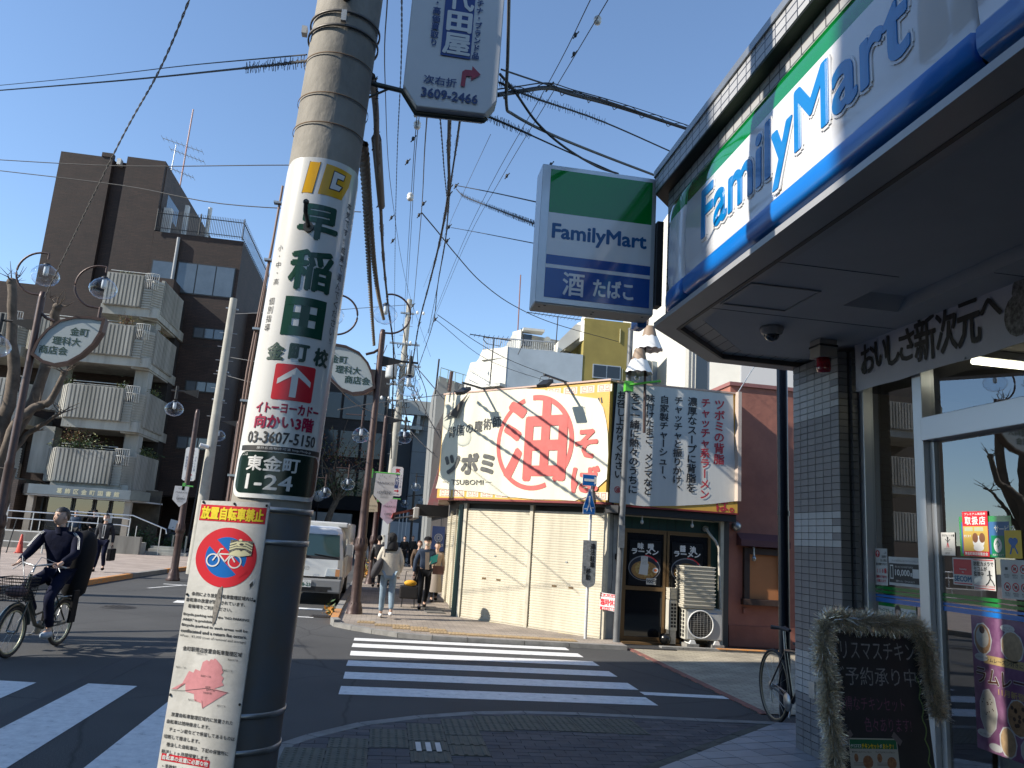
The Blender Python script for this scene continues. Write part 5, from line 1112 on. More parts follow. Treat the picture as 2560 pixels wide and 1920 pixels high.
# BACKGROUND BUILDINGS, right
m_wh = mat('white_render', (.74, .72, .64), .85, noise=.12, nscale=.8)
m_wh_shade = mat('blue_shaded_render', (.50, .58, .63), .85, noise=.18, nscale=.9, bump=.4, bscale=3)  # blue tint stands in for shade on the white block's front
m_ol = mat('olive_render', (.36, .29, .08), .85, noise=.22, nscale=1.1, bump=.4, bscale=3)
m_win = mat('dark_window_glass', (.02, .024, .028), .08, spec=.7)
m_alu2 = mat('window_aluminium', (.45, .46, .46), .4, .6)
f = 30 / 24.
def Zs(z, f=f): return 1.8 + (z - 1.8) * f
b = thing('white_shaded_building', 'white block, sunlit left face and front coloured blue for shade, behind the noodle shop', 'building', (5, 32, 0))
x0, x1, xr = 2.86, 4.21, 7.35; zt = Zs(7.9)
mb = MB(); mb.box(x1, xr, 30, 44, 0, zt); obj('blue_shaded_wall', mb, m_wh_shade, b)
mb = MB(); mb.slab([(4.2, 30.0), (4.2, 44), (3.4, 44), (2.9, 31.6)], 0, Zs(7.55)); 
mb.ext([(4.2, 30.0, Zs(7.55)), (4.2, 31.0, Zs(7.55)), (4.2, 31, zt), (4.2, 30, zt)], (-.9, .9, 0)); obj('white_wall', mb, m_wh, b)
mb = MB(); mb.ext([(4.205, 29.985, 6.9), (3.35, 30.95, 6.9), (2.88, 31.55, 7.0), (2.88, 31.55, 8.6), (3.25, 31.1, 9.2), (4.205, 29.985, zt + .05)], (0.02, .02, 0)); obj('white_gable', mb, m_wh, b)
w = obj('window', (lambda q: (q.ext([(3.5, 30.70, 7.25), (4.1, 30.02, 7.25), (4.1, 30.02, 7.68), (3.5, 30.70, 7.68)], (-.03, -.03, 0)), q)[-1])(MB()), m_win, b)
mb = MB(); mb.ext([(3.35, 30.8, 7.72), (4.22, 29.85, 7.72), (4.22, 29.85, 7.85), (3.35, 30.8, 7.85)], (-.28, -.26, 0)); obj('window_hood', mb, m_wh, b)
mb = MB(); mb.box(5.35, 7.3, 29.7, 29.99, 7.75, 7.87); obj('window_hood', mb, m_wh, b)
mb = MB(); xs0, xs1 = 3.35, 6.15
mb.tube([(xs0, 31.2, zt + .62), (xs1, 30.2, zt + .45)], .03, 6); mb.tube([(xs0, 31.2, zt + .10), (xs1, 30.2, zt + .08)], .02, 6); obj('rail', mb, m_metal, b)
mb = MB()
for i in range(34): t_ = i / 33; x = xs0 + (xs1 - xs0) * t_; mb.tube([(x, 31.2 - t_, zt + .05), (x, 31.2 - t_, zt + .62 - .17 * t_)], .012, 4, caps=False)
obj('baluster', mb, m_metal, b)
ph = thing('rooftop_penthouse', 'white rooftop stair house with a small window and pale duct above the blue-shaded wall', 'building', (5.5, 34, zt))
z0, z1 = zt + .005, Zs(8.82)
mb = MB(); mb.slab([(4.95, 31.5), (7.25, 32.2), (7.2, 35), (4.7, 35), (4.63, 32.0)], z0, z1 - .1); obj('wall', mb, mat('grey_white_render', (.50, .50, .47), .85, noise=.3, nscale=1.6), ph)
mb = MB(); mb.slab([(4.66, 32.0), (4.95, 31.46), (4.97, 31.5), (4.7, 32.1)], z0, z1 + .05); obj('lit_corner', mb, m_wh, ph)  # whiter colour than the wall stands in for sun on this corner
mb = MB(); mb.box(5.08, 5.42, 31.42, 31.56, z0 + .5, z0 + 1.0); obj('window', mb, m_win, ph); mb = MB(); mb.box(4.98, 5.9, 31.1, 31.7, z0 + 1.10, z0 + 1.2); obj('hood', mb, m_wh, ph)
mb = MB(); mb.tube([(6.1, 31.9, z0 + .85), (6.1, 31.4, z0 + .85)], .14, 12); obj('duct', mb, m_wh, ph)
mb = MB(); mb.box(5.4, 6.3, 30.6, 31.4, zt, zt + .2); mb.ext([(6.35, 30.3, zt + .02), (7.35, 30.3, zt + .9), (7.35, 30.3, zt + 1.35), (7.05, 30.3, zt + 1.35), (6.35, 30.3, zt + .55)], (0, .9, 0)); tag(obj('outside_stair', mb, m_wh), 'white stair parapet stepping up beside the olive wall', 'stair')
b = thing('olive_building', 'olive yellow rendered building with one dark window behind the noodle shop', 'building', (8.5, 32, 0))
zo = Zs(9.16)
mb = MB(); mb.box(7.36, 9.35, 30.02, 42, 0, zo); obj('wall', mb, m_ol, b)
mb = MB(); mb.slab([(7.0, 31), (7.355, 30.03), (7.355, 34), (7.0, 34)], Zs(8.4), Zs(8.75)); mb.slab([(7.2, 30.6), (7.355, 30.03), (7.355, 34), (7.2, 34)], Zs(8.751), Zs(9.1)); mb.box(7.5, 7.9, 30.5, 31.2, zo, zo + .35); mb.box(8.0, 8.5, 30.8, 31.4, zo, zo + .25); obj('white_parapet', mb, m_wh, b)
fw = obj('window', (lambda q: (q.box(7.78, 8.97, 29.96, 30.015, 8.50, 9.08), q)[-1])(MB()), m_alu2, b)
for x0_, x1_ in ((7.82, 8.35), (8.39, 8.93)): mb = MB(); mb.box(x0_, x1_, 29.945, 29.958, 8.55, 9.04); obj('pane', mb, m_win, fw)
mb = MB(); mb.box(9.02, 9.06, 29.97, 30.015, 8.2, 9.0); mb.box(8.88, 8.91, 29.98, 30.015, 10.1, 10.7); obj('rain_pipe', mb, mat('yellow_pipe', (.6, .55, .3), .6), b)
b = thing('grey_blue_building', 'low grey-blue building with chamfered top beyond the lanterns', 'building', (10.5, 34, 0))
mb = MB(); mb.ext([(9.4, 32, 0), (12, 32, 0), (12, 32, Zs(7.5)), (11.75, 32, Zs(8.15)), (11.2, 32, Zs(8.33)), (9.4, 32, Zs(8.42))], (0, 8, 0)); obj('wall', mb, mat('grey_blue_render', (.30, .36, .40), .85, noise=.15, nscale=1), b)
mb = MB(); mb.tube([(11.0, 31.9, 9), (10.95, 31.9, Zs(8.3) )], .04, 6); obj('pipe', mb, m_wh, b)
b = thing('tall_white_building', 'tall sunlit white building rising behind the pink one', 'building', (14, 28, 0))
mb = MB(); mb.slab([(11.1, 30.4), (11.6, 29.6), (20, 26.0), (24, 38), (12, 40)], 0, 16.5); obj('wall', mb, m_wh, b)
mb = MB(); mb.ext([(12.0, 29.42, 7.6), (12.42, 29.24, 7.6), (12.42, 29.24, 11.0), (12.0, 29.42, 11.0)], (-.02, -.05, 0)); obj('window', mb, m_win, b)
mb = MB(); mb.ext([(14.2, 28.48, 7.3), (14.9, 28.18, 7.3), (14.9, 28.18, 8.25), (14.2, 28.48, 8.25)], (-.02, -.05, 0)); obj('window', mb, m_win, b)
mb = MB()
for x in (11.72, 11.85, 14.6 + .9): y = 29.6 - (x - 11.6) * .4286 - .05; mb.tube([(x, y, 4), (x, y, 16)], .03, 6)
obj('drain_pipe', mb, mat('pale_pipe', (.5, .49, .44), .6), b)
mb = MB(); mb.slab([(13.6, 28.6), (16, 27.6), (16, 29), (13.6, 30)], 0, 9.9); obj('shaded_bay', mb, mat('grey_shaded_render', (.40, .41, .42), .8), b)  # grey colour stands in for shade on this bay
def aerial(x, y, z0, z1, wd, lab, n=9):
 t = thing('tv_aerial', lab, 'aerial', (x, y, z0))
 mb = MB(); mb.tube([(x, y, z0), (x + .03, y, z1)], .022, 6); obj('mast', mb, m_dark, t)
 mb = MB(); mb.tube([(x - wd, y, z1 + .04), (x + wd * .8, y, z1 - .04)], .018, 5)
 for k in range(n): xx = x - wd + 1.8 * wd * k / n; l = .18 + .02 * k; mb.tube([(xx, y - l, z1 + .02), (xx, y + l, z1 + .02)], .008, 4)
 obj('yagi', mb, m_dark, t); return t
aerial(3.05, 25.5, 6.9, 8.55, .8, 'dark tv aerial with a looped boom in front of the white wall')
mb = MB(); mb.tube([(3.35, 25.5, 8.45), (3.3, 25.5, 8.28), (2.85, 25.5, 8.32), (2.72, 25.5, 8.45), (2.75, 25.5, 8.58)], .016, 6); mb.tube([(4.0, 25.5, 9.0), (4.12, 25.5, 8.5), (3.95, 25.5, 8.05)], .014, 5)
tag(obj('aerial_loop', mb, m_dark), 'bent loop and bow of the dark tv aerial', 'aerial')
aerial(6.35, 30.8, zt, zt + 1.75, 1.3, 'thin tv aerial beside the rooftop stair house', 14)
mb = MB(); mb.tube([(5.2, 34, z1), (5.15, 34, z1 + 3.4)], .03, 5); tag(obj('roof_mast', mb, mat('reddish_mast', (.25, .12, .10), .6)), 'thin reddish mast on the rooftop stair house', 'mast')
# far end of the street
m_panel = mat('grey_panel', (.21, .235, .245), .7, noise=.12, nscale=1)
m_gline = mat('panel_joint', (.42, .44, .44), .7)
b = thing('grey_panel_building', 'grey panelled building closing the street beyond the awning', 'building', (4, 58, 0))
mb = MB(); mb.box(1.35, 14, 55, 75, 0, 10.4); mb.box(-.3, 1.34, 58, 75, 0, 9.2); obj('wall', mb, mat('panel_backing', (.10, .11, .115), .8), b)
k = 0
for i in range(9):
 for j in range(5):
  x0_ = 1.37 + i * 1.10; z0_ = 2.9 + j * 1.52; mb = MB(); mb.box(x0_, x0_ + 1.07, 54.96, 54.999, z0_, z0_ + 1.49); obj('panel', mb, m_panel, b)
mb = MB(); mb.box(.05, 2.6, 54.3, 54.9, 10.0, 11.0); mb.box(.2, .45, 54.4, 54.8, 8.4, 10.0); mb.box(1.5, 1.75, 54.4, 54.8, 8.7, 10.0); mb.box(.1, 2.0, 54.3, 55, 8.95, 9.2); mb.box(2.61, 4.2, 54.5, 56, 10.0, 10.9); obj('white_beam', mb, mat('dull_white_concrete', (.42, .43, .40), .8), b)
mb = MB(); mb.box(-.25, 2.3, 54.85, 54.995, .1, 2.5); obj('shopfront', mb, mat('pale_shopfront', (.42, .45, .48), .6), b)
for x in (.9, 1.15, 1.4): mb = MB(); mb.box(x, x + .06, 54.78, 54.849, .1, 3.2); obj('white_post', mb, m_white, b)
mb = MB(); mb.box(-.25, 3, 54.7, 54.77, .08, 1.1); obj('dark_parapet', mb, mat('navy_low_wall', (.03, .045, .07), .6), b)
m_dbrick = brick_mat('dark_brick', (.030, .024, .022), (.022, .018, .018), (.014, .012, .012), .6, .2, .01, rough=.7, bump=.2)
b = thing('dark_brick_building', 'nearly black brick building with wide windows at the end of the street', 'building', (-5, 72, 0))
mb = MB(); mb.box(-22, -.85, 70, 90, 3.4, 16.2); mb.box(-22, -.5, 72, 90, 0, 3.4); obj('wall', mb, m_dbrick, b)
for i in range(5):
 for j in range(3):
  fw = obj('window', (lambda q: (q.box(-10.6 + i * 1.95, -8.8 + i * 1.95, 69.93, 69.995, 4.6 + j * 3.4, 7.0 + j * 3.4), q)[-1])(MB()), m_dark, b)
  mb = MB(); mb.box(-10.55 + i * 1.95, -8.85 + i * 1.95, 69.90, 69.925, 4.65 + j * 3.4, 6.95 + j * 3.4); obj('pane', mb, mat('far_window_glass', (.05, .06, .07), .1), fw)
mb = MB(); mb.box(-.83, .2, 70.5, 85, 0, 12.8); obj('side_wing', mb, mat('charcoal_render', (.05, .052, .055), .8), b)
mb = MB(); mb.box(-6.6, -2.8, 66, 67, .1, 3.0); tag(obj('white_hut', mb, m_wh), 'sunlit white hut wall beyond the van', 'hut')
mb = MB()
for i in range(12): mb.tube([(-6.4 + i * .3, 65.6, .1), (-6.4 + i * .3, 65.6, 2.2)], .03, 4)
tag(obj('iron_fence', mb, m_dark), 'thin black iron fence before the white hut', 'fence')
t = thing('street_clock', 'round white clock on a post at the end of the street', 'clock', (-5.2, 60, 0))
mb = MB(); mb.tube([(-5.15, 60, .1), (-5.15, 60, 4.2)], .06, 8); obj('post', mb, m_dark, t); mb = MB(); mb.lathe([(.0005, 0), (.42, 0), (.42, .12)], (-5.15, 59.85, 4.05), 24, axis='y'); obj('face', mb, m_white, t)
mb = MB(); fr = frame((-5.15, 59.84, 4.05), (1, 0, 0)); stroke(mb, fr, [(0, 0), (.12, .16)], .035, .002); stroke(mb, fr, [(0, 0), (.05, -.26)], .03, .002); TX('hands', mb, m_black, t)
b = thing('awning_shop', 'narrow shop with a red awning beyond the noodle shop', 'shop', (1.9, 27, 0))
mb = MB(); mb.box(1.75, 7, 24.0, 34, 2.5, 6.3); mb.box(1.95, 7, 23.5, 34, 0, 2.5); obj('wall', mb, mat('dark_shop_wall', (.05, .045, .045), .7), b)
mb = MB(); mb.box(.85, 1.9, 23.2, 23.9, 2.32, 2.65); obj('awning_box', mb, m_dark, b)
mb = MB(); mb.box(.78, .95, 23.0, 27.0, 2.22, 2.55); obj('awning_case', mb, mat('grey_case', (.42, .41, .38), .5), b, bevel=.03)
mb = MB(); mb.add([(.78, 23.1, 2.50), (.78, 27, 2.50), (.20, 27, 2.34), (.20, 23.1, 2.34), (.17, 23.1, 2.22), (.17, 27, 2.22)], [(0, 1, 2, 3), (3, 2, 5, 4)]); obj('awning_cloth', mb, mat('red_awning', (.60, .05, .02), .7), b, fix=False)
mb = MB(); mb.tube([(.78, 23.2, 2.3), (.25, 23.2, 2.2)], .02, 6); mb.tube([(.78, 24.5, 2.3), (.3, 24.5, 2.2)], .02, 6); obj('awning_arm', mb, m_metal, b)
mb = MB(); mb.ext([(1.14, 22.4, 2.62), (1.62, 22.4, 2.62), (1.80, 22.4, 4.9), (1.62, 22.4, 4.9)], (0, .12, 0)); tag(obj('slanted_signboard', mb, mat('dull_pink_board', (.22, .16, .16), .6, noise=.5, nscale=5, col2=(.35, .10, .12))), 'tall faded pinkish signboard leaning out beside the cream banner', 'signboard')
t = thing('navy_poster_board', 'navy poster board with a round white emblem in the dark alley', 'signboard', (1.5, 22.2, .9)); fr = frame((1.32, 22.1, 1.35), (1, .1, 0))
mb = MB(); mb.ext([fr[0] + fr[1] * x + Vector((0, 0, z_)) for x, z_ in ((0, 0), (.36, 0), (.36, .68), (0, .68))], Vector((0, .02, 0))); obj('board', mb, m_navy, t)
mb = MB(); ring(mb, fr, .19, .36, .10, .115, .002, 20); ring(mb, fr, .19, .36, .035, .05, .002, 20); ring(mb, fr, .19, .36, .07, .078, .002, 20); word(mb, 'SS', fr, .22, .34, .13, .2, .002, .002); TX('white_print', mb, mat('grey_white_print', (.35, .37, .42), .5), t)
for k, (x, y, w) in enumerate(((1.28, 18.1, .42), (1.30, 18.62, .40), (1.2, 19.1, .40))):
 mb = MB(); mb.cbox((x, y, .085), (w, .42, .02), Matrix.Rotation(R(8), 3, 'Z')); tag(obj('threshold_slab', mb, mat('grey_slab', (.18, .17, .155), .6, noise=.3, nscale=4)), ['nearest grey threshold slab before the side shutter', 'middle grey threshold slab before the side shutter', 'farthest grey threshold slab before the side shutter'][k], 'slab', 'threshold slabs')
b = thing('grey_roof_building', 'grey flat roofed building with a mesh fence and a brown flue above the street', 'building', (3.5, 37, 0))
mb = MB(); mb.ext([(1.9, 36, 0), (6, 36, 0), (6, 36, 8.6), (3.4, 36, 8.8), (1.85, 36, 9.2), (1.8, 36, 8.4)], (0, 6, 0)); obj('wall', mb, mat('mid_grey_render', (.24, .25, .25), .8), b)
mb = MB()
for i in range(6): x = 1.9 + i * .36; mb.tube([(x, 35.9, 8.9), (x, 35.9, 9.55 - i * .07)], .022, 5)
mb.tube([(1.9, 35.9, 9.58), (3.75, 35.9, 9.2)], .02, 5); obj('fence_post', mb, mat('pale_green_pipe', (.25, .36, .32), .5), b)
mb = MB(); mb.tube([(2.35, 35.5, 8.4), (2.4, 35.5, 9.35)], .09, 10); obj('flue', mb, m_brown, b)
mb = MB(); mb.tube([(1.72, 35.5, 8.2), (1.76, 35.5, 9.9)], .045, 6); obj('rope_post', mb, m_dark, b)
# BROWN BRICK BUILDING (left)
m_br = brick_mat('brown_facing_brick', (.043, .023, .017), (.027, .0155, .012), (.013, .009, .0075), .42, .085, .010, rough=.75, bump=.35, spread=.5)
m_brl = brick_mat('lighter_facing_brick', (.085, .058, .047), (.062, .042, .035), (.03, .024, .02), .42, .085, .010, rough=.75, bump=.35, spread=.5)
m_rail = mat('black_railing', (.02, .022, .024), .5)
m_lwin = mat('reflecting_window_glass', (.10, .125, .15), .06, spec=.9, noise=.3, nscale=.6)
bb = thing('brick_building', 'dark brown brick building with a tall windowless tower and stepped terraces', 'building', (-12, 48, 0))
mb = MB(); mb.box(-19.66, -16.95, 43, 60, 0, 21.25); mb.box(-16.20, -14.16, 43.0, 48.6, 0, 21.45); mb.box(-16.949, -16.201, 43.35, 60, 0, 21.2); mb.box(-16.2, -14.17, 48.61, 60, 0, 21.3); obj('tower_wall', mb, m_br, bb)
mb = MB(); mb.box(-17.54, -16.95, 42.96, 43.3, 21.251, 21.5); obj('tower_step', mb, m_br, bb)
mb = MB(); mb.box(-14.16, -14.12, 43.3, 44.2, 17.3, 21.40); mb.box(-14.16, -14.12, 46.6, 60, 17.3, 21.40); mb.box(-14.16, -14.12, 44.2, 46.6, 20.0, 21.4); mb.box(-14.16, -14.12, 44.2, 46.6, 17.3, 18.9); obj('lit_tower_side', mb, m_brl, bb)  # lighter brick colour stands in for light on this side face
mb = MB(); mb.box(-14.15, -14.13, 44.2, 46.6, 18.9, 20.0); obj('tower_window', mb, m_lwin, bb)
mb = MB(); mb.box(-14.0, -13.6, 43.5, 43.9, 17.3, 18.9); mb.box(-13.2, -13.0, 44.5, 44.8, 17.3, 19.6); mb.tube([(-12.2, 46, 17.3), (-12.2, 46, 20.2)], .12, 8); obj('rooftop_duct', mb, m_white_dirty, bb)
mb = MB(); mb.box(-16.7, -16.5, 42.94, 43.34, 20.9, 21.25); obj('white_vent', mb, m_white_dirty, bb)
mb = MB(); mb.box(-14.155, -9.38, 43, 75, 2.9, 17.26); mb.box(-14.155, -12.6, 43.0, 75, 0, 2.9); mb.box(-12.59, -9.5, 47, 75, 0, 2.9); mb.box(-9.9, -9.38, 43.2, 44.2, 0, 2.9); obj('wing_wall', mb, m_br, bb)
mb = MB(); mb.box(-12.59, -9.9, 43.2, 47, 2.84, 2.899); obj('undercroft_ceiling', mb, m_dark, bb)
mb = MB(); mb.box(-9.379, -8.6, 47, 75, 2.9, 14.2); mb.box(-9.379, -6.2, 52, 75, 3.3, 11.0); obj('street_wing', mb, m_br, bb)
mb = MB()
for j in range(2): mb.box(-8.2, -6.6, 51.93, 51.995, 4.3 + j * 3.2, 6.3 + j * 3.2)
obj('street_window', mb, m_lwin, bb)
mb = MB(); mb.tube([(-14.1, 42.9, 18.3), (-9.45, 42.9, 18.3), (-9.42, 56, 18.3)], .03, 5); mb.tube([(-14.1, 42.9, 17.45), (-9.45, 42.9, 17.45), (-9.42, 56, 17.45)], .025, 5); obj('railing_rail', mb, m_rail, bb)
mb = MB()
for i in range(52): mb.tube([(-14.1 + i * .09, 42.9, 17.3), (-14.1 + i * .09, 42.9, 18.5)], .014, 4, caps=False)
for i in range(40): mb.tube([(-9.42, 43 + i * .3, 17.3), (-9.42, 43 + i * .3, 18.5)], .014, 4, caps=False)
for x in (-14.1, -11.8, -9.45): mb.tube([(x, 42.9, 17.27), (x, 42.9, 18.55)], .03, 5)
obj('railing_baluster', mb, m_rail, bb, kind='stuff')
def window_row(x0, x1, z0, z1, n, y=42.98, par=bb):
 fw = obj('window', (lambda q: (q.box(x0, x1, y - .02, y + .015, z0, z1), q)[-1])(MB()), m_rail, par)
 w = (x1 - x0 - .08) / n
 for i in range(n): mb = MB(); mb.box(x0 + .04 + i * w + .03, x0 + .04 + (i + 1) * w - .03, y - .035, y - .021, z0 + .06, z1 - .06); obj('pane', mb, m_lwin, fw)
window_row(-12.65, -9.55, 13.85, 15.65, 3); window_row(-14.0, -12.7, 14.4, 15.6, 1)
for z0, z1 in ((11.42, 12.05), (8.47, 9.08), (5.36, 6.05)): window_row(-11.32, -9.68, z0, z1, 3)
mb = MB(); mb.tube([(-12.8, 42.9, 17.0), (-12.8, 42.9, 13.2)], .09, 8); obj('rain_pipe', mb, mat('grey_rain_pipe', (.3, .31, .32), .5), bb)
mb = MB()
for z_ in (14.2, 11.0, 7.9, 4.9): mb.box(-14.1, -9.37, 42.985, 42.998, z_, z_ + .03)
obj('floor_joint', mb, m_dark, bb)
m_rib = mat('ribbed_concrete', (.40, .39, .35), .9, noise=.5, nscale=1.3, streak=1, col2=(.20, .195, .17), bump=.3, bscale=25)
bl = thing('balcony_block', 'stacked ribbed concrete balconies of the brown brick building', 'building', (-14, 39, 0))
YB0 = 38.0
def ribbed(mb, a, b, z0, z1, n, th=.14):
 a, b = Vector(a), Vector(b); d = (b - a); L_ = d.length; d.normalize(); nn = Vector((d.y, -d.x))
 mb.ext([(a.x, a.y, z0), (b.x, b.y, z0), (b.x, b.y, z1), (a.x, a.y, z1)], (-nn.x * th, -nn.y * th, 0))
 w = L_ / n
 for i in range(n):
  p = a + d * (i * w + w * .22); q = a + d * ((i + 1) * w - w * .22)
  mb.ext([(p.x, p.y, z0 + .03), (q.x, q.y, z0 + .03), (q.x, q.y, z1 - .03), (p.x, p.y, z1 - .03)], (nn.x * .045, nn.y * .045, 0))
def flutes(mb, a, b, z0, z1):
 a, b = Vector(a), Vector(b); d = (b - a).normalized(); nn = Vector((d.y, -d.x)); mb.ext([(a.x, a.y, z0), (b.x, b.y, z0), (b.x, b.y, z1), (a.x, a.y, z1)], (-nn.x * .14, -nn.y * .14, 0))
 z_ = z0
 while z_ < z1 - .05: mb.ext([(a.x, a.y, z_), (b.x, b.y, z_), (b.x, b.y, z_ + .06), (a.x, a.y, z_ + .06)], (nn.x * .05, nn.y * .05, 0)); z_ += .125
bays = {0: [(-15.1, -12.65), (-20.2, -17.6)], 1: [(-15.1, -12.65), (-20.2, -17.6)], 2: [(-16.9, -12.65), (-21.5, -18.3)], 3: [(-14.30, -12.60)]}
for k, (zt_, zb) in enumerate(((4.60, 3.05), (7.58, 6.0), (10.62, 9.1), (13.15, 11.55))):
 for bi, (xa, xb) in enumerate(bays[k]):
  mb = MB(); ribbed(mb, (xa, YB0), (xb, YB0), zb, zt_, int((xb - xa) / .17)); obj('front_panel', mb, m_rib, bl)
  mb = MB(); mb.box(xa - .1, xb + .8, YB0 + .15, YB0 + 5, zb - .42, zb + .05); obj('slab_edge', mb, m_conc_light, bl)
  if k < 3: mb = MB(); ribbed(mb, (xa - .75, YB0 + 1.0), (xa, YB0), zb, zt_, 5); obj('slanted_panel', mb, m_rib, bl)
  mb = MB(); flutes(mb, (xb + .02, YB0 + .12), (xb + .42, YB0 + .12), zb, zt_ - .62); obj('low_parapet', mb, m_conc_light, bl)
  mb = MB(); flutes(mb, (xb + .43, YB0 + .12), (xb + .80, YB0 + .50), zb - .3, zt_ - .15); obj('fluted_corner', mb, m_conc_light, bl)
  mb = MB()
  for i in range(8): a = i / 7; x = xb + .03 + .62 * a; y = YB0 + .05 - .12 * math.sin(a * PI) ; mb.tube([(x, y + .08, zt_ - .62), (x, y, zt_ - .5), (x, y, zt_ + .12)], .017, 4, caps=False)
  for z_ in (zt_ - .2, zt_ + .12): mb.tube([(xb + .03 + .62 * i / 7, YB0 + .05 - .12 * math.sin(i / 7 * PI), z_) for i in range(8)], .017, 4)
  obj('bowed_railing', mb, mat('white_railing', (.55, .55, .52), .5), bl)
 # side panel facing the street
 mb = MB(); ribbed(mb, (-11.82, YB0 + .55), (-11.78, 41.9), zb - .15, zt_, 16); obj('side_panel', mb, m_rib, bl)
 mb = MB(); mb.slab([(-12.6, YB0 + .2), (-11.9, YB0 + .6), (-11.88, 41.8), (-13, 41.8)], zb - .5, zb - .05); obj('slab_edge', mb, m_conc_light, bl)
 mb = MB(); mb.tube([(bays[k][0][0], YB0 + .4, zt_ + .22), (bays[k][0][1], YB0 + .4, zt_ + .22)], .02, 5); mb.tube([(bays[k][0][0], YB0 + .4, zt_ + .1), (bays[k][0][1], YB0 + .4, zt_ + .1)], .015, 5); obj('handrail', mb, MATS['white_railing'], bl)
 if k < 3:
  mb = MB(); mb.box(-12.55, -11.95, YB0 + .75, YB0 + 1.5, zt_ - 1.2, [6.0, 9.1, 11.55][k] - .4); obj('column', mb, m_conc_light, bl)
  mb = MB(); mb.box(-16.6, -15.7, YB0 + .9, YB0 + 1.7, zt_ - 1.2, [6.0, 9.1, 11.55][k] - .4) if k < 2 else mb.box(-17.8, -17.2, YB0 + .9, YB0 + 1.7, zt_ - 1.2, 10); obj('column', mb, m_conc_light, bl)
mb = MB(); mb.box(-24, -12.9, 41.2, 42.95, 0, 13.0); mb.box(-14.2, -12.3, 41.6, 42.9, 13.0, 14.2); obj('recessed_wall', mb, m_br, bl)
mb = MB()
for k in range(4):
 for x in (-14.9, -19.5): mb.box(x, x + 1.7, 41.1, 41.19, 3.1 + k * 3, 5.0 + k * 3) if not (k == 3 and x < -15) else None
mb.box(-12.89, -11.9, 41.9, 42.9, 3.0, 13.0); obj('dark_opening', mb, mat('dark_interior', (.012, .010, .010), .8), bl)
def leafmass(c, sz, n, s, seed, mats, droop=0.0, name='foliage', parent=None):
 rnd = random.Random(seed); mb = MB()
 for k in range(n):
  x, y, z_ = (rnd.gauss(0, .42) for _ in range(3)); p = Vector((c[0] + x * sz[0], c[1] + y * sz[1], c[2] + abs(z_) * sz[2] if not droop else c[2] + z_ * sz[2]))
  a = Vector((rnd.gauss(0, 1), rnd.gauss(0, 1), rnd.gauss(0, .7))).normalized(); b_ = a.cross(Vector((rnd.gauss(0, 1), rnd.gauss(0, 1), rnd.gauss(0, 1)))).normalized(); l = s * rnd.uniform(.6, 1.3)
  mb.m = rnd.randrange(len(mats)); mb.add([p - a * l, p + b_ * l * .4, p + a * l, p - b_ * l * .4], [(0, 1, 2, 3)], False)
 return obj(name, mb, mats, parent, fix=False, kind='stuff')
m_lf = [mat('leaf_dark', (.025, .055, .018), .6), mat('leaf_mid', (.05, .10, .03), .6), mat('leaf_yellow', (.16, .17, .04), .6)]
m_dry = [mat('leaf_dry', (.20, .10, .04), .7), mat('leaf_rust', (.14, .055, .025), .7), m_lf[2]]
def bush(c, sz, n, s, seed, mats, lab, cat='plant', name='shrub'):
 t = thing(name, lab, cat, c); leafmass(c, sz, n, s, seed, mats, parent=t)
 mb = MB(); rnd = random.Random(seed)
 for k in range(6): mb.tube([c, (c[0] + rnd.gauss(0, .4) * sz[0], c[1] + rnd.gauss(0, .3) * sz[1], c[2] + sz[2] * rnd.uniform(.3, .9))], .012, 4)
 obj('stem', mb, m_brown, t); return t
bush((-14.2, 38.1, 4.62), (1.3, .35, .7), 520, .06, 1, m_lf, 'green plants trailing over the lowest front balcony')
bush((-14.5, 38.2, 4.9), (.75, .3, .75), 300, .05, 2, m_dry, 'rust coloured bush above the lowest front balcony')
bush((-11.95, 40.5, 4.6), (.3, 1.6, .45), 620, .06, 3, m_lf, 'dark green hedge along the side of the lowest balcony')
bush((-12.8, 38.2, 7.5), (.35, .3, .4), 160, .05, 4, m_lf, 'small green plant at the corner of the second balcony')
bush((-11.9, 40.0, 7.6), (.25, 1.2, .35), 260, .05, 5, m_lf, 'creeper hanging over the side of the second balcony')
bush((-13.1, 38.1, 10.65), (.45, .3, .55), 200, .05, 6, m_dry, 'brownish plant on the third balcony near the corner')
bush((-11.95, 39.6, 10.6), (.2, 1.1, .35), 220, .05, 7, m_dry, 'withered creeper along the side of the third balcony')
bush((-13.4, 38.2, 13.16), (.9, .2, .12), 160, .04, 8, m_lf, 'low green plants along the topmost balcony')
bush((-15.4, 38.4, 7.6), (.45, .3, .45), 140, .05, 9, m_lf, 'green pot plant at the left end of the second balcony')
en = thing('entrance_porch', 'glazed entrance under a polished steel fascia with metal lettering', 'entrance', (-13.5, 37, 0))
m_steel = mat('polished_steel', (.20, .215, .24), .3, .9, noise=.3, nscale=.8)
mb = MB(); mb.slab([(-16.4, 38.2), (-15.6, 37.0), (-11.35, 37.0), (-10.9, 38.4)], 2.42, 2.84); obj('steel_fascia', mb, m_steel, en)
mb = MB(); mb.slab([(-16.3, 38.2), (-15.5, 37.1), (-11.4, 37.1), (-11, 38.6), (-11, 41), (-16.3, 41)], 2.35, 2.415); obj('porch_ceiling', mb, m_soffit, en)
mb = MB(); fr = frame((-14.5, 36.985, 2.53), (1, 0, 0))
for i, ch in enumerate('葛飾区金町図書館分室'[:8]): cell(mb, ch, fr, .2 + i * .34, .09, .24, .24, .006, .006)
TX('metal_lettering', mb, mat('brass_lettering', (.55, .48, .34), .3, .8), en)
for x in (-15.65, -11.6): mb = MB(); mb.box(x, x + .26, 37.25, 37.55, .12, 2.41); obj('pillar', mb, mat('beige_stone', (.38, .33, .27), .6, noise=.15, nscale=4), en)
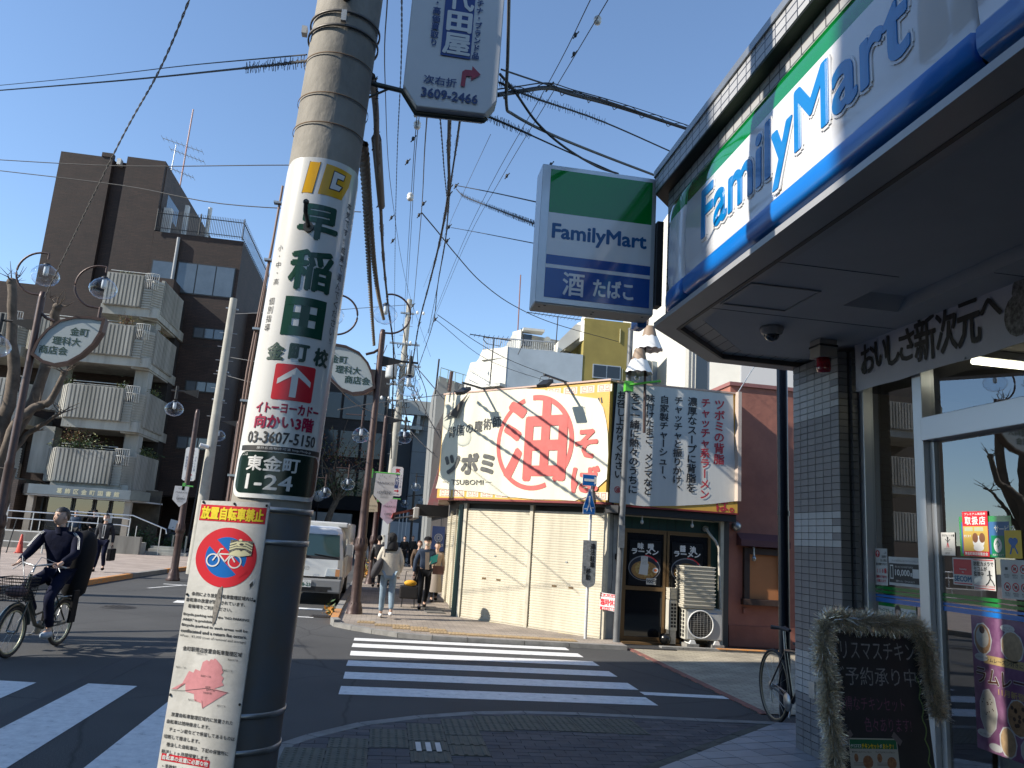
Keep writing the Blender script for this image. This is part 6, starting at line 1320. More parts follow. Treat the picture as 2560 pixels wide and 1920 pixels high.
for i, x in enumerate((-15.35, -14.0, -13.1, -12.4)):
 w = (1.3, .85, .65, .75)[i]
 d = obj('glass_door', (lambda q: (q.box(x, x + .06, 38.0, 38.08, .12, 2.35), q.box(x + w - .06, x + w, 38.0, 38.08, .12, 2.35), q.box(x, x + w, 38.0, 38.08, .12, .22), q)[-1])(MB()), m_rail, en)
 mb = MB(); mb.quad((x + .06, 38.04, .22), (x + w - .06, 38.04, .22), (x + w - .06, 38.04, 2.35), (x + .06, 38.04, 2.35)); obj('door_glass', mb, m_winglass, d, fix=False)
mb = MB(); mb.box(-17, -11, 40.6, 40.7, 0, 3); mb.box(-14.6, -14.3, 39, 39.3, .1, 2.4); obj('lobby_wall', mb, mat('lobby_beige', (.14, .12, .09), .7, noise=.6, nscale=1.5), en)
mb = MB(); mb.box(-12.5, -12.25, 37.97, 37.985, 1.35, 1.72); mb.box(-12.95, -12.82, 37.97, 37.985, 1.3, 1.75); obj('door_notice', mb, m_white_dirty, en)
mb = MB(); mb.box(-15.28, -14.25, 38.6, 38.65, 1.7, 2.3); obj('green_lobby_board', mb, mat('lobby_green', (.08, .28, .22), .6), en)
mb = MB(); mb.box(-24, -16.3, 37.6, 38.4, .1, 3.0); obj('side_brick_wall', mb, m_brl, en)
mb = MB(); mb.box(-18.0, -17.0, 37.52, 37.59, 1.1, 1.9); obj('side_window', mb, m_dark, en)
t = thing('notice_board', 'white notice board with small lines of writing by the left entrance pillar', 'notice board', (-16.2, 36.5, 0)); fr = frame((-16.6, 36.4, .95), (1, 0, 0))
mb = MB(); mb.box(-16.6, -15.95, 36.41, 36.45, .95, 1.95); obj('board', mb, m_white, t); mb = MB()
for i in range(9): column(mb, '利用時間のご案内', fr, .06 + i * .068, .95, .05, .095, 0, .014)
TX('black_lettering', mb, m_ink, t)
mb = MB(); mb.box(-16.55, -16.5, 36.42, 36.46, .1, .949); mb.box(-16.05, -16.0, 36.42, 36.46, .1, .949); obj('post', mb, m_rail, t)
rw = thing('ramp_wall', 'low stained concrete ramp wall with steel handrails before the entrance', 'wall', (-12, 36, 0))
mb = MB(); mb.box(-22, -10.35, 36.0, 36.28, .11, .86); obj('wall', mb, mat('stained_concrete', (.30, .285, .25), .9, noise=.5, nscale=1.6, streak=1), rw)
mb = MB(); mb.box(-13.5, -10.36, 36.29, 37.0, .12, .62); obj('ramp', mb, m_conc_light, rw)
mb = MB()
for z_ in (1.62, 1.32): mb.tube([(-22, 36.1, z_), (-11.3, 36.1, z_), (-10.9, 36.1, z_ - .05)], .03, 6)
mb.tube([(-14, 36.7, 1.75), (-11.0, 36.7, 1.75), (-9.55, 36.7, 1.25), (-9.5, 36.7, 1.05)], .03, 6)
obj('handrail', mb, mat('brushed_rail', (.6, .61, .62), .3, .8), rw)
for i in range(9): x = -21.3 + i * 1.3; mb = MB(); mb.tube([(x, 36.1, .86), (x, 36.1, 1.62)], .024, 6); mb.tube([(x + .3, 36.1, .86), (x + .3, 36.1, 1.32)], .02, 6); obj('rail_post', mb, MATS['brushed_rail'], rw)
mb = MB(); mb.tube([(-9.75, 36.7, .1), (-9.75, 36.7, 1.3)], .024, 6); obj('rail_post', mb, MATS['brushed_rail'], rw)
for k in range(3): mb = MB(); mb.box(-10.3, -8.6 - k * .35, 36.9 + k * .3, 37.19 + k * .3, .12, .24 + k * .12); obj('step', mb, m_conc_light, rw)
for k, (x, y) in enumerate(((-9.77, 39.0), (-9.15, 38.9))):
 mb = MB(); mb.tube([(x, y, .11), (x, y, .95)], .045, 10); mb.tube([(x, y, .95), (x, y, .97)], .048, 10); tag(obj('bollard', mb, mat('steel_bollard', (.45, .44, .38), .4, .6)), ['left steel bollard in front of the dark undercroft', 'right steel bollard in front of the dark undercroft'][k], 'bollard', 'bollards before the undercroft')
bush((-11.0, 38.6, .3), (.9, .5, .9), 700, .08, 11, m_lf[:2], 'dark green bush beside the entrance ramp'); bush((-9.9, 39.6, .3), (.5, .5, .8), 420, .08, 12, m_lf[:2], 'dark green bush left of the bollards')
mb = MB(); mb.lathe([(.16, .12), (.16, .15), (.12, .16), (.035, .80), (.0005, .82)], (-13.3, 31.8, 0), 12); tag(obj('traffic_cone', mb, mat('cone_red', (.55, .06, .03), .5)), 'slim red traffic cone left of the cyclist', 'traffic cone')
mb = MB(); mb.tube([(-13.65, 31.6, .1), (-13.5, 31.6, 1.35)], .02, 6); tag(obj('thin_pole', mb, m_rail), 'thin dark pole beside the red cone', 'pole')
t = thing('barrier_rail', 'white pipe barrier on the pavement behind the cyclist', 'barrier', (-14, 31, 0))
mb = MB(); mb.tube([(-19, 32.5, .9), (-12.6, 32.5, .9)], .03, 6); mb.tube([(-19, 32.5, .5), (-12.6, 32.5, .5)], .03, 6); obj('rail', mb, MATS['white_railing'], t)
for i in range(5): mb = MB(); mb.tube([(-18.8 + i * 1.5, 32.5, .1), (-18.8 + i * 1.5, 32.5, .9)], .03, 6); obj('post', mb, MATS['white_railing'], t)
def parked_blob(x, y, lab, col):
 t = thing('covered_scooter', lab, 'scooter', (x, y, .1)); mb = MB()
 for dy in (-.35, .35): mb.torus((x + dy * .9, y, .36), .22, .05, (1, 0, 0), (0, 0, 1), 16, 6)
 obj('wheel', mb, m_rubber, t); mb = MB(); mb.ball((x + .05, y, .75), .34, 8, (1.2, .6, 1)); mb.ball((x - .2, y, 1.0), .2, 7, (.8, .7, 1.3)); obj('cover', mb, col, t)
m_cov = mat('grey_purple_cover', (.10, .09, .13), .6, noise=.4, nscale=6)
parked_blob(-9.3, 41.5, 'scooter under a grey-purple cover in the undercroft', m_cov); parked_blob(-10.4, 41.2, 'dark covered scooter left of the grey-purple one', mat('dark_cover', (.03, .035, .045), .6))
mb = MB(); mb.ext([(-10.4, 40.3, 1.25), (-10.0, 40.3, 1.15), (-9.9, 40.4, 1.6), (-10.35, 40.4, 1.7)], (0, .03, 0)); tag(obj('white_placard', mb, m_white), 'small tilted white placard in the dark undercroft', 'placard')
mb = MB(); mb.tube([(-9.6, 40.9, .1), (-9.35, 41.0, 5.4)], .04, 7); mb.tube([(-9.35, 41, 4.75), (-8.95, 40.9, 4.8)], .05, 6); tag(obj('slim_lamp_post', mb, m_rail), 'slim black lamp post against the dark brick wall', 'lamp post')
t = thing('roof_aerial', 'tall red and white lattice mast with tv aerials on the brown building', 'aerial', (-14.6, 50, 21)); 
mb = MB(); mb.tube([(-15.4, 50, 18), (-15.3, 50, 28.6)], .05, 6); obj('mast', mb, mat('red_white_mast', (.5, .38, .36), .5, noise=.5, nscale=1.5, col2=(.4, .15, .13)), t)
for z_, x0_, x1_ in ((25.9, -16.9, -14.3), (25.2, -16.3, -14.1), (24.0, -16.6, -14.6)):
 mb = MB(); mb.tube([(x0_, 50, z_ + .35), (x1_, 50, z_ - .25)], .022, 4)
 for k in range(9): x = x0_ + (x1_ - x0_) * k / 8; zz = z_ + .35 - .6 * k / 8; mb.tube([(x, 49.6, zz), (x, 50.4, zz)], .012, 3); 
 obj('yagi', mb, m_metal, t)
mb = MB(); mb.tube([(-16.1, 50, 21.3), (-16.0, 50, 25.9)], .035, 5); obj('side_mast', mb, m_metal, t)
for k, (y0, y1, x0_, h, lab) in enumerate(((1.80, 8.9, -15.5, 20, 'unseen plain block at the near left, added to shade the crossing'), (-30, .18, -15.5, 20, 'unseen plain block behind the viewer on the left, added as a sun blocker'), (.19, .83, -15.5, 14.0, 'unseen lower block added in the gap to trim the sunbeam, viewer side'), (1.28, 1.797, -15.5, 14.0, 'unseen lower block added in the gap to trim the sunbeam, crossing side'))):
 b = thing('sun_blocker', lab, 'building', (x0_, y0, 0))  # unseen blocks added to shape sun and shade on pole, fascia and road
 mb = MB(); mb.slab([(-13, y0), (-13, y1), (x0_, y1 - .54), (x0_, y0 - .54)], 0, h); obj('wall', mb, mat('plain_grey_wall', (.28, .27, .26), .85, noise=.2, nscale=.5), b)
 if y1 - y0 < 3: continue
 mb = MB()
 for i in range(max(0, int((y1 - y0) / 2.4))):
  for j in range(6): mb.box(-13.0, -12.97, y0 + .7 + i * 2.4, y0 + 2.0 + i * 2.4, 1.2 + j * 3.2, 2.6 + j * 3.2)
 obj('windows_far_side', mb, m_lwin, b)
# UTILITY POLE with its signs
PA = Vector((-.578, 3.70, 0)); PD = (Vector((-.440, 3.70, 4.6)) - PA) / 4.6      # slight lean
def pax(z_): return PA + PD * z_
def prad(z_): return .188 - z_ * .0052
pole = thing('utility_pole', 'big concrete utility pole in the foreground wrapped with an advertising sheet', 'utility pole', (PA.x, PA.y, 0))
mb = MB(); mb.tube([pax(z_) for z_ in (0.04, 1.0, 2.0, 3.0, 4.0, 5.0, 8.0, 12.0)], [prad(z_) for z_ in (0, 1, 2, 3, 4, 5, 8, 12)], 48); obj('shaft', mb, m_conc, pole)
mb = MB(); mb.tube([pax(z_) for z_ in (.04, .6, 1.2, 1.845)], [prad(z_) + .006 for z_ in (0, .6, 1.2, 1.85)], 48); obj('protective_sleeve', mb, mat('dark_sheet_sleeve', (.13, .145, .165), .4, noise=.4, nscale=5, col2=(.16, .14, .12)), pole)
def hoop(z0, r=.004, m=m_metal, name='steel_band', hw=.012, tilt=0):
 mb = MB(); vs = []; n = 48
 for i in range(n):
  a = 2 * PI * i / n
  for dz, rr in ((-hw, .0), (-hw, r), (hw, r), (hw, 0)): c = pax(z0); R_ = prad(z0) + .007 + rr; vs.append((c.x + R_ * math.cos(a), c.y + R_ * math.sin(a), z0 + dz + tilt * math.cos(a) * .1))
 mb.add(vs, [(i * 4 + j, i * 4 + (j + 1) % 4, ((i + 1) % n) * 4 + (j + 1) % 4, ((i + 1) % n) * 4 + j) for i in range(n) for j in range(4)], True); return obj(name, mb, m, pole)
for z_ in (1.01, .868, 1.86, 1.72): hoop(z_)
for z_ in (4.335, 4.255): hoop(z_, .008, mat('wire_band', (.12, .11, .10), .5, .6), 'wire_band', .006, .06)
for z_ in (4.10, 3.72, 3.88): hoop(z_, .002, mat('rust_stain', (.16, .10, .055), .8), 'rusty_line', .003)
def cyl(x, z_, off=0.0):
 """x metres round the shaft from the front, z_ up"""
 c = pax(z_); R_ = prad(z_) + .010 + off; a = -PI / 2 + (x + .045) / .178 
 return Vector((c.x + R_ * math.cos(a), c.y + R_ * math.sin(a), z_))
def wrap(mb, pts, off, sub=.022):
 xs = [p[0] for p in pts]; zs = [p[1] for p in pts]
 bm = bmesh.new(); bm.faces.new([bm.verts.new((p[0], p[1], 0)) for p in pts]); a, b_ = min(xs), max(xs); n = max(1, int((b_ - a) / sub))
 for k in range(1, n): bmesh.ops.bisect_plane(bm, geom=bm.verts[:] + bm.edges[:] + bm.faces[:], plane_co=(a + (b_ - a) * k / n, 0, 0), plane_no=(1, 0, 0))
 bm.verts.index_update(); mb.add([cyl(v.co.x, v.co.y, off) for v in bm.verts], [tuple(v.index for v in f.verts) for f in bm.faces], True); bm.free()
def wword(mb, s, x0, x1, z0, z1, bold=0, off=.002, bb_=None):
 p, f, (a, b_, c, d) = glyph(s); sx = (x1 - x0) / (b_ - a); sz = (z1 - z0) / (d - c)
 for i, (dx, dz) in enumerate([(0, 0)] + ([(bold, 0), (-bold, 0), (0, bold), (0, -bold), (bold * .7, bold * .7), (-bold * .7, -bold * .7)] if bold else [])):
  bm = bmesh.new(); vs = [bm.verts.new((x0 + (x - a) * sx + dx, z0 + (y - c) * sz + dz, 0)) for x, y in p]
  for q in f:
   try: bm.faces.new([vs[j] for j in q])
   except ValueError: pass
  n = max(1, int((x1 - x0) / .025))
  for k in range(1, n): bmesh.ops.bisect_plane(bm, geom=bm.verts[:] + bm.edges[:] + bm.faces[:], plane_co=(x0 + (x1 - x0) * k / n, 0, 0), plane_no=(1, 0, 0))
  bm.verts.index_update(); mb.add([cyl(v.co.x, v.co.y, off + i * .00015) for v in bm.verts], [tuple(v.index for v in q.verts) for q in bm.faces], False); bm.free()
ws = thing('wrap_sign', 'white advertising sheet wrapped round the pole with green kanji and a red arrow', 'sign', tuple(cyl(0, 2.7)))
def rrect(x0, x1, z0, z1, r, n=6):
 P_ = []
 for cx, cz, a0 in ((x1 - r, z1 - r, 0), (x0 + r, z1 - r, 90), (x0 + r, z0 + r, 180), (x1 - r, z0 + r, 270)): P_ += [(cx + r * math.cos(R(a0 + 90 * i / n)), cz + r * math.sin(R(a0 + 90 * i / n))) for i in range(n + 1)]
 return P_
mb = MB(); wrap(mb, rrect(-.235, .215, 1.905, 3.53, .06), 0.0); obj('sheet', mb, mat('glossy_white_sheet', (.72, .72, .70), .22, noise=.06, nscale=2, clear=.5), ws, fix=False)
m_gk = mat('deep_green_ink', (.004, .06, .035), .3)
mb = MB(); wrap(mb, rrect(-.215, .195, 1.925, 2.108, .045), .0012); obj('black_panel', mb, mat('green_black_panel', (.006, .022, .016), .25), ws, fix=False)
mb = MB(); wrap(mb, [(-.21, 2.112), (.19, 2.112), (.19, 2.135), (-.21, 2.135)], .0012); obj('black_strip', mb, m_black, ws, fix=False)
mb = MB()
for p in ([(-.105, 3.345), (-.058, 3.345), (-.040, 3.505), (-.088, 3.505)][::-1], [(-.032, 3.345), (.085, 3.345), (.108, 3.405), (.118, 3.425), (.128, 3.495), (-.012, 3.505)]): wrap(mb, p, .0014)
obj('logo', mb, mat('golden_yellow_ink', (.80, .42, .0), .3), ws, fix=False)
mb = MB()
for p in ([(-.108, 3.342), (-.102, 3.342), (-.085, 3.508), (-.091, 3.508)], [(-.055, 3.342), (-.061, 3.342), (-.043, 3.508), (-.037, 3.508)], [(.014, 3.380), (.068, 3.380), (.085, 3.412), (.048, 3.418), (.052, 3.440), (.082, 3.440), (.09, 3.475), (.026, 3.480)]): wrap(mb, p, .0010 if len(p) == 4 else .0019)
obj('logo_outline', mb, m_black, ws, fix=False)
mb = MB(); wrap(mb, [(.019, 3.385), (.064, 3.385), (.076, 3.408), (.043, 3.412), (.048, 3.446), (.080, 3.446), (.085, 3.470), (.030, 3.475)], .0024); obj('logo_inside', mb, m_white, ws, fix=False)
mb = MB(); wword(mb, '早', -.095, .085, 3.12, 3.285, .007); wword(mb, '稲', -.10, .088, 2.87, 3.06, .007); 
for p in ([(-.10, 2.645), (.088, 2.645), (.088, 2.69), (-.10, 2.69)], [(-.10, 2.79), (.088, 2.79), (.088, 2.83), (-.10, 2.83)], [(-.10, 2.69), (-.058, 2.69), (-.058, 2.79), (-.10, 2.79)], [(.046, 2.69), (.088, 2.69), (.088, 2.79), (.046, 2.79)], [(-.026, 2.69), (.014, 2.69), (.014, 2.79), (-.026, 2.79)], [(-.058, 2.725), (-.026, 2.725), (-.026, 2.755), (-.058, 2.755)], [(.014, 2.725), (.046, 2.725), (.046, 2.755), (.014, 2.755)]): wrap(mb, p, .002)
obj('green_kanji', mb, m_gk, ws, fix=False)
mb = MB(); wword(mb, '金', -.145, -.07, 2.53, 2.605, .004); wword(mb, '町', -.045, .035, 2.53, 2.605, .004); wword(mb, '校', .065, .14, 2.525, 2.605, .004)
obj('school_kanji', mb, mat('dark_green_grey_ink', (.02, .06, .05), .4), ws, fix=False)
mb = MB(); wrap(mb, rrect(-.095, .082, 2.345, 2.51, .01), .0014); obj('red_square', mb, m_red, ws, fix=False)
mb = MB()
for p in ([(-.020, 2.36), (.008, 2.36), (.008, 2.465), (-.020, 2.465)], [(-.078, 2.415), (-.078, 2.440), (-.006, 2.497), (-.006, 2.465)], [(.066, 2.415), (.066, 2.440), (-.006, 2.497), (-.006, 2.465)][::-1]): wrap(mb, p, .0022)
obj('white_arrow', mb, m_white, ws, fix=False)
mb = MB(); wword(mb, 'イトーヨーカドー', -.155, .13, 2.285, 2.33, .0018); wword(mb, '向かい3階', -.15, .11, 2.215, 2.275, .0025); obj('crimson_lettering', mb, mat('crimson_ink', (.36, .01, .06), .4), ws, fix=False)
mb = MB(); wword(mb, '03-3607-5150', -.175, .135, 2.148, 2.198, .0014)
for i, ch in enumerate('小・中・高'): wword(mb, ch, -.190 + i * .002, -.160 + i * .002, 3.055 - i * .042, 3.085 - i * .042, 0) if ch != '・' else wword(mb, ch, -.178 + i * .002, -.172 + i * .002, 3.068 - i * .042, 3.074 - i * .042, 0)
for i, ch in enumerate('個別指導'): wword(mb, ch, -.192, -.158, 2.79 - i * .042, 2.825 - i * .042, 0)
for i, ch in enumerate('本気です!!成果で選んでください!!'.replace('!!', '‼')):
 if ch == '‼':
  for dx in (0, .009): wword(mb, '!', .135 + dx, .139 + dx, 3.325 - i * .0455, 3.352 - i * .0455, 0)
 else: wword(mb, ch, .128, .162, 3.320 - i * .0455, 3.356 - i * .0455, 0)
obj('black_lettering', mb, m_ink, ws, fix=False)
mb = MB(); wword(mb, '東金町', -.155, .07, 2.025, 2.09, .002); wword(mb, '1-24', -.145, .05, 1.945, 2.008, .002); wword(mb, 'ここは', -.205, -.16, 2.09, 2.102, 0); wword(mb, '屋外広告物許可済 http://tadp.jp', -.12, .12, 2.117, 2.131, 0); obj('white_lettering', mb, m_white, ws, fix=False)
for k, (z_, a) in enumerate(((4.42, .01), (3.17, -.02), (4.95, .3))):
 mb = MB(); c = pax(z_); r_ = prad(z_); an = -PI / 2 + a; d = Vector((math.cos(an), math.sin(an), 0)); p0 = c + d * (r_ - .01)
 mb.tube([p0, p0 + d * .035], .024, 12); mb.tube([p0, p0 + d * .16 + Vector((0, 0, .02)), p0 + d * .175 + Vector((0, 0, .055))], .010, 8); mb.ball(tuple(p0 + d * .175 + Vector((0, 0, .06))), .014, 6); obj('step_bolt', mb, mat('old_steel', (.10, .095, .085), .5, .7), pole)
mb = MB(); mb.tube([(pax(1.3).x - .19, 3.72, .1), (pax(2.5).x - .196, 3.72, 2.5), (pax(3.5).x - .19, 3.72, 3.45)], .006, 6); mb.tube([(pax(1.3).x - .205, 3.72, .1), (pax(2.5).x - .21, 3.72, 2.5), (pax(3.5).x - .2, 3.72, 3.2)], .005, 6); obj('earth_wire', mb, mat('pinkish_wire', (.25, .17, .15), .6), pole)
for z_ in (2.0, 2.35, 2.7, 3.05, 3.35): mb = MB(); mb.box(pax(z_).x - .215, pax(z_).x - .18, 3.70, 3.73, z_, z_ + .01); obj('wire_clip', mb, m_metal, pole)
nb = thing('no_parking_board', 'tall weathered white board with a red and blue no-bicycle-parking disc', 'sign', (-.64, 3.44, .6)); BX, BY = -.645, 3.452
U_ = Vector((1.115, -.52, 0)); V_ = Vector((.0184, 0, 1.02)); O_ = Vector(((BX - .0234) * 1.02, 3.507, -.036)); frn = (O_, U_, V_)
mb = MB(); mb.ext([O_ + U_ * x + V_ * z_ for x, z_ in ((-.145, .30), (.145, .30), (.139, 1.885), (-.141, 1.878))], Vector((.0025, .0055, 0))); obj('board', mb, mat('aged_white_board', (.66, .65, .61), .5, noise=.22, nscale=7, col2=(.50, .49, .45), bump=.2, bscale=30), nb)
mb = MB(); rect(mb, frn, -.136, .131, 1.795, 1.862, .001); ring(mb, frn, -.003, 1.650, .082, .122, .0012, 48); put(mb, [(-.09, 1.705), (-.062, 1.732), (.092, 1.60), (.062, 1.572)], [(0, 1, 2, 3)], frn, .0022); rect(mb, frn, -.133, .055, .842, .868, .001); TX('red_print', mb, m_red, nb)
mb = MB(); disc(mb, frn, -.003, 1.650, .083, .0014, 40); TX('blue_disc', mb, m_blue, nb)
mb = MB(); word(mb, '放置自転車禁止', frn, -.128, .123, 1.803, 1.853, .0022, .002); TX('yellow_lettering', mb, mat('bright_yellow_ink', (.85, .68, .02), .5), nb)
mb = MB()
for cx in (-.052, .036): ring(mb, frn, cx, 1.635, .022, .0275, .0032, 28)
for a, b_ in (((-.052, 1.635), (-.034, 1.665)), ((-.034, 1.665), (-.003, 1.632)), ((-.034, 1.662), (.018, 1.664)), ((-.003, 1.632), (.018, 1.664)), ((.018, 1.66), (.036, 1.635)), ((-.034, 1.665), (-.028, 1.682)), ((-.028, 1.682), (-.018, 1.684)), ((.014, 1.684), (.024, 1.684)), ((.018, 1.66), (.016, 1.684))): stroke(mb, frn, [a, b_], .0055, .0034)
TX('bicycle_symbol', mb, m_white, nb)
mb = MB(); row(mb, '条例により放置自転車整理区域内は', frn, -.118, 1.493, .0150, .0165, .0004, .001, .0155); row(mb, '自転車の放置が禁止されています。', frn, -.137, 1.468, .0150, .0165, .0004, .001, .0155); row(mb, '駐輪場をご利用ください。', frn, -.124, 1.443, .0150, .0165, .0002, .001, .0155)
for i, (s, w_) in enumerate((('Bicycle parking within the "NO PARKING', .262), ('AREA" is prohibited.', .135), ('Bicycle parked in such areas will be', .262), ('confiscated and a return fee occurs.', .262), ('※Fees : ¥3,000 (cost of removal and storage)', .262))):
 word(mb, s, frn, -.137 + .0, -.137 + w_, 1.402 - i * .0215, 1.415 - i * .0215, .0002 if i < 4 else 0, .001)
row(mb, '金町駅周辺放置自転車整理区域', frn, -.118, 1.275, .0168, .019, .0003, .001)
for s, x, z_ in (('東金町二丁目', -.06, 1.262), ('東金町四丁目', .065, 1.252), ('東水元一丁目', -.133, 1.20), ('東金町一丁目', -.03, 1.178), ('東金町三丁目', .05, 1.21), ('金町駅', -.005, 1.138), ('金町六丁目', .0, 1.128), ('京成金町駅', -.01, 1.116), ('金町五丁目', -.065, 1.082), ('金町三丁目', .05, 1.075)): row(mb, s, frn, x, z_, .0068, .0085, 0, .0024)
for i, s in enumerate(('　放置自転車整理区域内に放置された', '自転車は随時撤去します。', '　チェーン錠などで係留してあるものは', '切断して撤去します。', '　撤去した自転車は、下記の保管所に', '移送し1ヶ月間保管します。')): row(mb, s, frn, -.137, 1.018 - i * .0285, .0148, .0165, .0002, .001, .0152)
row(mb, '・手数料 3,000円 (税込)', frn, -.13, .822, .0155, .018, .0003, .001); row(mb, '・身分を証明するもの', frn, -.13, .79, .0155, .018, .0003, .001); row(mb, '・自転車の鍵', frn, -.13, .76, .0155, .018, .0003, .001)
TX('black_lettering', mb, m_ink, nb)
mb = MB(); row(mb, '自転車の返還に必要な物', frn, -.130, .855, .0165, .018, .0006, .002); TX('white_lettering', mb, m_white, nb)
mb = MB(); put(mb, [(-.137, 1.112), (-.115, 1.114), (-.098, 1.138), (-.078, 1.19), (-.06, 1.185), (-.055, 1.2), (-.035, 1.195), (-.03, 1.23), (-.015, 1.24), (-.005, 1.236), (.0, 1.245), (.01, 1.243), (.015, 1.25), (.022, 1.246), (.045, 1.225), (.055, 1.2), (.048, 1.19), (.06, 1.18), (.055, 1.165), (.065, 1.152), (.03, 1.135), (.085, 1.128), (.05, 1.10), (-.005, 1.055), (-.012, 1.075), (-.04, 1.08), (-.045, 1.105), (-.08, 1.11), (-.085, 1.14), (-.10, 1.138)], [tuple(range(30))], frn, .0012); TX('pink_map', mb, mat('pink_map_ink', (.68, .28, .30), .6, noise=.15, nscale=40), nb)
mb = MB(); stroke(mb, frn, [(-.137, 1.108), (-.09, 1.112), (.0, 1.133), (.087, 1.127)], .0014, .002); stroke(mb, frn, [(-.01, 1.085), (-.002, 1.055)], .001, .002); TX('railway_line', mb, m_ink, nb)
mb = MB(); rnd = random.Random(5)
put(mb, [(-.012, 1.52), (.002, 1.535), (.004, 1.47), (-.004, 1.40), (-.014, 1.37), (-.022, 1.44)], [(0, 1, 2, 3, 4, 5)], frn, .0022)
TX('scraped_streak', mb, mat('scraped_grey', (.30, .28, .25), .8, noise=.7, nscale=60, col2=(.08, .075, .07)), nb)
mb = MB(); rect(mb, frn, .008, .098, 1.663, 1.723, .0036); TX('sticker_ground', mb, mat('sticker_dark', (.035, .035, .03), .6, noise=.5, nscale=120, col2=(.3, .3, .25)), nb)
mb = MB(); put(mb, [(.006, 1.662), (.02, 1.675), (.035, 1.682), (.07, 1.684), (.098, 1.668), (.09, 1.664), (.05, 1.657)], [tuple(range(7))], frn, .0042)
for z_ in (1.69, 1.70, 1.711): stroke(mb, frn, [(.010, z_ - .006), (.035, z_ + .004), (.075, z_ + .004), (.097, z_ - .006)], .0055, .0044)
disc(mb, frn, .052, 1.708, .018, .0048, 16, .010); disc(mb, frn, .048, 1.724, .007, .0046, 10, .005); TX('sticker_drawing', mb, mat('sticker_cream', (.72, .68, .42), .5), nb)
mb = MB(); put(mb, [(.042, 1.690), (.068, 1.690), (.056, 1.679)], [(0, 1, 2)], frn, .0052); disc(mb, frn, .055, 1.707, .009, .0053, 12, .005); put(mb, [(.106, 1.55), (.118, 1.565), (.12, 1.55), (.11, 1.535)], [(0, 1, 2, 3)], frn, .0015); TX('sticker_ink', mb, m_ink, nb)
mb = MB(); put(mb, [(.104, 1.56), (.122, 1.575), (.124, 1.56), (.106, 1.53)], [(0, 1, 2, 3)], frn, .0012); rect(mb, frn, -.112, -.104, .861, .872, .003); TX('paper_scrap', mb, m_white, nb)
mb = MB()
for x, z_ in ((-.130, 1.872), (-.002, 1.872), (.128, 1.872), (-.136, 1.488), (.134, 1.488), (-.138, 1.09), (.135, 1.09)): mb.ball(tuple(O_ + U_ * x + V_ * z_ + Vector((0, -.003, 0))), .0055, 6)
obj('rivet', mb, m_dark, nb)
hs = thing('hanging_sign', 'white octagonal hanging sign with blue kanji, a red turn arrow and 3609-2466', 'sign', (.12, 3.7, 4))
def oct_(g, zt=5.15): x0, x1, zb = -.125 + g, .372 - g, 3.978 + g; return [(x0 + .078, zb), (x1 - .06, zb + .012), (x1, zb + .098), (x1 - .0, zt - .1), (x1 - .07, zt), (x0 + .07, zt), (x0, zt - .1), (x0, zb + .108)]
mb = MB(); mb.ext([(x, 3.70, z_) for x, z_ in oct_(0)], (0, .11, 0)); obj('sign_body', mb, mat('hanging_sign_white', (.70, .71, .72), .35, noise=.08, nscale=2), hs, bevel=.006)
mb = MB(); mb.tube([(-.30, 3.76, 4.105), (-.13, 3.76, 4.088), (-.05, 3.76, 3.972), (.318, 3.76, 3.985), (.325, 3.76, 4.0)], .014, 8); mb.tube([(-.3, 3.76, 4.02), (-.19, 3.76, 4.095)], .006, 6); obj('bracket_arm', mb, mat('dark_green_steel', (.03, .04, .035), .5), hs)
frh = frame((0, 3.6995, 0), (1, 0, 0))
mb = MB(); rect(mb, frh, .052, .212, 4.290, 5.02, .0065); obj('blue_band', mb, mat('navy_blue_band', (.01, .045, .24), .3), hs, fix=False)
mb = MB(); word(mb, '屋', frh, .063, .203, 4.305, 4.425, .0045, .009); word(mb, '田', frh, .075, .200, 4.445, 4.555, .006, .009); word(mb, '代', frh, .070, .205, 4.575, 4.70, .0045, .009); word(mb, '千', frh, .07, .205, 4.72, 4.85, .0045, .009); obj('white_kanji', mb, m_white, hs, fix=False)
mb = MB()
for i, ch in enumerate('品ドンラブ・ナチラプ'): cell(mb, ch, frh, .238 + i * .0005, 4.315 + i * .0455, .040, .042, .0016, .0085)
for i, ch in enumerate('り取買価高・質'): cell(mb, ch, frh, .012, 4.355 + i * .048, .044, .046, .0016, .0085)
word(mb, '次右折', frh, -.022, .150, 4.112, 4.160, .001, .0085); obj('navy_lettering', mb, m_navy, hs, fix=False)
mb = MB(); word(mb, '3609-2466', frh, -.028, .268, 4.035, 4.085, .0022, .0085); obj('navy_numbers', mb, m_navy, hs, fix=False)
mb = MB(); put(mb, [(.172, 4.125), (.195, 4.125), (.198, 4.188), (.225, 4.19), (.224, 4.166), (.274, 4.208), (.226, 4.252), (.226, 4.226), (.190, 4.224), (.175, 4.210)], [tuple(range(10))], frh, .0085); obj('red_arrow', mb, mat('dull_red_ink', (.38, .025, .05), .4), hs, fix=False)
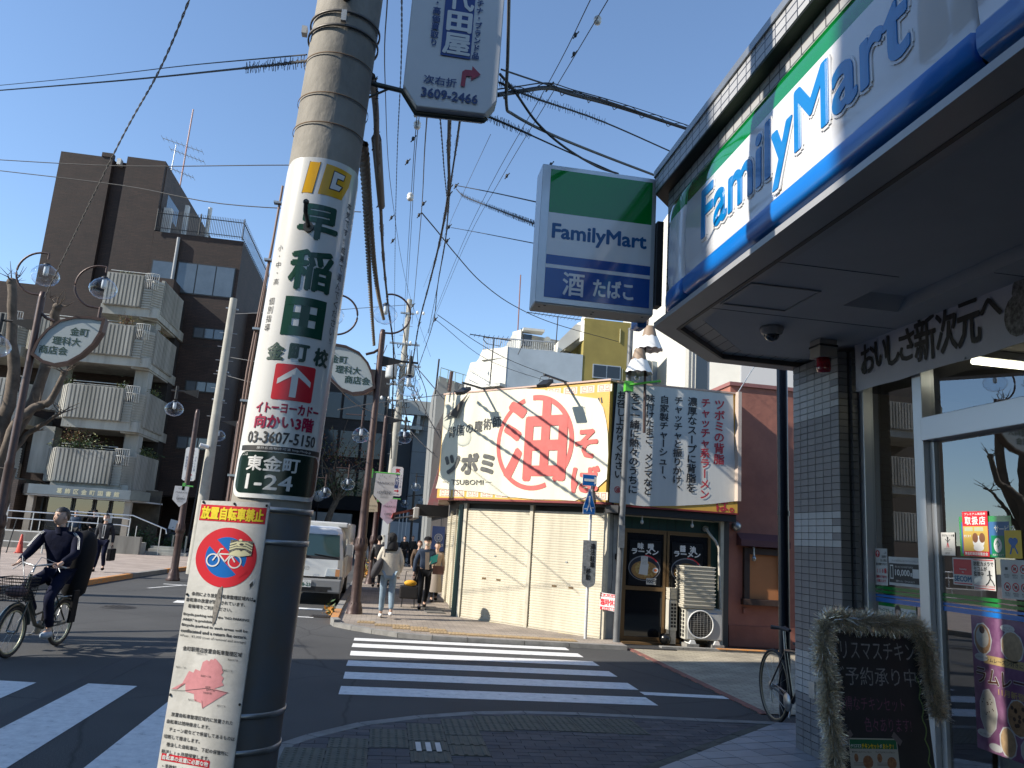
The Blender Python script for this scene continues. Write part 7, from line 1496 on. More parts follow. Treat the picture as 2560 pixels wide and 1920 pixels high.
# promenade street lamps with leaf signs
m_globe = glass_mat('clear_globe_glass', (.9, .95, 1.0), 0.02, .035, (.90, .93, .96))
m_leafp = mat('leaf_sign_face', (.42, .46, .46), .35)
def globe(t, x, y, z_, r=.275):
 mb = MB(); mb.lathe([(.075, r * .78), (.12, r * .72), (.2, r * .5), (.265, r * .15), (.275, -r * .1), (.25, -r * .38), (.18, -r * .66), (.08, -r * .81), (.0005, -r * .84)], (x, y, z_), 28); obj('globe', mb, m_globe, t, fix=False)
 mb = MB(); mb.lathe([(.0005, r * .95), (.05, r * .93), (.085, r * .78), (.075, r * .72), (.0005, r * .72)], (x, y, z_), 16); obj('globe_cap', mb, m_dark, t)
 mb = MB(); mb.lathe([(.045, r * .72), (.05, r * .3), (.045, 0), (.0005, -.02)], (x, y, z_), 14); obj('inner_bulb', mb, mat('frosted_lamp_bulb', (.75, .76, .76), .3), t)
def ring_lamp(t, px_, pz, s, y, r=.46):
 """C-shaped bracket starting at the post (px_, pz), bulging to side s, globe hanging inside"""
 cx, cz = px_ + s * .12, pz + r
 pts = [(px_, y, pz + .0)]
 for k in range(19): a = -80 + 170 * k / 18; pts.append((cx + s * r * math.cos(R(a)), y, cz + r * math.sin(R(a))))
 pts.append((px_ + s * .02, y, pz + 2 * r - .015)); mb = MB(); mb.tube(pts, .022, 8); mb.tube([(px_ + s * .02, y, pz + 2 * r), (px_ + s * .02, y, pz + 2 * r - .13)], .022, 8); mb.ball((px_, y, pz), .035, 6); obj('ring_bracket', mb, m_brown, t); globe(t, px_ + s * .02, y, pz + r - .02)
def promenade_lamp(x, y, s, lab, h=6.1, full=True, grp='promenade lamps with leaf signs'):
 """s = +1: leaf sign to the left (-x), lamp arm to the right"""
 t = thing('promenade_lamp', lab, 'street lamp', (x, y, .08), group=grp)
 mb = MB(); mb.lathe([(.19, 0), (.2, .05), (.165, .1), (.16, .18), (.125, .28), (.105, .34), (.10, 1.25), (.115, 1.3), (.10, 1.34), (.13, 1.38), (.145, 1.46), (.125, 1.52), (.115, 1.62), (.095, 1.66), (.085, 2.6), (.09, 2.63), (.075, 2.7), (.068, h), (.05, h + .12), (.0005, h + .14)], (x, y, .0), 22); obj('post', mb, m_brown, t)
 mb = MB()
 for k in range(14): a = 2 * PI * k / 14; mb.tube([(x + .15 * math.cos(a), y + .15 * math.sin(a), .12), (x + .118 * math.cos(a), y + .118 * math.sin(a), .3)], .012, 4); mb.tube([(x + .13 * math.cos(a), y + .13 * math.sin(a), 1.47), (x + .115 * math.cos(a), y + .115 * math.sin(a), 1.62)], .01, 4)
 obj('fluting', mb, m_brown, t)
 mb = MB(); mb.ext([(x + s * .06, y - .03, 5.62), (x + s * .06, y - .03, 5.38), (x + s * .45, y - .03, 5.50), (x + s * .45, y - .03, 5.56)], (0, .06, 0)); mb.tube([(x + s * .3, y, 5.535), (x + s * .84, y, 5.535)], .025, 8); mb.tube([(x + s * .68, y, 5.68), (x + s * .68, y, 5.28)], .04, 10); obj('lamp_arm', mb, m_dark, t); globe(t, x + s * .68, y, 4.99)
 if not full: return t
 ring_lamp(t, x, 6.15, s, y)
 L_ = [(.03, 4.86), (.10, 5.16), (.24, 5.42), (.46, 5.64), (.76, 5.755), (1.05, 5.78), (1.34, 5.76), (1.31, 5.48), (1.20, 5.20), (1.0, 4.94), (.76, 4.75), (.5, 4.67), (.25, 4.72)]
 def lf(g): cx, cz = .68, 5.22; return [(x - s * (cx + (u - cx) * g), (cz + (z_ - cz) * g)) for u, z_ in L_]
 o1, o2 = lf(1), lf(.90); n = len(o1)
 mb = MB(); vs = [(a, y - .11, z_) for a, z_ in o1] + [(a, y - .11, z_) for a, z_ in o2] + [(a, y + .11, z_) for a, z_ in o1] + [(a, y + .11, z_) for a, z_ in o2]
 mb.add(vs, [(i, (i + 1) % n, n + (i + 1) % n, n + i) for i in range(n)] + [(2 * n + i, 3 * n + i, 3 * n + (i + 1) % n, 2 * n + (i + 1) % n) for i in range(n)] + [(i, 2 * n + i, 2 * n + (i + 1) % n, (i + 1) % n) for i in range(n)] + [(n + i, n + (i + 1) % n, 3 * n + (i + 1) % n, 3 * n + i) for i in range(n)]); obj('leaf_frame', mb, m_brown, t)
 mb = MB(); mb.ext([(a, y - .085, z_) for a, z_ in o2], (0, .17, 0)); obj('sign_face', mb, m_leafp, t)
 fr = frame((x, y - .087, 0), (1, 0, 0)); mb = MB()
 lines = (('金町', .22, 5.43), ('理科大', 0, 5.21), ('商店会', -.22, 5.0))
 for tx, dx, zc in lines: cx = -s * .66 + (dx if s < 0 else -dx); word(mb, tx, fr, cx - .09 * len(tx), cx + .09 * len(tx), zc - .085, zc + .085, .004, .002)
 TX('green_lettering', mb, mat('sign_green_black', (.02, .06, .045), .5), t)
 mb = MB(); mb.tube([(x - s * 1.17, y, 5.76), (x - s * 1.17, y, 6.02)], .04, 8); mb.tube([(x, y, 5.80), (x - s * .15, y, 5.68), (x - s * .32, y, 5.62)], .03, 8); obj('sign_strut', mb, m_brown, t)
 ring_lamp(t, x - s * 1.17, 6.0, s, y)
 return t
promenade_lamp(-7.50, 16.8, -1, 'street lamp at the left with a leaf shaped sign before the brown building')
promenade_lamp(-.465, 17.0, 1, 'street lamp right of the big pole whose leaf sign is half hidden by it')
promenade_lamp(-.32, 26.4, 1, 'brown street lamp behind the near one with a single globe arm', 5.55, False, 'plain promenade lamps')
promenade_lamp(-6.0, 31.0, -1, 'slender brown street lamp post left of the big pole', 5.5, False, 'plain promenade lamps')
promenade_lamp(-5.9, 24.2, -1, 'brown lamp post beside the pale concrete pole', 4.9, False, 'plain promenade lamps')
for k, (x, y, z_) in enumerate(((-.96, 23.0, 4.52), (-1.55, 30, 3.45), (-2.6, 33, 3.2))):
 t = thing('hanging_globe_lamp', ['clear glass globe lamp hanging just left of the lamp post', 'distant clear globe lamp beside the autumn tree', 'farthest clear globe lamp at the edge of the big pole'][k], 'lamp', (x, y, z_)); globe(t, x, y, z_, .27); mb = MB(); mb.tube([(x, y, z_ + .25), (x, y, z_ + .75)], .03, 6); mb.tube([(x - .5, y + .1, z_ + .6), (x + .1, y, z_ + .6)], .015, 5); obj('hanger', mb, m_brown, t)
t = thing('double_globe_lamp', 'black street lamp with two globe arms far down the street', 'street lamp', (1.5, 45, 0))
mb = MB(); mb.tube([(1.52, 45, .08), (1.45, 45, 4.15)], .07, 8); mb.tube([(1.0, 45, 3.82), (1.45, 45, 3.9), (2.0, 45, 4.0)], .03, 6); obj('post', mb, m_dark, t); globe(t, 1.0, 45, 3.42, .27); globe(t, 2.0, 45, 3.6, .27)
t = thing('hanging_globe_lamp', 'dim clear globe lamp in front of the grey panelled building', 'lamp', (1.5, 42, 4.5)); globe(t, 1.42, 42, 4.25); mb = MB(); mb.tube([(1.42, 42, 4.5), (1.42, 42, 4.95)], .03, 6); mb.tube([(1.35, 42, 4.8), (2.2, 42, 4.8)], .02, 6); obj('hanger', mb, m_dark, t)
def shield(x0, x1, zt, zb, y, lab, m, post_x):
 t = thing('street_banner', lab, 'banner', (x0, y, zb)); w = x1 - x0; mb = MB(); mb.ext([(x0, y, zt), (x0 - .02, y, zb + .38 * w + .05), ((x0 + x1) / 2, y, zb), (x1 - .03, y, zb + .38 * w), (x1, y, zt)], (0, .012, 0)); obj('cloth', mb, m, t)
 fr = frame((x0, y - .004, zb), (1, 0, 0)); h = zt - zb; mb = MB(); word(mb, 'MARKIS', fr, w * .12, w * .92, h * .66, h * .74, 0, .002); word(mb, 'OPEN', fr, w * .22, w * .78, h * .35, h * .45, .002, .002); rnd = random.Random(int(x0 * 100))
 for k in range(12): a, b_ = rnd.uniform(.08, .85) * w, rnd.choice((rnd.uniform(.3, .55), rnd.uniform(.78, .95))) * h; stroke(mb, fr, [(a, b_), (a + rnd.uniform(-.03, .03), b_ + rnd.uniform(.02, .05))], .008, .002)
 for z_ in (.3, .27, .24): stroke(mb, fr, [(w * .3, h * z_), (w * .7, h * z_)], .006, .002)
 TX('grey_print', mb, mat('grey_banner_print', (.16, .16, .17), .6), t)
 mb = MB(); mb.tube([(post_x, y + .03, zt + .02), (x1 + .1, y + .02, zt + .01)], .022, 6); mb.box(post_x - .05, post_x + .03, y, y + .08, zt - .12, zt + .1); obj('green_bar', mb, mat('green_bracket_paint', (.10, .40, .08), .5), t)
m_bc = mat('grey_banner_cloth', (.50, .50, .51), .7); m_bc2 = mat('lilac_banner_cloth', (.48, .42, .50), .7)
shield(-.34, .15, 3.20, 2.42, 19.5, 'grey shield-shaped street banner reading OPEN on the lamp post', m_bc, -.45)
shield(-.17, .32, 2.86, 2.02, 26.2, 'lilac shield-shaped street banner below and behind the grey one', m_bc2, -.3)
shield(-6.15, -5.75, 2.7, 2.1, 23.9, 'small pale street banner beside the pale concrete pole', m_bc, -5.9)
t = thing('triangle_sign', 'beige triangular sign with small writing on the lamp post', 'sign', (-.38, 21.5, 2.4)); mb = MB(); mb.ext([(-.50, 21.5, 2.28), (-.24, 21.5, 2.30), (-.255, 21.5, 2.50), (-.42, 21.5, 2.76), (-.50, 21.5, 2.58)], (0, .02, 0)); obj('plate', mb, mat('beige_plate', (.50, .42, .30), .6), t)
mb = MB(); fr = frame((-.5, 21.495, 2.28), (1, 0, 0)); row(mb, '歩行者専用', fr, .02, .17, .04, .045, 0, .002); row(mb, '止まれ', fr, .03, .07, .05, .05, 0, .002); TX('lettering', mb, m_ink, t)
t = thing('utility_pole', 'pale concrete pole with step bolts before the dark brick wall', 'utility pole', (-5.9, 26, 0)); a, b_ = Vector((-5.80, 26.0, .1)), Vector((-5.725, 26.0, 9.1))
mb = MB(); mb.tube([a, b_], [.185, .115], 18); obj('shaft', mb, mat('pale_pole_concrete', (.46, .44, .38), .8, noise=.2, nscale=3), t)
mb = MB()
for k in range(9): p = a.lerp(b_, .45 + k * .052); mb.tube([p - Vector((.28, 0, 0)) * (1 if k % 2 == 0 or k > 3 else 0), p + Vector((.28, 0, 0))], .010, 5)
for q in (.96, .72, .615): p = a.lerp(b_, q); mb.tube([p - Vector((.2, 0, -.01)), p + Vector((.2, 0, -.01))], .03, 6)
obj('step_bolt', mb, m_metal, t)
mb = MB(); mb.tube([(-5.8, 25.8, 4.05), (-6.05, 25.7, 4.1)], .07, 8); obj('lamp', mb, m_white, t)
def pawn_sign(x0, x1, z0, z1, y, lab):
 t = thing('pawn_shop_sign', lab, 'sign', (x0, y, z0)); c = .05; mb = MB(); mb.ext([(x0 + c, y, z0), (x1 - c, y, z0), (x1, y, z0 + c), (x1, y, z1 - c), (x1 - c, y, z1), (x0 + c, y, z1), (x0, y, z1 - c), (x0, y, z0 + c)], (0, .08, 0)); obj('board', mb, m_white, t)
 fr = frame((x0, y, z0), (1, 0, 0)); w, h = x1 - x0, z1 - z0; mb = MB(); word(mb, '質', fr, w * .3, w * .7, h * .80, h * .93, .004, .003); put(mb, [(w * .35, h * .16), (w * .6, h * .16), (w * .6, h * .12), (w * .75, h * .18), (w * .6, h * .24), (w * .6, h * .2), (w * .35, h * .2)], [tuple(range(7))], fr, .003); TX('red_print', mb, m_red, t)
 mb = MB(); column(mb, '千代田屋', fr, w * .5, h * .76, w * .42, h * .125, .004, .003); column(mb, '高価買取り', fr, w * .18, h * .74, w * .16, h * .09, 0, .003); column(mb, 'ブランド品', fr, w * .84, h * .74, w * .16, h * .09, 0, .003); word(mb, '3609-2466', fr, w * .2, w * .8, h * .04, h * .09, 0, .003); TX('navy_print', mb, m_navy, t)
pawn_sign(-6.45, -6.06, 2.95, 4.0, 25.7, 'small white pawn shop sign hanging from the pale concrete pole'); pawn_sign(.06, .45, 3.02, 4.05, 27.5, 'white pawn shop sign half behind the grey OPEN banner')
t = thing('utility_pole', 'pale utility pole with a transformer far down the street', 'utility pole', (.05, 38, 0)); a, b_ = Vector((.03, 38, .08)), Vector((.145, 38, 13.4))
mb = MB(); mb.tube([a, b_], [.2, .13], 16); obj('shaft', mb, MATS['pale_pole_concrete'], t)
mb = MB()
for z_, w in ((12.6, .35), (11.0, .75), (9.9, .9), (8.9, .7), (8.1, .6)): mb.box(.1 - w, .1 + w, 37.85, 37.95, z_, z_ + .08)
for k in range(14): mb.tube([(.1, 38, 5.5 + k * .5), (.1 + (.32 if k % 2 else -.32), 38, 5.5 + k * .5)], .012, 4)
obj('cross_arm', mb, m_metal, t)
mb = MB(); mb.lathe([(.0005, 0), (.26, 0), (.28, .1), (.28, .85), (.22, .95), (.0005, .97)], (-.42, 37.8, 9.2), 16); mb.lathe([(.0005, 0), (.2, 0), (.2, .6), (.0005, .62)], (.5, 37.8, 9.4), 14); obj('transformer', mb, mat('transformer_grey', (.48, .50, .50), .5), t)
mb = MB(); rnd = random.Random(9)
for k in range(34):
 p = Vector((.1 + rnd.uniform(-.9, .9), 37.8 + rnd.uniform(-.3, .3), rnd.uniform(7.6, 11.2))); q = p + Vector((rnd.uniform(-.7, .7), rnd.uniform(-.3, .3), rnd.uniform(-1.2, .5))); m_ = (p + q) / 2 - Vector((rnd.uniform(-.2, .2), 0, rnd.uniform(.1, .5))); mb.tube([p, (p + m_) / 2 - Vector((0, 0, .05)), m_, (m_ + q) / 2 - Vector((0, 0, .03)), q], .018, 4)
obj('jumper_cable', mb, m_rubber, t)
mb = MB()
for k in range(12): p = (.1 + rnd.uniform(-.9, .9), 37.8, rnd.choice((12.7, 11.1, 10.0, 9.0, 8.2))); mb.ball(p, .07, 5, (1, 1, 1.4))
obj('insulator', mb, m_white, t)
mb = MB(); fr = frame((-.13, 37.78, 1.6), (1, 0, 0)); mb.box(-.14, .17, 37.79, 37.80, 1.6, 4.1); obj('wrapped_sheet', mb, m_white, t)
mb = MB(); column(mb, '千代田屋', fr, .145, 1.75, .24, .26, .008, .004); column(mb, '質', fr, .145, 2.4, .22, .25, .005, .004); TX('sheet_lettering', mb, m_navy, t)
# OVERHEAD CABLES
WIRES = [
 ('thin cable with a spiral guard running left from the band on the big pole', 0.007, m_rubber, [(-0.626,3.72,4.152),(-1.327,5.0,4.813),(-2.856,7.0,5.728),(-5.749,10.0,6.965)], 'guard0'),
 ('thin wire just above the spiral guarded cable at the left', 0.004, m_rubber, [(-0.632,3.72,4.188),(-1.951,6.0,5.388),(-3.497,8.0,6.304),(-6.337,11.0,7.551)], ''),
 ('twisted grey wire slanting up from the leaf lamp at the left', 0.009, m_cable_grey, [(-7.46,16.8,6.08),(-4.91,12.5,7.59),(-3.563,10.0,7.67),(-2.626,8.0,7.621)], 'twist'),
 ('upper level wire crossing in front of the brown tower', 0.012, m_rubber, [(-12.28,22.0,11.2),(-7.67,20.0,10.65),(-3.0,17.0,9.86),(-1.66,16.0,9.5)], ''),
 ('lower slanting wire crossing the brown tower', 0.012, m_rubber, [(-12.23,22.0,10.93),(-7.59,20.0,10.12),(-4.53,18.0,9.14),(-1.16,16.0,8.53)], ''),
 ('thick black cable bundle hanging down behind the big pole', 0.022, m_rubber, [(-0.313,4.0,4.295),(-0.337,5.0,4.659),(-0.386,6.5,5.114),(-0.43,9.0,5.724),(-0.47,13.0,6.45),(-0.43,18.0,7.09),(-0.26,24.0,7.36),(-0.17,30.0,6.72),(-0.02,37.0,5.2)], 'hairy'),
 ('dark sleeve on the black cable bundle right of the big pole', 0.045, m_rubber, [(-0.395,6.3,5.141),(-0.425,9.2,5.782)], ''),
 ('left twisted rope hanging beside the big pole', 0.024, m_rope, [(-0.347,4.3,4.038),(-0.424,6.0,4.56),(-0.525,8.8,5.152),(-0.6,12.5,5.6),(-0.62,16.8,5.8)], 'rope'),
 ('right twisted rope hanging beside the big pole', 0.024, m_rope, [(-0.356,4.6,4.133),(-0.437,7.0,4.791),(-0.479,10.0,5.294),(-0.47,12.5,5.62),(-0.46,16.5,6.33)], 'rope'),
 ('thin twisted drop wire left of the hanging sign', 0.005, m_rubber, [(-0.251,5.0,5.67),(-0.313,8.0,6.931),(-0.41,13.0,8.3),(-0.42,20.0,8.99),(-0.31,32.0,9.22)], 'twist'),
 ('hairline wire beside the twisted drop wire', 0.006, m_rubber, [(-0.384,5.5,6.036),(-0.53,9.0,7.346),(-0.58,17.0,9.48),(-0.03,28.0,10.83),(1.29,34.0,9.63)], ''),
 ('pair wire with white insulators, left strand', 0.006, m_rubber, [(-0.095,9.0,7.126),(-0.12,13.0,8.34),(-0.11,19.0,9.42),(-0.04,34.0,11.01)], ''),
 ('pair wire with white insulators, right strand', 0.006, m_rubber, [(-0.066,9.0,7.13),(-0.09,13.0,8.35),(-0.06,19.0,9.43),(0.04,34.0,11.02)], ''),
 ('brownish cable bowing down behind the hanging sign', 0.009, m_cable_grey, [(0.024,8.0,6.609),(0.056,11.5,7.774),(0.13,16.0,8.9),(0.2,22.0,9.79),(0.31,32.0,10.5)], ''),
 ('heavy cable bundle with a ribbed sleeve below the hanging sign', 0.022, m_rubber, [(0.241,7.0,5.958),(0.362,9.5,6.782),(0.51,12.0,7.347),(0.59,16.0,8.09),(0.59,21.0,8.78),(0.53,28.0,9.44),(0.51,34.0,9.13)], 'hairy'),
 ('second heavy cable converging below the hanging sign', 0.013, m_rubber, [(0.358,7.0,5.997),(0.455,9.5,6.864),(0.534,12.0,7.433),(0.67,15.0,8.12),(0.75,17.0,8.5),(0.86,22.0,9.0),(1.04,28.0,9.5),(0.86,36.0,9.59)], 'hairy'),
 ('thin wire dropping to the cable junction', 0.007, m_rubber, [(0.148,8.0,6.572),(0.354,11.0,7.404),(0.72,16.0,8.44),(0.92,23.0,9.63),(1.0,31.0,9.91)], 'twist'),
 ('left hairline wire rising from the junction to the upper right', 0.006, m_rubber, [(1.654,7.0,7.55),(1.77,10.0,8.433),(1.61,16.0,9.55),(1.46,24.0,10.67),(1.03,38.0,11.24)], ''),
 ('right hairline wire rising from the junction to the upper right', 0.006, m_rubber, [(1.856,7.0,7.589),(1.939,10.5,8.621),(1.81,16.0,9.69),(1.66,24.0,11.02),(1.23,38.0,11.74)], ''),
 ('pale hairline wire above the junction', 0.004, m_cable_grey, [(1.047,11.0,7.979),(0.94,15.0,8.78),(0.85,20.0,9.82),(0.57,28.0,10.9)], ''),
 ('upper thin black cable from the hanging sign to the store roof', 0.007, m_rubber, [(0.517,5.0,5.129),(0.995,5.6,5.452),(1.58,6.2,5.783),(2.351,6.9,6.12),(2.869,7.3,6.292)], ''),
 ('thick black cable with a loose spiral running to the store roof', 0.017, m_rubber, [(0.501,5.0,4.922),(0.692,5.3,5.164),(0.977,5.6,5.428),(1.256,5.9,5.594),(1.843,6.5,5.922),(2.869,7.3,6.287)], 'wind'),
 ('spiral guarded cable right of the hanging sign', 0.007, m_rubber, [(0.507,5.0,5.023),(0.818,5.4,5.197),(1.59,6.2,5.566),(2.608,7.1,5.875)], 'guard1'),
 ('black cable crossing diagonally down to the box sign', 0.01, m_rubber, [(0.509,5.0,5.09),(0.644,5.2,5.106),(0.9,5.6,5.104),(1.22,6.0,5.148),(1.667,6.6,5.33),(1.96,6.9,5.447)], ''),
 ('grey cable dropping straight then bending to the store roof', 0.012, m_cable_grey, [(0.465,4.4,5.339),(0.534,4.8,5.111),(0.595,5.2,4.983),(0.682,5.4,5.024),(1.055,5.8,5.136),(1.656,6.4,5.345),(2.394,7.0,5.533)], ''),
 ('spiral guarded cable running down toward the box sign', 0.007, m_rubber, [(0.432,5.2,4.869),(0.753,5.6,5.02),(1.263,6.2,5.228),(1.96,6.9,5.442)], 'guard2'),
 ('wire from the junction to the top of the box sign', 0.008, m_rubber, [(0.73,14.0,8.48),(1.115,11.0,7.014),(1.375,8.0,5.542)], ''),
 ('spiral guarded wire from the junction to the box sign', 0.009, m_rubber, [(0.74,14.0,8.41),(0.86,13.0,7.81),(1.279,11.0,6.731),(1.392,8.0,5.265)], 'guard3'),
 ('lowest wire from the junction to the box sign', 0.006, m_rubber, [(0.81,16.0,8.43),(1.12,13.0,7.16),(1.405,8.0,5.046)], ''),
 ('black cable sagging from the junction to the olive building', 0.013, m_rubber, [(0.14,15.0,8.25),(0.52,16.0,8.3),(1.09,18.0,8.57),(2.01,20.5,8.79),(3.33,23.0,9.0),(5.31,26.0,9.43),(8.76,29.8,10.08)], ''),
 ('upper thin wire reaching the pale blue building', 0.01, m_rubber, [(0.93,22.0,8.15),(2.51,24.0,7.88),(4.24,26.0,7.79),(7.67,28.0,7.47)], ''),
 ('lower thin wire reaching the pale blue building', 0.008, m_rubber, [(0.88,22.0,8.0),(2.75,24.5,7.55),(5.29,27.0,7.55),(8.52,29.0,7.51)], ''),
 ('cable sagging from the far pole toward the awning shop', 0.022, m_rubber, [(-0.07,34.0,9.07),(0.8,33.0,7.71),(1.36,30.0,6.12),(1.78,27.0,4.92)], ''),
 ('second cable sagging from the far pole to the noodle shop', 0.018, m_rubber, [(-0.04,34.0,9.71),(0.76,31.0,8.32),(1.29,27.0,6.86),(1.51,22.0,5.56),(1.68,18.6,5.34)], ''),
 ('third cable crossing the grey panelled building', 0.022, m_rubber, [(-0.14,36.0,7.49),(0.78,34.0,6.12),(1.51,31.0,5.05),(2.17,28.0,4.21)], ''),
 ('thin wire crossing low in front of the grey panelled building', 0.012, m_cable_grey, [(-1.48,20.0,4.77),(-0.71,21.0,5.16),(0.57,23.0,5.78),(1.45,24.0,6.15)], ''),
 ('thin pale wire between the big pole and the street lamps', 0.008, m_cable_grey, [(-1.24,14.0,4.41),(-0.81,18.0,4.58),(0.08,24.0,5.24),(1.84,30.0,5.8)], ''),
 ('upper short wire from the pale concrete pole to the big pole', 0.009, m_cable_grey, [(-5.61,26.0,8.58),(-3.38,20.0,7.16),(-2.1,15.0,5.86)], ''),
 ('middle short wire from the pale concrete pole to the big pole', 0.009, m_cable_grey, [(-5.56,26.0,7.09),(-3.56,20.0,5.81),(-1.97,15.0,4.72)], ''),
 ('lower short wire from the pale concrete pole to the big pole', 0.009, m_cable_grey, [(-5.57,26.0,6.46),(-3.61,20.0,5.26),(-1.92,15.0,4.27)], ''),
 ('thin level wire behind the ring bracket lamps', 0.008, m_cable_grey, [(-1.88,20.0,7.39),(-1.03,22.0,8.15),(0.18,24.0,8.97)], ''),
 ('cable looping down from the far pole cross arms, left', 0.022, m_rubber, [(-0.08,36.0,11.54),(0.31,37.0,9.98),(0.23,37.0,8.36),(0.73,37.0,6.6)], ''),
 ('cable looping down from the far pole cross arms, right', 0.018, m_rubber, [(0.62,34.0,10.21),(0.88,36.0,9.37),(1.37,36.0,8.07),(1.32,37.0,6.65)], ''),
]
BEADS = [((1.99, 8.2, 8.13), 0.05, 'white insulator on the upper right hairline wire'), ((-0.09, 10.2, 7.51), 0.055, 'upper white insulator on the pair wire left of the hanging sign'), ((-0.13, 15.0, 8.57), 0.075, 'lower white insulator on the pair wire'), ((-0.12, 9.6, 7.32), 0.03, 'small insulator above the pair wire')]
JUNC = [(0.53, 12.0, 7.35), (0.53, 12.0, 7.47), (0.73, 14.0, 8.47), (0.77, 16.5, 8.31), (0.08, 15.0, 8.2), (0.76, 16.0, 8.44), (0.88, 22.0, 8.0), (0.15, 15.0, 8.46), (0.98, 5.6, 5.44), (2.03, 11.0, 7.61), (1.59, 13.0, 8.32), (1.68, 8.0, 7.73), (1.8, 8.6, 7.9), (0.26, 30.0, 10.73), (0.61, 32.0, 10.54), (-0.21, 12.0, 7.83), (-0.14, 11.0, 7.72), (-0.47, 9.5, 5.94), (-0.41, 6.5, 5.18), (-0.47, 15.0, 8.07), (-0.45, 17.0, 8.35)]
def dense(P_, k=6):
 """Catmull-Rom through the points"""
 P_ = [Vector(p) for p in P_]; Q = [P_[0] * 2 - P_[1]] + P_ + [P_[-1] * 2 - P_[-2]]; out = []
 for i in range(1, len(Q) - 2):
  a, b, c, d = Q[i - 1:i + 3]
  for j in range(k): t = j / k; out.append(.5 * ((2 * b) + (c - a) * t + (2 * a - 5 * b + 4 * c - d) * t * t + (3 * b - a - 3 * c + d) * t ** 3))
 out.append(P_[-1]); return out
def helix(D, r, turns_per_m, tr, n=4, phase=0, step=.0):
 L_ = 0; out = []
 for i, p in enumerate(D):
  if i: L_ += (p - D[i - 1]).length
  t = (D[min(i + 1, len(D) - 1)] - D[max(i - 1, 0)]).normalized(); a = t.cross(Vector((0, 0, 1))) if abs(t.z) < .95 else t.cross(Vector((1, 0, 0))); a.normalize(); b = t.cross(a)
  w = 2 * PI * turns_per_m * L_ + phase; out.append(p + (a * math.cos(w) + b * math.sin(w)) * r)
 return out
for lab, r_, mname, pts, kind in WIRES:
 m = mname; rope = kind == 'rope'
 D = dense(pts, 40 if kind in ('twist', 'rope', 'wind', 'hairy') else 6); mb = MB()
 if rope:
  D = dense(pts, 60)
  for ph in (0, PI): mb.tube(helix(D, r_ * .75, 3.2 if False else 2.6, 0, phase=ph), r_ * .8, 6, caps=False)
 elif kind == 'twist':
  D = dense(pts, 90)
  for ph in (0, PI): mb.tube(helix(D, r_ * .9, 2.2, 0, phase=ph), r_ * .8, 4, caps=False)
 else: mb.tube(D, r_, 8)
 if kind == 'wind':
  mb.tube(helix(dense(pts, 60), r_ + .018, 2.0, 0), .004, 4, caps=False); up = [p + Vector((0, 0, .045)) for p in dense(pts, 8)]; mb.tube(up, .005, 4)
 if kind == 'hairy':
  rnd = random.Random(len(lab)); D3 = dense(pts, 70)
  for ph in (0, 3): mb.tube([p + Vector((rnd.gauss(0, .004), rnd.gauss(0, .006), rnd.gauss(0, .004))) * (1 + p.y * .03) for p in helix(D3, r_ * 1.1, .22, 0, phase=ph)], r_ * .16, 4, caps=False)
 if kind.startswith('guard'):
  g = int(kind[5]); D2 = dense(pts, 30); n = len(D2); lo, hi = ((0, int(n * .30)), (0, int(n * .70)), (0, int(n * .45)), (int(n * .25), n))[g]; acc = 0; rnd = random.Random(g)
  last = D2[lo]
  for i in range(lo + 1, hi):
   seg = (D2[i] - D2[i - 1]); k = max(1, int(seg.length / .028)); 
   for j in range(k):
    p = D2[i - 1] + seg * (j / k); 
    for s_ in (1, -1): v = Vector((rnd.uniform(-.3, .3), rnd.uniform(-.6, .6), s_)).normalized() * (.034 + p.y * .0008); mb.tube([p, p + v], .0022, 3, caps=False)
  mb.tube(helix(dense(pts, 120)[int(120 * (len(pts) - 1) * lo / n):int(120 * (len(pts) - 1) * hi / n)], r_ * 1.3, 30, 0), .003, 4, caps=False)
 tag(obj('overhead_cable' if not rope else 'twisted_rope', mb, m), lab, 'cable' if not rope else 'rope')
INS = [((1.05, 5.05, 5.93), .045), ]
def bead(px_, r, lab, m=m_white):
 mb = MB(); mb.lathe([(.0005, -r * 1.2), (r * .7, -r), (r, -r * .3), (r * .6, 0), (r, r * .4), (r * .7, r), (.0005, r * 1.2)], px_, 10); tag(obj('insulator', mb, m), lab, 'insulator')
for v, r, lab in BEADS: bead(v, r, lab)
mb = MB()
for v in JUNC: s_ = .018 + v[1] * .0011; mb.ball(v, s_, 5, (.8, .8, 1.3)); mb.tube([Vector(v) - Vector((s_, 0, s_ * 2)), Vector(v) + Vector((s_ * 1.5, 0, s_ * 2))], s_ * .3, 4)
tag(obj('cable_clamps', mb, m_dark), 'cluster of cable clamps where the wires branch above the junction', 'clamp')
t = thing('metal_band_box', 'small white buckle pieces on the wire band of the big pole', 'clamp', (-.5, 3.5, 4.3)); mb = MB(); mb.box(-.455, -.43, 3.505, 3.525, 4.27, 4.33); mb.box(-.655, -.63, 3.62, 3.66, 4.245, 4.285); obj('buckle', mb, m_white_dirty, t)
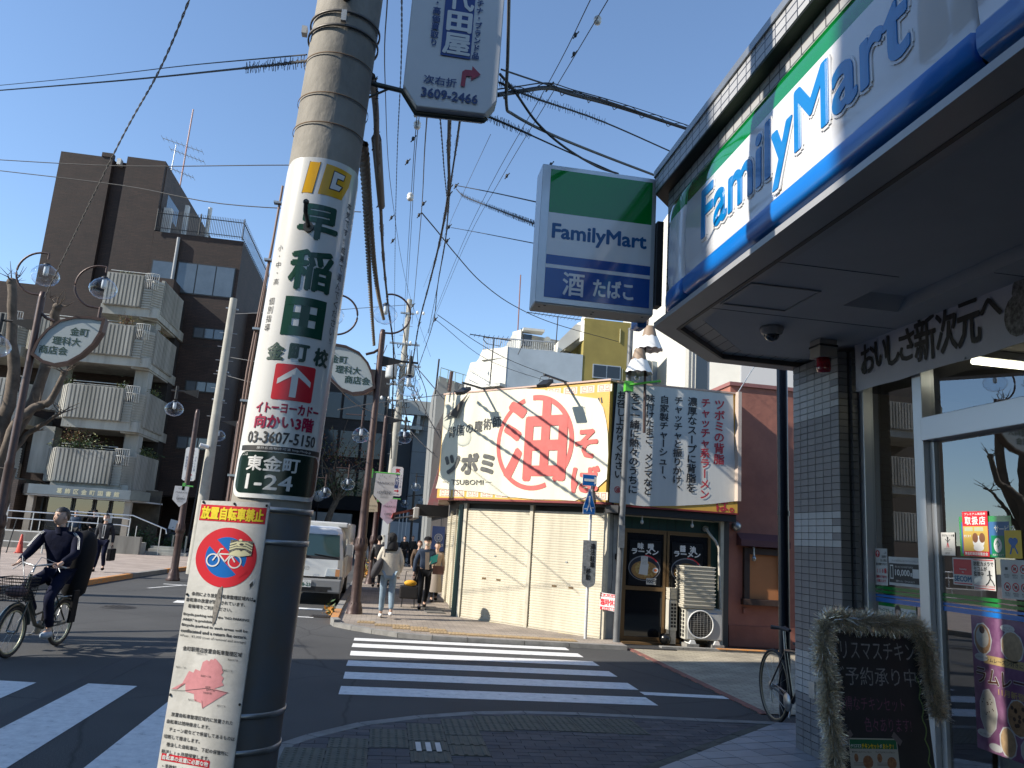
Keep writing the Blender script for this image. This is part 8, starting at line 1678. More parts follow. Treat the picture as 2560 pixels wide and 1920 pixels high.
# TREES
m_bark = mat('plane_bark', (.16, .125, .095), .9, noise=.5, nscale=5, bump=.6, bscale=25, col2=(.075, .058, .045))
def limb(mb, pts, r0_, r1_, seed=0, n=8, jit=.03):
 rnd = random.Random(seed); D = dense(pts, 4); k = len(D); D = [p + Vector((rnd.uniform(-jit, jit), rnd.uniform(-jit, jit), rnd.uniform(-jit, jit))) for p in D]
 mb.tube(D, [r0_ + (r1_ - r0_) * i / (k - 1) + (rnd.uniform(0, r1_ * .25)) for i in range(k)], n); return D
def twigs(mb, p, n, l, rnd):
 for k in range(n):
  d = Vector((rnd.gauss(0, 1), rnd.gauss(0, 1), rnd.uniform(0, 1.3))).normalized(); q = p + d * l * .5 + Vector((rnd.uniform(-.05, .05), 0, .03)); e = q + (d + Vector((rnd.gauss(0, .5), rnd.gauss(0, .5), .2))).normalized() * l * .6
  mb.tube([p, q, e], [.018, .011, .004], 4); 
  for s_ in range(2): mb.tube([q, q + Vector((rnd.gauss(0, .5), rnd.gauss(0, .5), .3)) * l * .4], [.007, .003], 3)
def bare_tree(x, y, lab, limbs, seed, h0=2.6, r=.20):
 t = thing('bare_tree', lab, 'tree', (x, y, .1)); rnd = random.Random(seed); mb = MB(); limb(mb, [(x + .1, y, .05), (x, y, 1.2), (x + .05, y, h0)], r * 1.15, r, seed, 12); obj('trunk', mb, m_bark, t)
 for pts, a, b_ in limbs:
  mb = MB(); D = limb(mb, pts, a, b_, seed + len(pts), 9, .025); mb.ball(tuple(D[-1]), b_ * 1.35, 6); twigs(mb, D[-1], 6, .42, rnd); twigs(mb, D[len(D) // 2], 2, .3, rnd); obj('limb', mb, m_bark, t)
Y_ = 18.3
T1 = [([(-8.35, Y_, 2.5), (-8.45, Y_, 3.5), (-8.45, Y_ + .1, 4.5), (-8.68, Y_, 5.7), (-8.84, Y_, 6.75)], .15, .085), ([(-8.35, Y_, 2.6), (-8.1, Y_ - .2, 3.6), (-7.8, Y_, 4.0), (-7.62, Y_, 4.15), (-7.4, Y_, 4.8)], .12, .06), ([(-8.4, Y_, 2.8), (-8.05, Y_ + .3, 4.2), (-7.88, Y_ + .2, 5.6), (-7.82, Y_, 6.3)], .13, .08),
      ([(-8.35, Y_, 2.5), (-8.1, Y_ + .2, 3.25), (-7.74, Y_ + .1, 3.58), (-7.35, Y_, 3.9)], .07, .028), ([(-8.5, Y_, 3.1), (-8.9, Y_ + .2, 4.1), (-9.2, Y_, 5.4), (-9.5, Y_, 6.2)], .12, .07), ([(-8.45, Y_, 3.3), (-8.7, Y_ - .3, 4.0), (-9.1, Y_ - .3, 4.4)], .07, .04)]
bare_tree(-8.3, Y_, 'pollarded bare tree at the left edge behind the leaf lamp', T1, 3)
def shift(T, dx, dy): return [([(p[0] + dx, p[1] + dy, p[2]) for p in a], b_, c) for a, b_, c in T]
bare_tree(-10.9, 10.9, 'pollarded bare tree outside the left edge that shades the road', shift(T1, -2.6, -7.4) + [([(-10.9, 10.9, 3), (-10.2, 10.7, 4.5), (-9.4, 11.1, 5.5)], .1, .05), ([(-10.9, 10.9, 3), (-11, 11.6, 4.5), (-10.6, 12.2, 5.4)], .1, .05)], 8)
t = thing('autumn_tree', 'leafy autumn street tree in front of the dark building', 'tree', (-3.6, 50, 0)); mb = MB(); limb(mb, [(-3.8, 50, .05), (-3.5, 50, 2.5), (-3.0, 50, 4)], .22, .15, 1); obj('trunk', mb, m_bark, t)
rnd = random.Random(4); mb = MB()
for k in range(16): limb(mb, [(-3.2, 50, 3.4), (-3.2 + rnd.uniform(-1.2, 1.6), 50 + rnd.uniform(-1, 1), 5.0), (-3 + rnd.uniform(-2.6, 2.8), 50 + rnd.uniform(-1.5, 1.5), rnd.uniform(4.8, 8.6))], .07, .015, k, 5, .08)
obj('branches', mb, m_bark, t)
mb = MB()
for cx, cz, sx, sz, n in ((-4.6, 4.4, 2.2, .8, 750), (-2.6, 4.3, 1.6, .6, 450), (-2.6, 6.0, 2.0, 1.3, 420), (-4.2, 6.8, 1.8, 1.2, 260)):
 for k in range(n):
  p = Vector((cx + rnd.gauss(0, .45) * sx, 50 + rnd.gauss(0, .8), cz + rnd.gauss(0, .4) * sz)); a = Vector((rnd.gauss(0, 1), rnd.gauss(0, 1), rnd.gauss(0, 1))).normalized(); b_ = a.cross(Vector((0, 0, 1))); mb.m = rnd.choice((0, 1, 1, 2)) if cz < 5 else rnd.choice((2, 3, 3)); mb.add([p - a * .11, p + b_ * .06, p + a * .11, p - b_ * .06], [(0, 1, 2, 3)], False)
obj('crown', mb, m_lf + [mat('leaf_orange', (.20, .07, .03), .7)], t, fix=False, kind='stuff')
leafmass((-.52, 29.5, .1), (.35, .3, .9), 220, .07, 21, [mat('leaf_orange_bright', (.6, .26, .03), .7), m_lf[2]], name='foliage'); _o = bpy.data.objects[-1] if False else None
for o in list(COL.objects):
 if o.name.startswith('foliage') and o.parent is None: tag(o, 'orange autumn plant at the foot of the second lamp post', 'plant'); o.name = 'roadside_plant'; o['kind'] = 'thing'
leafmass((-.93, 16.6, .08), (.12, .3, .18), 90, .05, 22, [MATS['leaf_orange_bright'], m_lf[1]], name='weeds')
for o in list(COL.objects):
 if o.name.startswith('weeds'): tag(o, 'small tuft of weeds by the kerb drain', 'weeds')
# PEOPLE
def skinmesh(J, E, sub=1):
 names = list(J); me = bpy.data.meshes.new('s'); me.from_pydata([J[k][0] for k in names], [(names.index(a), names.index(b_)) for a, b_ in E], []); o = bpy.data.objects.new('s', me); COL.objects.link(o)
 o.modifiers.new('k', 'SKIN'); sv = me.skin_vertices[0].data
 for i, k in enumerate(names): r_ = J[k][1]; sv[i].radius = r_ if isinstance(r_, tuple) else (r_, r_)
 sv[0].use_root = True
 if sub: ss = o.modifiers.new('u', 'SUBSURF'); ss.levels = sub; ss.render_levels = sub
 dg = bpy.context.evaluated_depsgraph_get(); dg.update(); m2 = bpy.data.meshes.new_from_object(o.evaluated_get(dg)); bpy.data.objects.remove(o)
 m2.polygons.foreach_set('use_smooth', [True] * len(m2.polygons)); return m2
def person(lab, loc, rot, P_, cols, h=1.68, detail=True, back=False):
 """P_: overrides of joint positions (figure faces -y, 1.70 m tall); cols: skin, top, legs, shoes, hair"""
 t = thing('person', lab, 'person')
 J = {'pel': (0, 0, .92), 'spine': (0, .01, 1.12), 'chest': (0, .0, 1.32), 'neck': (0, -.01, 1.45), 'head': (0, -.03, 1.53), 'shL': (-.165, 0, 1.38), 'shR': (.165, 0, 1.38), 'elL': (-.22, .03, 1.12), 'elR': (.22, .03, 1.12), 'haL': (-.23, -.05, .88), 'haR': (.23, -.05, .88), 'hiL': (-.085, 0, .88), 'hiR': (.085, 0, .88), 'knL': (-.09, -.08, .50), 'knR': (.09, .03, .50), 'anL': (-.09, -.14, .09), 'anR': (.09, .18, .11)}
 J.update(P_); V_ = {k: Vector(v) for k, v in J.items() if k != '_yaw'}; ms = [cols[i] for i in range(5)]
 for s in 'LR': V_['to' + s] = V_.get('to' + s, V_['an' + s] + Vector((0, -.15, -.04)))
 dirh = (lambda a, b_, l: b_ + (b_ - a).normalized() * l)
 sk = {'pel': (V_['pel'], (.12, .09)), 'spine': (V_['spine'], (.115, .08)), 'chest': (V_['chest'], (.13, .085)), 'neck': (V_['neck'], .05), 'head': (V_['head'] + Vector((0, 0, .03)), .055)}
 ed = [('pel', 'spine'), ('spine', 'chest'), ('chest', 'neck'), ('neck', 'head')]
 for s in 'LR':
  sk.update({'sh' + s: (V_['sh' + s], .05), 'el' + s: (V_['el' + s], .036), 'ha' + s: (V_['ha' + s], .024), 'hi' + s: (V_['hi' + s], .075), 'kn' + s: (V_['kn' + s], .048), 'an' + s: (V_['an' + s], .034), 'to' + s: (V_['to' + s], .03)})
  sk['pa' + s] = (dirh(V_['el' + s], V_['ha' + s], .075), (.036, .018)); ed += [('chest', 'sh' + s), ('sh' + s, 'el' + s), ('el' + s, 'ha' + s), ('ha' + s, 'pa' + s), ('pel', 'hi' + s), ('hi' + s, 'kn' + s), ('kn' + s, 'an' + s), ('an' + s, 'to' + s)]
 me = skinmesh(sk, ed); bm = bmesh.new(); bm.from_mesh(me)
 hm = MB(); hc = V_['head'] + Vector((0, -.01, .085)); yawh = P_.get('_yaw', 0); Q = Matrix.Rotation(yawh, 3, 'Z')
 o_ = len(hm.v); hm.ball((0, 0, 0), .1, 12, (.78, .93, 1.16))
 hm.v = [((x * (1 - .25 * max(0, -z_ / .1)), y - (.012 if z_ < -.03 and y < 0 else 0), z_)) for x, y, z_ in hm.v]
 hm.add([(-.012, -.09, -.03), (.012, -.09, -.03), (0, -.114, -.032), (0, -.092, .02)], [(0, 2, 3), (2, 1, 3), (0, 1, 2)])
 for s in (-1, 1): hm.ball((s * .08, 0, -.01), .02, 5, (.5, 1, 1.5))
 if detail:
  for s in 'LR':
   w = V_['ha' + s]; d = (w - V_['el' + s]).normalized(); side = d.cross(Vector((0, 1, 0.2))).normalized(); pb = w + d * .09; nrm = d.cross(side)
   for q, l in enumerate((.055, .066, .07, .06)): b0 = pb + side * (q - 1.5) * .017; hm2 = [b0, b0 + d * l * .5 + nrm * .006, b0 + d * l + nrm * .024]; tmp = MB(); tmp.tube([Q.inverted() @ (p - hc) for p in hm2], [.0085, .008, .006], 6); hm.add(tmp.v, tmp.f, True)
   sg = 1 if s == 'L' else -1; b0 = w + d * .04 + side * .03 * sg; tmp = MB(); tmp.tube([Q.inverted() @ (p - hc) for p in (b0, b0 + d * .035 + side * .022 * sg, b0 + d * .06 + side * .02 * sg + nrm * .015)], [.010, .009, .007], 6); hm.add(tmp.v, tmp.f, True)
 vs = [bm.verts.new(hc + Q @ Vector(p)) for p in hm.v]
 for f_ in hm.f:
  try: ff = bm.faces.new([vs[i] for i in f_]); ff.smooth = True
  except ValueError: pass
 bm.to_mesh(me); bm.free(); me.materials.append(ms[0]); obj('body', me, ms[0], t) if False else None
 o = bpy.data.objects.new('body', me); COL.objects.link(o); o.parent = t
 top = {'pel': (V_['pel'] + Vector((0, 0, -.02)), (.165, .125)), 'spine': (V_['spine'], (.160, .118)), 'chest': (V_['chest'], (.175, .122)), 'neck': (V_['neck'] + Vector((0, .01, -.03)), .072)}
 for s in 'LR': top.update({'sh' + s: (V_['sh' + s], .078), 'el' + s: (V_['el' + s], .06), 'ha' + s: (V_['ha' + s], .044)})
 me = skinmesh(top, [('pel', 'spine'), ('spine', 'chest'), ('chest', 'neck'), ('chest', 'shL'), ('chest', 'shR'), ('shL', 'elL'), ('shR', 'elR'), ('elL', 'haL'), ('elR', 'haR')], 2 if detail else 1); me.materials.append(ms[1]); o = bpy.data.objects.new('jacket', me); COL.objects.link(o); o.parent = t
 lg = {'pel': (V_['pel'], (.145, .112))}
 for s in 'LR': lg.update({'hi' + s: (V_['hi' + s], .098), 'kn' + s: (V_['kn' + s], .070), 'an' + s: (V_['an' + s] + Vector((0, 0, .03)), .055)})
 me = skinmesh(lg, [('pel', 'hiL'), ('pel', 'hiR'), ('hiL', 'knL'), ('hiR', 'knR'), ('knL', 'anL'), ('knR', 'anR')], 2 if detail else 1); me.materials.append(ms[2]); o = bpy.data.objects.new('trousers', me); COL.objects.link(o); o.parent = t
 for s in 'LR':
  a = V_['an' + s]; d = (V_['to' + s] - a); d.z = 0; d.normalize(); mb = MB(); ax = d; c = a + d * .05 + Vector((0, 0, -.045)); mb.ball((0, 0, 0), .05, 8, (.95, 2.5, .95)); z_ = Matrix.Rotation(math.atan2(-d.x, d.y), 4, 'Z'); mb.xform(Matrix.Translation(c) @ z_); obj('shoe', mb, ms[3], t)
 mb = MB(); mb.ball((0, 0, 0), .106, 12, (.86, 1.0, 1.12)); vv = []
 keep = []
 for f_ in mb.f:
  c = sum((Vector(mb.v[i]) for i in f_), Vector()) / len(f_)
  if c.z > .058 - (0 if c.y < -.02 else (c.y + .02) * 1.2): keep.append(f_)
 mb.f = keep; mb.mi = [0] * len(keep); mb.sm = [True] * len(keep); mb.xform(Matrix.Translation(hc + Vector((0, .004, .008))) @ Q.to_4x4()); obj('hair', mb, ms[4], t)
 if detail and not back:
  mb = MB()
  for s in (-1, 1): mb.ball((s * .03, -.087, .012), .010, 5, (1.3, .4, .6)); mb.box(s * .03 - .017, s * .03 + .017, -.098, -.09, .030, .035)
  mb.box(-.02, .02, -.098, -.09, -.058, -.053); mb.xform(Matrix.Translation(hc) @ Q.to_4x4()); obj('eyes_and_brows', mb, m_dark, t)
 t['_hc'] = tuple(hc); place(t, loc, rot); t.scale = (h / 1.70,) * 3; return t, hc, Q, V_
def part(t, name, mb, m):
 o = obj(name, mb, m); o.parent = t; return o
def mask(t, hc, m=None): mb = MB(); mb.ball((0, 0, 0), .07, 8, (1.0, .62, .85)); mb.xform(Matrix.Translation(hc + Vector((0, -.052, -.045)))); part(t, 'face_mask', mb, m or m_white)
skin_a = mat('skin', (.62, .40, .30), .6, noise=.1, nscale=20); c_navy = mat('navy_cloth', (.005, .008, .03), .9, noise=.5, nscale=7, bump=1, bscale=9, spec=.2); c_black = mat('black_cloth', (.010, .010, .012), .9, noise=.3, nscale=12, bump=1, bscale=9, spec=.2)
c_cream = mat('cream_knit', (.62, .56, .46), .95, noise=.15, nscale=9, bump=.6, bscale=50); c_jean = mat('pale_jeans', (.25, .34, .42), .85, noise=.3, nscale=7, bump=.3, bscale=40); c_hair = mat('black_hair', (.008, .007, .007), .5, bump=.4, bscale=90)
c_grey = mat('grey_hair', (.35, .34, .33), .7); c_brown = mat('brown_leather', (.12, .045, .03), .5); c_denim = mat('dark_denim_jacket', (.03, .05, .09), .85, noise=.25, nscale=8); c_tan = mat('tan_cloth', (.36, .27, .20), .9); c_char = mat('charcoal_cloth', (.02, .02, .023), .85)
ztop = .08
t, hc, Q, V_ = person('woman walking away in a cream jumper and pale jeans with a dark shoulder bag', (.17, 16.35, ztop), PI + .05, {'knL': (-.09, .0, .50), 'anL': (-.10, .16, .15), 'toL': (-.10, .02, .05), 'knR': (.09, -.05, .5), 'anR': (.09, -.10, .09), 'elL': (-.25, .04, 1.14), 'elR': (.24, .03, 1.15), 'haR': (.16, -.10, 1.22), 'haL': (-.22, -.06, .92)}, [skin_a, c_cream, c_jean, m_white, c_hair], 1.66, True, True)
mb = MB(); mb.ball(tuple(hc + Vector((0, .02, .0))), .125, 9, (.9, 1.0, 1.05)); mb.lathe([(.06, .02), (.11, -.06), (.165, -.20), (.15, -.25), (.0005, -.24)], tuple(hc + Vector((0, .02, -.0))), 16); part(t, 'scarf_and_hair', mb, mat('black_scarf', (.012, .012, .013), .9, bump=.4, bscale=40))
mb = MB(); mb.lathe([(.235, 0), (.225, .25), (.215, .45)], (0, 0, .87), 22); mb.v = [(x, y * .62, z_) for x, y, z_ in mb.v]; part(t, 'jumper_hem', mb, c_cream)
mb = MB(); mb.ball((.26, .10, 1.0), .16, 8, (.62, .75, 1.3)); mb.v = [(x + (z_ - 1.0) * -.35, y, z_) for x, y, z_ in mb.v]; mb.tube([(.13, .10, 1.24), (.12, .09, 1.42), (.10, -.06, 1.42)], .016, 6); part(t, 'shoulder_bag', mb, mat('slate_bag', (.035, .032, .036), .8, bump=.4, bscale=30))
mb = MB(); mb.box(.10, .155, .10, .11, 1.40, 1.70); part(t, 'white_strap', mb, m_white)
t, hc, Q, V_ = person('man in a cap and face mask pulling a black suitcase towards the viewer', (1.03, 18.7, ztop), .05, {'knL': (-.09, -.12, .52), 'anL': (-.09, -.08, .09), 'knR': (.09, .02, .5), 'anR': (.06, .20, .12), 'elL': (-.25, .06, 1.14), 'haL': (-.27, .05, .86), 'elR': (.24, .02, 1.13), 'haR': (.12, -.20, 1.12)}, [skin_a, c_denim, c_black, c_black, c_hair], 1.62)
mask(t, hc, mat('pale_mask', (.65, .55, .45), .8)); mb = MB(); mb.lathe([(.0005, .135), (.07, .12), (.105, .07), (.108, .04)], tuple(hc), 14); mb.ext([tuple(hc + Vector(v)) for v in ((-.075, -.06, .05), (.075, -.06, .05), (.055, -.17, .04), (-.055, -.17, .04))], (0, 0, .008)); part(t, 'cap', mb, c_black)
mb = MB(); mb.ext([(-.05, -.125, 1.36), (.05, -.125, 1.36), (.08, -.128, .95), (-.02, -.128, .95)], (0, -.012, 0)); part(t, 'beige_shirt', mb, c_tan)
mb = MB(); mb.ext([(.06, -.26, 1.02), (.24, -.22, 1.10), (.26, -.22, 1.28), (.08, -.26, 1.20)], (0, .012, 0)); tg = part(t, 'x', mb, mat('teal_folder', (.03, .40, .36), .5)); tg.name = 'teal_folder'; tg.parent = None; tg.matrix_world = t.matrix_world; tg.location = (1.03, 18.7, ztop); tag(tg, 'teal folder held by the man with the suitcase', 'folder')
mb = MB(); mb.cbox((.30, -.02, .90), (.26, .12, .19)); mb.tube([(.2, -.02, .99), (.2, 0, 1.35)], .01, 5); o = part(t, 'x', mb, c_brown); o.name = 'brown_handbag'; o.parent = None; o.location = (1.03, 18.7, ztop); tag(o, 'brown handbag hanging at the side of the man with the suitcase', 'bag')
sc_ = thing('suitcase', 'black wheeled suitcase with a yellow bag tied on top', 'suitcase', (.70, 19.0, ztop)); mb = MB(); mb.cbox((.70, 19.05, .42), (.44, .26, .30)); obj('case', mb, mat('suitcase_black', (.02, .016, .015), .5), sc_, bevel=.03)
mb = MB(); mb.tube([(.58, 19.0, .57), (.60, 18.95, .90), (.78, 18.95, .92), (.80, 19.0, .57)], .012, 6); mb.tube([(.56, 19.0, .27), (.55, 19, .12)], .012, 5); mb.tube([(.84, 19.0, .27), (.85, 19, .12)], .012, 5); obj('handle_frame', mb, m_dark, sc_)
for x in (.55, .85): mb = MB(); mb.lathe([(.0005, -.012), (.035, -.012), (.035, .012), (.0005, .012)], (x, 19, .045 + ztop - .04), 12, axis='x'); obj('wheel', mb, m_rubber, sc_)
mb = MB(); mb.ball((.72, 18.98, .63), .10, 8, (1.5, .8, .75)); tag(obj('yellow_bag', mb, mat('yellow_cloth', (.75, .38, .02), .7, bump=.5, bscale=30)), 'crumpled yellow bag lying on the black suitcase', 'bag')
t, hc, Q, V_ = person('man in a dark suit and white mask walking on the left pavement', (-8.02, 24.4, .12), .12, {'knL': (-.09, .02, .5), 'anL': (-.14, .02, .08), 'knR': (.10, -.16, .53), 'anR': (.12, -.02, .14), 'elR': (.25, .04, 1.12), 'haR': (.27, -.02, .86)}, [skin_a, mat('dark_suit', (.012, .013, .02), .8), MATS['navy_cloth'], c_black, c_hair], 1.62)
mask(t, hc); mb = MB(); mb.ext([(-.045, -.128, 1.40), (.045, -.128, 1.40), (.03, -.132, 1.0), (-.03, -.132, 1.0)], (0, -.008, 0)); part(t, 'white_shirt', mb, m_white)
mb = MB(); mb.ext([(-.018, -.142, 1.38), (.018, -.142, 1.38), (.022, -.146, 1.04), (-.022, -.146, 1.04)], (0, -.006, 0)); part(t, 'necktie', mb, m_ink)
t = thing('briefcase', 'black briefcase carried by the man in the dark suit', 'briefcase', (-7.72, 24.35, .45)); mb = MB(); mb.cbox((-7.73, 24.36, .62), (.12, .42, .34)); obj('case', mb, c_black, t, bevel=.02); mb = MB(); mb.torus((-7.73, 24.36, .82), .06, .012, (0, 1, 0), (0, 0, 1), 14, 5, 0, PI); obj('handle', mb, c_black, t)
t, hc, Q, V_ = person('grey-haired man in a blue jacket behind the ramp rail', (-13.55, 37.3, .62 - .5), .2, {}, [skin_a, mat('blue_jacket', (.05, .08, .13), .8), c_char, c_black, c_grey], 1.68, False)
t, hc, Q, V_ = person('man in a black cap and mask leaning at the ramp rail', (-12.75, 37.2, .12), .3, {'haL': (-.12, -.28, 1.0), 'elL': (-.24, -.1, 1.12)}, [skin_a, c_black, c_char, c_black, c_hair], 1.75, False)
mask(t, hc); mb = MB(); mb.lathe([(.0005, .135), (.07, .12), (.108, .06), (.11, .03)], tuple(hc), 12); part(t, 'cap', mb, c_black)
person('person in a puffy black coat and hat walking away beyond the first lamp', (-.12, 24.9, ztop), PI, {}, [skin_a, mat('black_puffer', (.015, .015, .018), .5, bump=.8, bscale=14), c_char, c_black, c_black], 1.55, False, True)
person('second figure in black beside the puffy coat, seen from behind', (.16, 25.8, ztop), PI, {}, [skin_a, c_char, c_black, c_black, c_black], 1.62, False, True)
person('figure in a white top and reddish trousers beyond the lamp posts', (-.68, 27.3, 0), PI, {}, [skin_a, m_white_dirty, mat('reddish_trousers', (.22, .09, .08), .8), c_black, c_hair], 1.5, False, True)
person('figure in a brown patterned top near the alley entrance', (1.05, 23.3, ztop), .3, {}, [skin_a, mat('brown_check', (.16, .10, .06), .9, noise=.8, nscale=30, col2=(.03, .03, .03)), c_char, c_black, c_brown], 1.48, False)
t, hc, Q, V_ = person('figure in a pale grey-brown skirt half hidden behind the man with the suitcase', (1.42, 20.9, ztop), .1, {}, [skin_a, c_tan, c_char, c_black, c_hair], 1.5, False)
mb = MB(); mb.lathe([(.14, .95), (.22, .5), (.24, .28)], (0, 0, 0), 16); part(t, 'skirt', mb, mat('greige_skirt', (.34, .29, .25), .9))
person('dark figure standing far down the street on the left', (1.07, 41, ztop), 0, {}, [skin_a, c_black, c_black, c_black, c_hair], 1.5, False); person('dark figure standing far down the street on the right', (1.5, 41.5, ztop), 0, {}, [skin_a, c_char, c_black, c_black, c_hair], 1.55, False)
# BICYCLES
def wheel(name, c, r, parent, rim, width=.018, spokes=16):
 mb = MB(); mb.torus(c, r - width, width, (1, 0, 0), (0, 0, 1), 40, 8); w = obj(name, mb, m_rubber, parent); mb = MB(); mb.torus(c, r - width * 2.3, width * .65, (1, 0, 0), (0, 0, 1), 40, 6); obj('rim', mb, rim, w)
 mb = MB(); C_ = Vector(c)
 for k in range(spokes): a = 2 * PI * k / spokes; mb.tube([C_ + Vector((0, .03 * (1 if k % 2 else -1), 0)), C_ + Vector((math.cos(a), 0, math.sin(a))) * (r - width * 2)], .0018, 3, caps=False)
 mb.lathe([(.0005, -.045), (.025, -.04), (.015, 0), (.025, .04), (.0005, .045)], c, 12, axis='y'); obj('spokes', mb, m_metal, w); return w
t = thing('parked_bicycle', 'black road bicycle leaning between the post and the tiled column', 'bicycle')
RW = .39; rimc = mat('tan_rim', (.30, .25, .17), .4, .3); wheel('wheel', (0, 0, RW), RW, t, rimc); wheel('wheel', (1.02, 0, RW), RW, t, rimc)
fm = mat('bike_frame_black', (.012, .012, .014), .3, clear=.5); mb = MB(); bbk = (.44, 0, .30); st = (.28, 0, .80); hdt = (.88, 0, .84)
for a, b_, r_ in ((bbk, st, .018), (st, hdt, .018), (bbk, (.90, 0, .74), .022), (bbk, (0, .05, RW), .011), (bbk, (0, -.05, RW), .011), (st, (0, .05, RW), .009), (st, (0, -.05, RW), .009), ((.87, 0, .88), (.91, 0, .70), .02), ((.91, .045, .70), (1.02, .045, RW), .013), ((.91, -.045, .70), (1.02, -.045, RW), .013)): mb.tube([a, b_], r_, 8)
obj('frame', mb, fm, t); mb = MB(); mb.tube([st, (.25, 0, 1.0)], .014, 8); obj('seat_post', mb, m_metal, t)
mb = MB(); mb.ext([(.06, .075, 1.02), (.10, .085, 1.05), (.22, .045, 1.045), (.40, .018, 1.035), (.40, -.018, 1.035), (.22, -.045, 1.045), (.10, -.085, 1.05), (.06, -.075, 1.02)], (0, 0, -.03)); obj('saddle', mb, mat('black_saddle', (.012, .013, .02), .5), t, bevel=.012)
mb = MB(); mb.tube([(.86, 0, .88), (.94, 0, .95)], .014, 6); mb.tube([(.94, -.22, .95), (.94, .22, .95)], .012, 6); 
for s in (-1, 1): mb.tube([(.94, s * .22, .95), (1.04, s * .21, .94), (1.07, s * .2, .86), (.98, s * .2, .80)], .014, 6)
obj('handlebar', mb, m_dark, t); mb = MB(); mb.lathe([(.0005, 0), (.09, 0), (.09, .004), (.0005, .004)], (bbk[0], -.06, bbk[2]), 20, axis='y'); mb.lathe([(.0005, 0), (.05, 0), (.05, .012), (.0005, .012)], (0, -.045, RW), 16, axis='y'); mb.tube([bbk, (.52, -.08, .16)], .01, 5); mb.tube([(.44, -.055, .21), (0, -.045, RW - .045)], .004, 4); mb.tube([(.44, -.055, .39), (0, -.045, RW + .045)], .004, 4); mb.tube([(.02, -.05, RW - .05), (.05, -.05, RW - .16)], .012, 5); obj('drivetrain', mb, m_metal, t)
place(t, (4.43, 8.45, .012), R(-93.5))
B = thing('city_bicycle', 'dark city bicycle with front wire basket and a large covered rear child seat', 'bicycle')
rim2 = mat('pale_rim', (.42, .42, .30), .4, .4); wheel('wheel', (0, 0, .30), .30, B, rim2, .022); wheel('wheel', (1.10, 0, .30), .30, B, rim2, .022)
gf = mat('dark_green_bike_frame', (.01, .022, .02), .35, clear=.4); mb = MB()
for P3, r_ in (([(0, .06, .3), (.42, .04, .28)], .012), ([(0, -.06, .3), (.42, -.04, .28)], .012), ([(.42, 0, .28), (.32, 0, .78)], .018), ([(.42, 0, .28), (.62, 0, .34), (.92, 0, .74)], .026), ([(.36, 0, .5), (.66, 0, .46), (.93, 0, .82)], .016), ([(.90, 0, .98), (.96, 0, .66)], .020), ([(.96, .06, .66), (1.10, .06, .3)], .013), ([(.96, -.06, .66), (1.10, -.06, .3)], .013), ([(0, .06, .3), (.30, .03, .7)], .010), ([(0, -.06, .3), (.30, -.03, .7)], .010)): mb.tube(P3, r_, 8)
obj('frame', mb, gf, B)
for cx in (0, 1.10): mb = MB(); mb.torus((cx, 0, .30), .325, .028, (1, 0, 0), (0, 0, 1), 24, 6, R(20), R(150)); obj('mudguard', mb, gf, B)
mb = MB(); mb.tube([(.88, 0, 1.0), (.84, 0, 1.08)], .015, 6); mb.tube([(.62, -.27, 1.06), (.78, -.20, 1.11), (.86, 0, 1.08), (.78, .20, 1.11), (.62, .27, 1.06)], .013, 8)
for s in (-1, 1): mb.tube([(.74, s * .22, 1.10), (.80, s * .30, 1.02)], .006, 5); mb.tube([(.72, s * .20, 1.12), (.95, s * .12, 1.2), (1.02, 0, .9)], .005, 5)
obj('handlebar', mb, m_metal, B)
mb = MB()
def wire_basket(x0, x1, w0, w1, z0, z1):
 for k in range(8): z_ = z0 + (z1 - z0) * k / 7; f_ = k / 7; xa, xb, w = x0 - .02 * f_, x1 + .05 * f_, (w0 + (w1 - w0) * f_) / 2; mb.tube([(xa, -w, z_), (xb, -w, z_), (xb, w, z_), (xa, w, z_), (xa, -w, z_)], .004 if k < 7 else .007, 4)
 for k in range(9): f_ = k / 8; y = (f_ - .5); mb.tube([(x1, y * w0, z0), (x1 + .05, y * w1, z1)], .003, 3, caps=False); mb.tube([(x0, y * w0, z0), (x0 - .02, y * w1, z1)], .003, 3, caps=False); x = x0 + (x1 - x0) * f_; [mb.tube([(x, s * w0 / 2, z0), (x, s * w1 / 2, z1)], .003, 3, caps=False) for s in (-1, 1)]
wire_basket(1.0, 1.28, .28, .36, .68, .95); obj('wire_basket', mb, m_dark, B)
mb = MB(); mb.ball((1.14, 0, .78), .12, 7, (1.0, 1.1, .6)); o = obj('shopping_in_basket', mb, mat('pinkish_bag', (.25, .14, .13), .7, noise=.5, nscale=9, bump=.4, bscale=30), B)
mb = MB(); mb.ball((.30, 0, .84), .11, 7, (1.3, 1, .45)); obj('saddle', mb, c_black, B)
mb = MB(); mb.tube([(-.22, -.1, .66), (.22, -.1, .66), (.22, .1, .66), (-.22, .1, .66), (-.22, -.1, .66)], .009, 5); mb.tube([(-.2, -.09, .66), (0, -.07, .3)], .008, 5); mb.tube([(-.2, .09, .66), (0, .07, .3)], .008, 5); mb.tube([(.0, -.12, .28), (-.18, -.14, .04), (-.30, -.14, .04)], .009, 5); obj('rear_rack', mb, m_metal, B)
mb = MB(); mb.lathe([(.10, .62), (.17, .68), (.19, .85), (.21, 1.05), (.215, 1.25), (.18, 1.42), (.11, 1.51), (.0005, 1.54)], (-.20, 0, 0), 20); mb.v = [(x + (z_ - .7) * -.10, y * .84, z_) for x, y, z_ in mb.v]; obj('child_seat_cover', mb, mat('child_seat_black', (.010, .010, .012), .8, spec=.2, noise=.3, nscale=4, bump=.5, bscale=9), B)
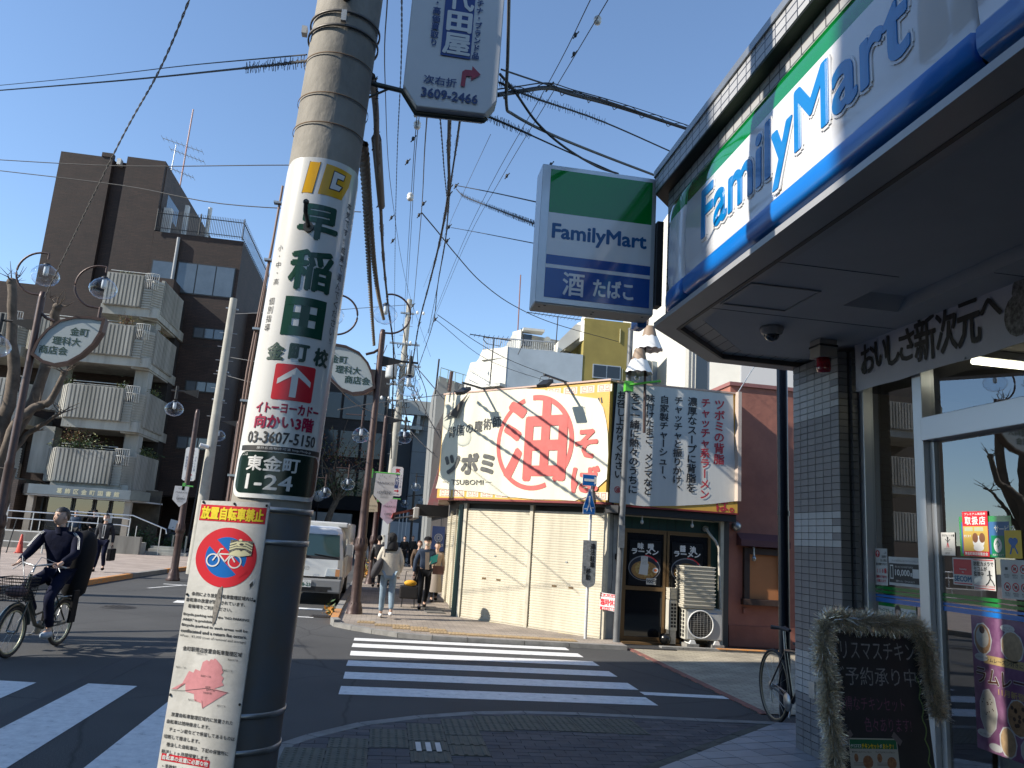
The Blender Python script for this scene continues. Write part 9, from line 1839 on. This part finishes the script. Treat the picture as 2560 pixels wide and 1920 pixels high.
mb = MB(); mb.ext([(.0, -.185, .32), (.15, -.185, .32), (.14, -.195, .74), (.0, -.195, .74)], (0, .03, 0)); mb.ext([(.0, .155, .32), (.15, .155, .32), (.14, .165, .74), (.0, .165, .74)], (0, .03, 0)); obj('leg_guard', mb, MATS['child_seat_black'], B)
mb = MB(); mb.ball((-.36, 0, .80), .04, 6); obj('rear_light', mb, mat('red_reflector', (.4, .01, .01), .3), B)
mb = MB(); mb.tube([(.42, -.10, .28), (.42, -.08, .28), (.52, -.08, .20)], .010, 5); mb.box(.47, .57, -.20, -.09, .19, .21); mb.tube([(.42, .10, .28), (.33, .10, .36)], .010, 5); mb.box(.28, .38, .10, .20, .35, .37); mb.lathe([(.0005, 0), (.09, 0), (.09, .005), (.0005, .006)], (.42, -.06, .28), 16, axis='y'); obj('pedals', mb, m_metal, B)
BA = math.atan2(-.991, -.132); place(B, (-4.22, 11.72, .0), BA)
rider_rot = BA + PI / 2
t, hc, Q, V_ = person('cyclist in a navy tracksuit riding towards the lower left, head turned aside', tuple(Vector((-4.22, 11.72, 0)) + Vector((math.cos(BA), math.sin(BA), 0)) * .30), rider_rot,
 {'pel': (0, .02, .96), 'spine': (0, .0, 1.16), 'chest': (0, -.06, 1.36), 'neck': (0, -.09, 1.50), 'head': (0, -.12, 1.585), 'shL': (-.215, -.05, 1.43), 'shR': (.215, -.05, 1.43), 'elL': (-.29, -.20, 1.20), 'elR': (.29, -.20, 1.20), 'haL': (-.26, -.42, 1.10), 'haR': (.26, -.42, 1.10), 'hiL': (-.09, -.02, .92), 'hiR': (.09, -.02, .92), 'knL': (-.15, -.42, .80), 'knR': (.13, -.34, .66), 'anL': (-.14, -.14, .44), 'anR': (.15, -.24, .26), 'toL': (-.14, -.28, .40), 'toR': (.15, -.38, .22), '_yaw': R(-24)}, [skin_a, c_navy, c_navy, mat('grey_blue_shoe', (.35, .42, .5), .5), c_hair], 1.74)
mb = MB()
for s in (-1, 1):
 for k in (-1, 0, 1): mb.tube([(s * (.20 + .0) + k * .016, -.128 - .0 * k, 1.475 - abs(k) * .004), (s * .262 + k * .018, -.13, 1.41), (s * .318 + k * .014, -.205, 1.27)], .0045, 4)
part(t, 'white_sleeve_stripe', mb, m_white)
mb = MB(); mb.lathe([(.085, 0), (.075, .05), (.08, .09)], (0, -.07, 1.45), 16); part(t, 'collar', mb, c_navy)
# VAN
v = thing('white_truck', 'white cab-over delivery truck with a box body parked facing the viewer, plate 58-23', 'truck', (-1.72, 21, 0))
m_van = mat('van_white_paint', (.62, .63, .62), .3, noise=.06, nscale=2, clear=.5); m_bump = mat('grey_bumper', (.23, .235, .24), .5); X0, X1, YF = -2.56, -.90, 19.25
def sec(z_, inset, fy): return z_, inset, fy
prof = [(.30, .02, .03), (.62, .0, .0), (.66, .0, .02), (1.04, .01, .06), (1.10, .02, .10), (1.66, .10, .42), (1.78, .16, .56), (1.83, .26, .75)]
vs = []; 
for z_, i_, f_ in prof: vs += [(X0 + i_, YF + f_ + .10, z_), (X0 + i_ + .12, YF + f_, z_), (X1 - i_ - .12, YF + f_, z_), (X1 - i_, YF + f_ + .10, z_), (X1 - i_, YF + 1.55, z_), (X0 + i_, YF + 1.55, z_)]
mb = MB(); fs = [(r_ * 6 + j, r_ * 6 + (j + 1) % 6, (r_ + 1) * 6 + (j + 1) % 6, (r_ + 1) * 6 + j) for r_ in range(len(prof) - 1) for j in range(6)]; mb.add(vs, fs + [tuple(range(5, -1, -1)), tuple(range(len(vs) - 6, len(vs)))], False); obj('cab', mb, m_van, v, bevel=.025)
mb = MB(); mb.box(X0 - .02, X1 + .02, YF + 1.6, YF + 5.2, .55, 1.93); obj('cargo_box', mb, m_van, v, bevel=.03)
mb = MB(); mb.box(X0 + .02, X1 - .02, YF + 1.0, YF + 1.6, 1.80, 1.94); obj('roof_fairing', mb, m_van, v, bevel=.04)
def onf(x, z_, o=.012):
 for (z0, i0, f0), (z1, i1, f1) in zip(prof, prof[1:]):
  if z0 <= z_ <= z1: q = (z_ - z0) / (z1 - z0); return Vector((x, YF + f0 + (f1 - f0) * q - o, z_))
mb = MB(); mb.add([onf(X0 + .10, 1.12), onf(X1 - .10, 1.12), onf(X1 - .17, 1.63), onf(X0 + .17, 1.63)], [(0, 1, 2, 3)]); obj('windscreen', mb, mat('windscreen_glass', (.025, .05, .05), .06, spec=.9), v, fix=False)
mb = MB(); mb.add([onf(X0 + .09, 1.05, .008), onf(X1 - .09, 1.05, .008), onf(X1 - .10, 1.12, .009), onf(X0 + .10, 1.12, .009)], [(0, 1, 2, 3)]); obj('cowl', mb, m_dark, v, fix=False)
mb = MB()
for x in (-2.0, -1.35): mb.tube([onf(x + .3, 1.10, .03), onf(x - .25, 1.16, .03)], .010, 5)
obj('wiper', mb, m_dark, v)
mb = MB(); mb.box(X1 - .013, X1 - .004, YF + .35, YF + 1.35, 1.10, 1.55); mb.box(X0 + .004, X0 + .013, YF + .35, YF + 1.35, 1.1, 1.55); obj('side_window', mb, MATS['windscreen_glass'], v)
mb = MB(); mb.box(X0 - .01, X1 + .01, YF - .06, YF + .25, .27, .60); mb.box(X1 - .12, X1 + .012, YF + .05, YF + .5, .27, .66); obj('bumper', mb, m_bump, v, bevel=.04)
mb = MB(); mb.box(X0 + .3, X1 - .3, YF - .064, YF - .05, .30, .42); mb.box(X1 - .35, X1 - .22, YF - .066, YF - .05, .36, .42); mb.box(X0 + .1, X1 - .1, YF - .02, YF - .004, .61, .65); obj('lower_grille', mb, m_dark, v)
for s, x in ((1, X1 - .40), (-1, X0 + .06)):
 mb = MB(); mb.ext([(x, YF - .02, .66), (x + .34, YF - .01, .66), (x + .34, YF + .0, .84), (x + .04, YF - .0, .85)], (0, .06, 0)); hl = obj('headlight', mb, mat('headlight_glass', (.45, .46, .46), .08, spec=.9, clear=1), v, bevel=.01)
 mb = MB(); mb.box(x + (.24 if s > 0 else .0), x + (.34 if s > 0 else .1), YF - .03, YF - .021, .67, .83); obj('indicator', mb, mat('amber_lens', (.6, .28, .12), .2), hl)
mb = MB(); ring(mb, frame((-1.73, YF - .008, .83), (1, 0, 0)), 0, 0, .045, .06, .02, 20, sy=.8); stroke(mb, frame((-1.73, YF - .008, .83), (1, 0, 0)), [(-.05, .02), (-.02, .012), (0, -.012), (.02, .012), (.05, .02)], .012, .021); TX('badge', mb, m_metal, v)
mb = MB(); mb.box(-1.92, -1.59, YF - .085, YF - .07, .40, .56); pl_ = obj('number_plate', mb, m_white, v); mb = MB(); frp = frame((-1.92, YF - .0855, .40), (1, 0, 0)); word(mb, '58-23', frp, .07, .315, .025, .10, .003, .002); row(mb, '足立 400', frp, .07, .13, .032, .036, .0, .002); cell(mb, 'あ', frp, .035, .06, .04, .04, 0, .002); TX('plate_lettering', mb, mat('plate_green', (.02, .12, .07), .5), pl_)
for s, x in ((1, X1 + .10), (-1, X0 - .10)): mb = MB(); mb.tube([(x - s * .12, YF + .32, 1.12), (x, YF + .22, 1.18), (x, YF + .22, 1.32)], .012, 6); mb.cbox((x, YF + .2, 1.30), (.12, .07, .26)); obj('mirror', mb, m_bump, v, bevel=.015)
for x in (X0 + .12, X1 - .12):
 for y in (YF + .45, YF + 3.9): mb = MB(); mb.lathe([(.0005, -.09), (.2, -.09), (.27, -.08), (.29, -.05), (.29, .05), (.27, .08), (.2, .09), (.0005, .09)], (x, y, .29), 22, axis='x'); w_ = obj('wheel', mb, m_rubber, v); mb = MB(); mb.lathe([(.0005, -.095), (.16, -.093), (.17, .093), (.0005, .095)], (x, y, .29), 16, axis='x'); obj('rim', mb, m_metal, w_)
mb = MB(); mb.box(X0 + .1, X1 - .1, YF + .3, YF + 5.1, .28, .5); obj('chassis', mb, m_dark, v)
mb = MB(); rnd = random.Random(2)
for k in range(7): x = .9 + k * .28; mb.torus((x, 43 + rnd.uniform(-.5, .5), .45), .3, .025, (1, .3, 0), (0, 0, 1), 14, 4); mb.tube([(x - .2, 43, .5), (x + .2, 43.2, .95), (x + .3, 43, .5)], .02, 4)
tag(obj('parked_bicycles', mb, m_dark), 'jumble of parked bicycles far down the street', 'bicycles'); bpy.data.objects['parked_bicycles']['kind'] = 'stuff'
for o in [o for o in bpy.data.objects if '_hc' in o.keys()]: del o['_hc']
bpy.data.objects.remove(_fo)
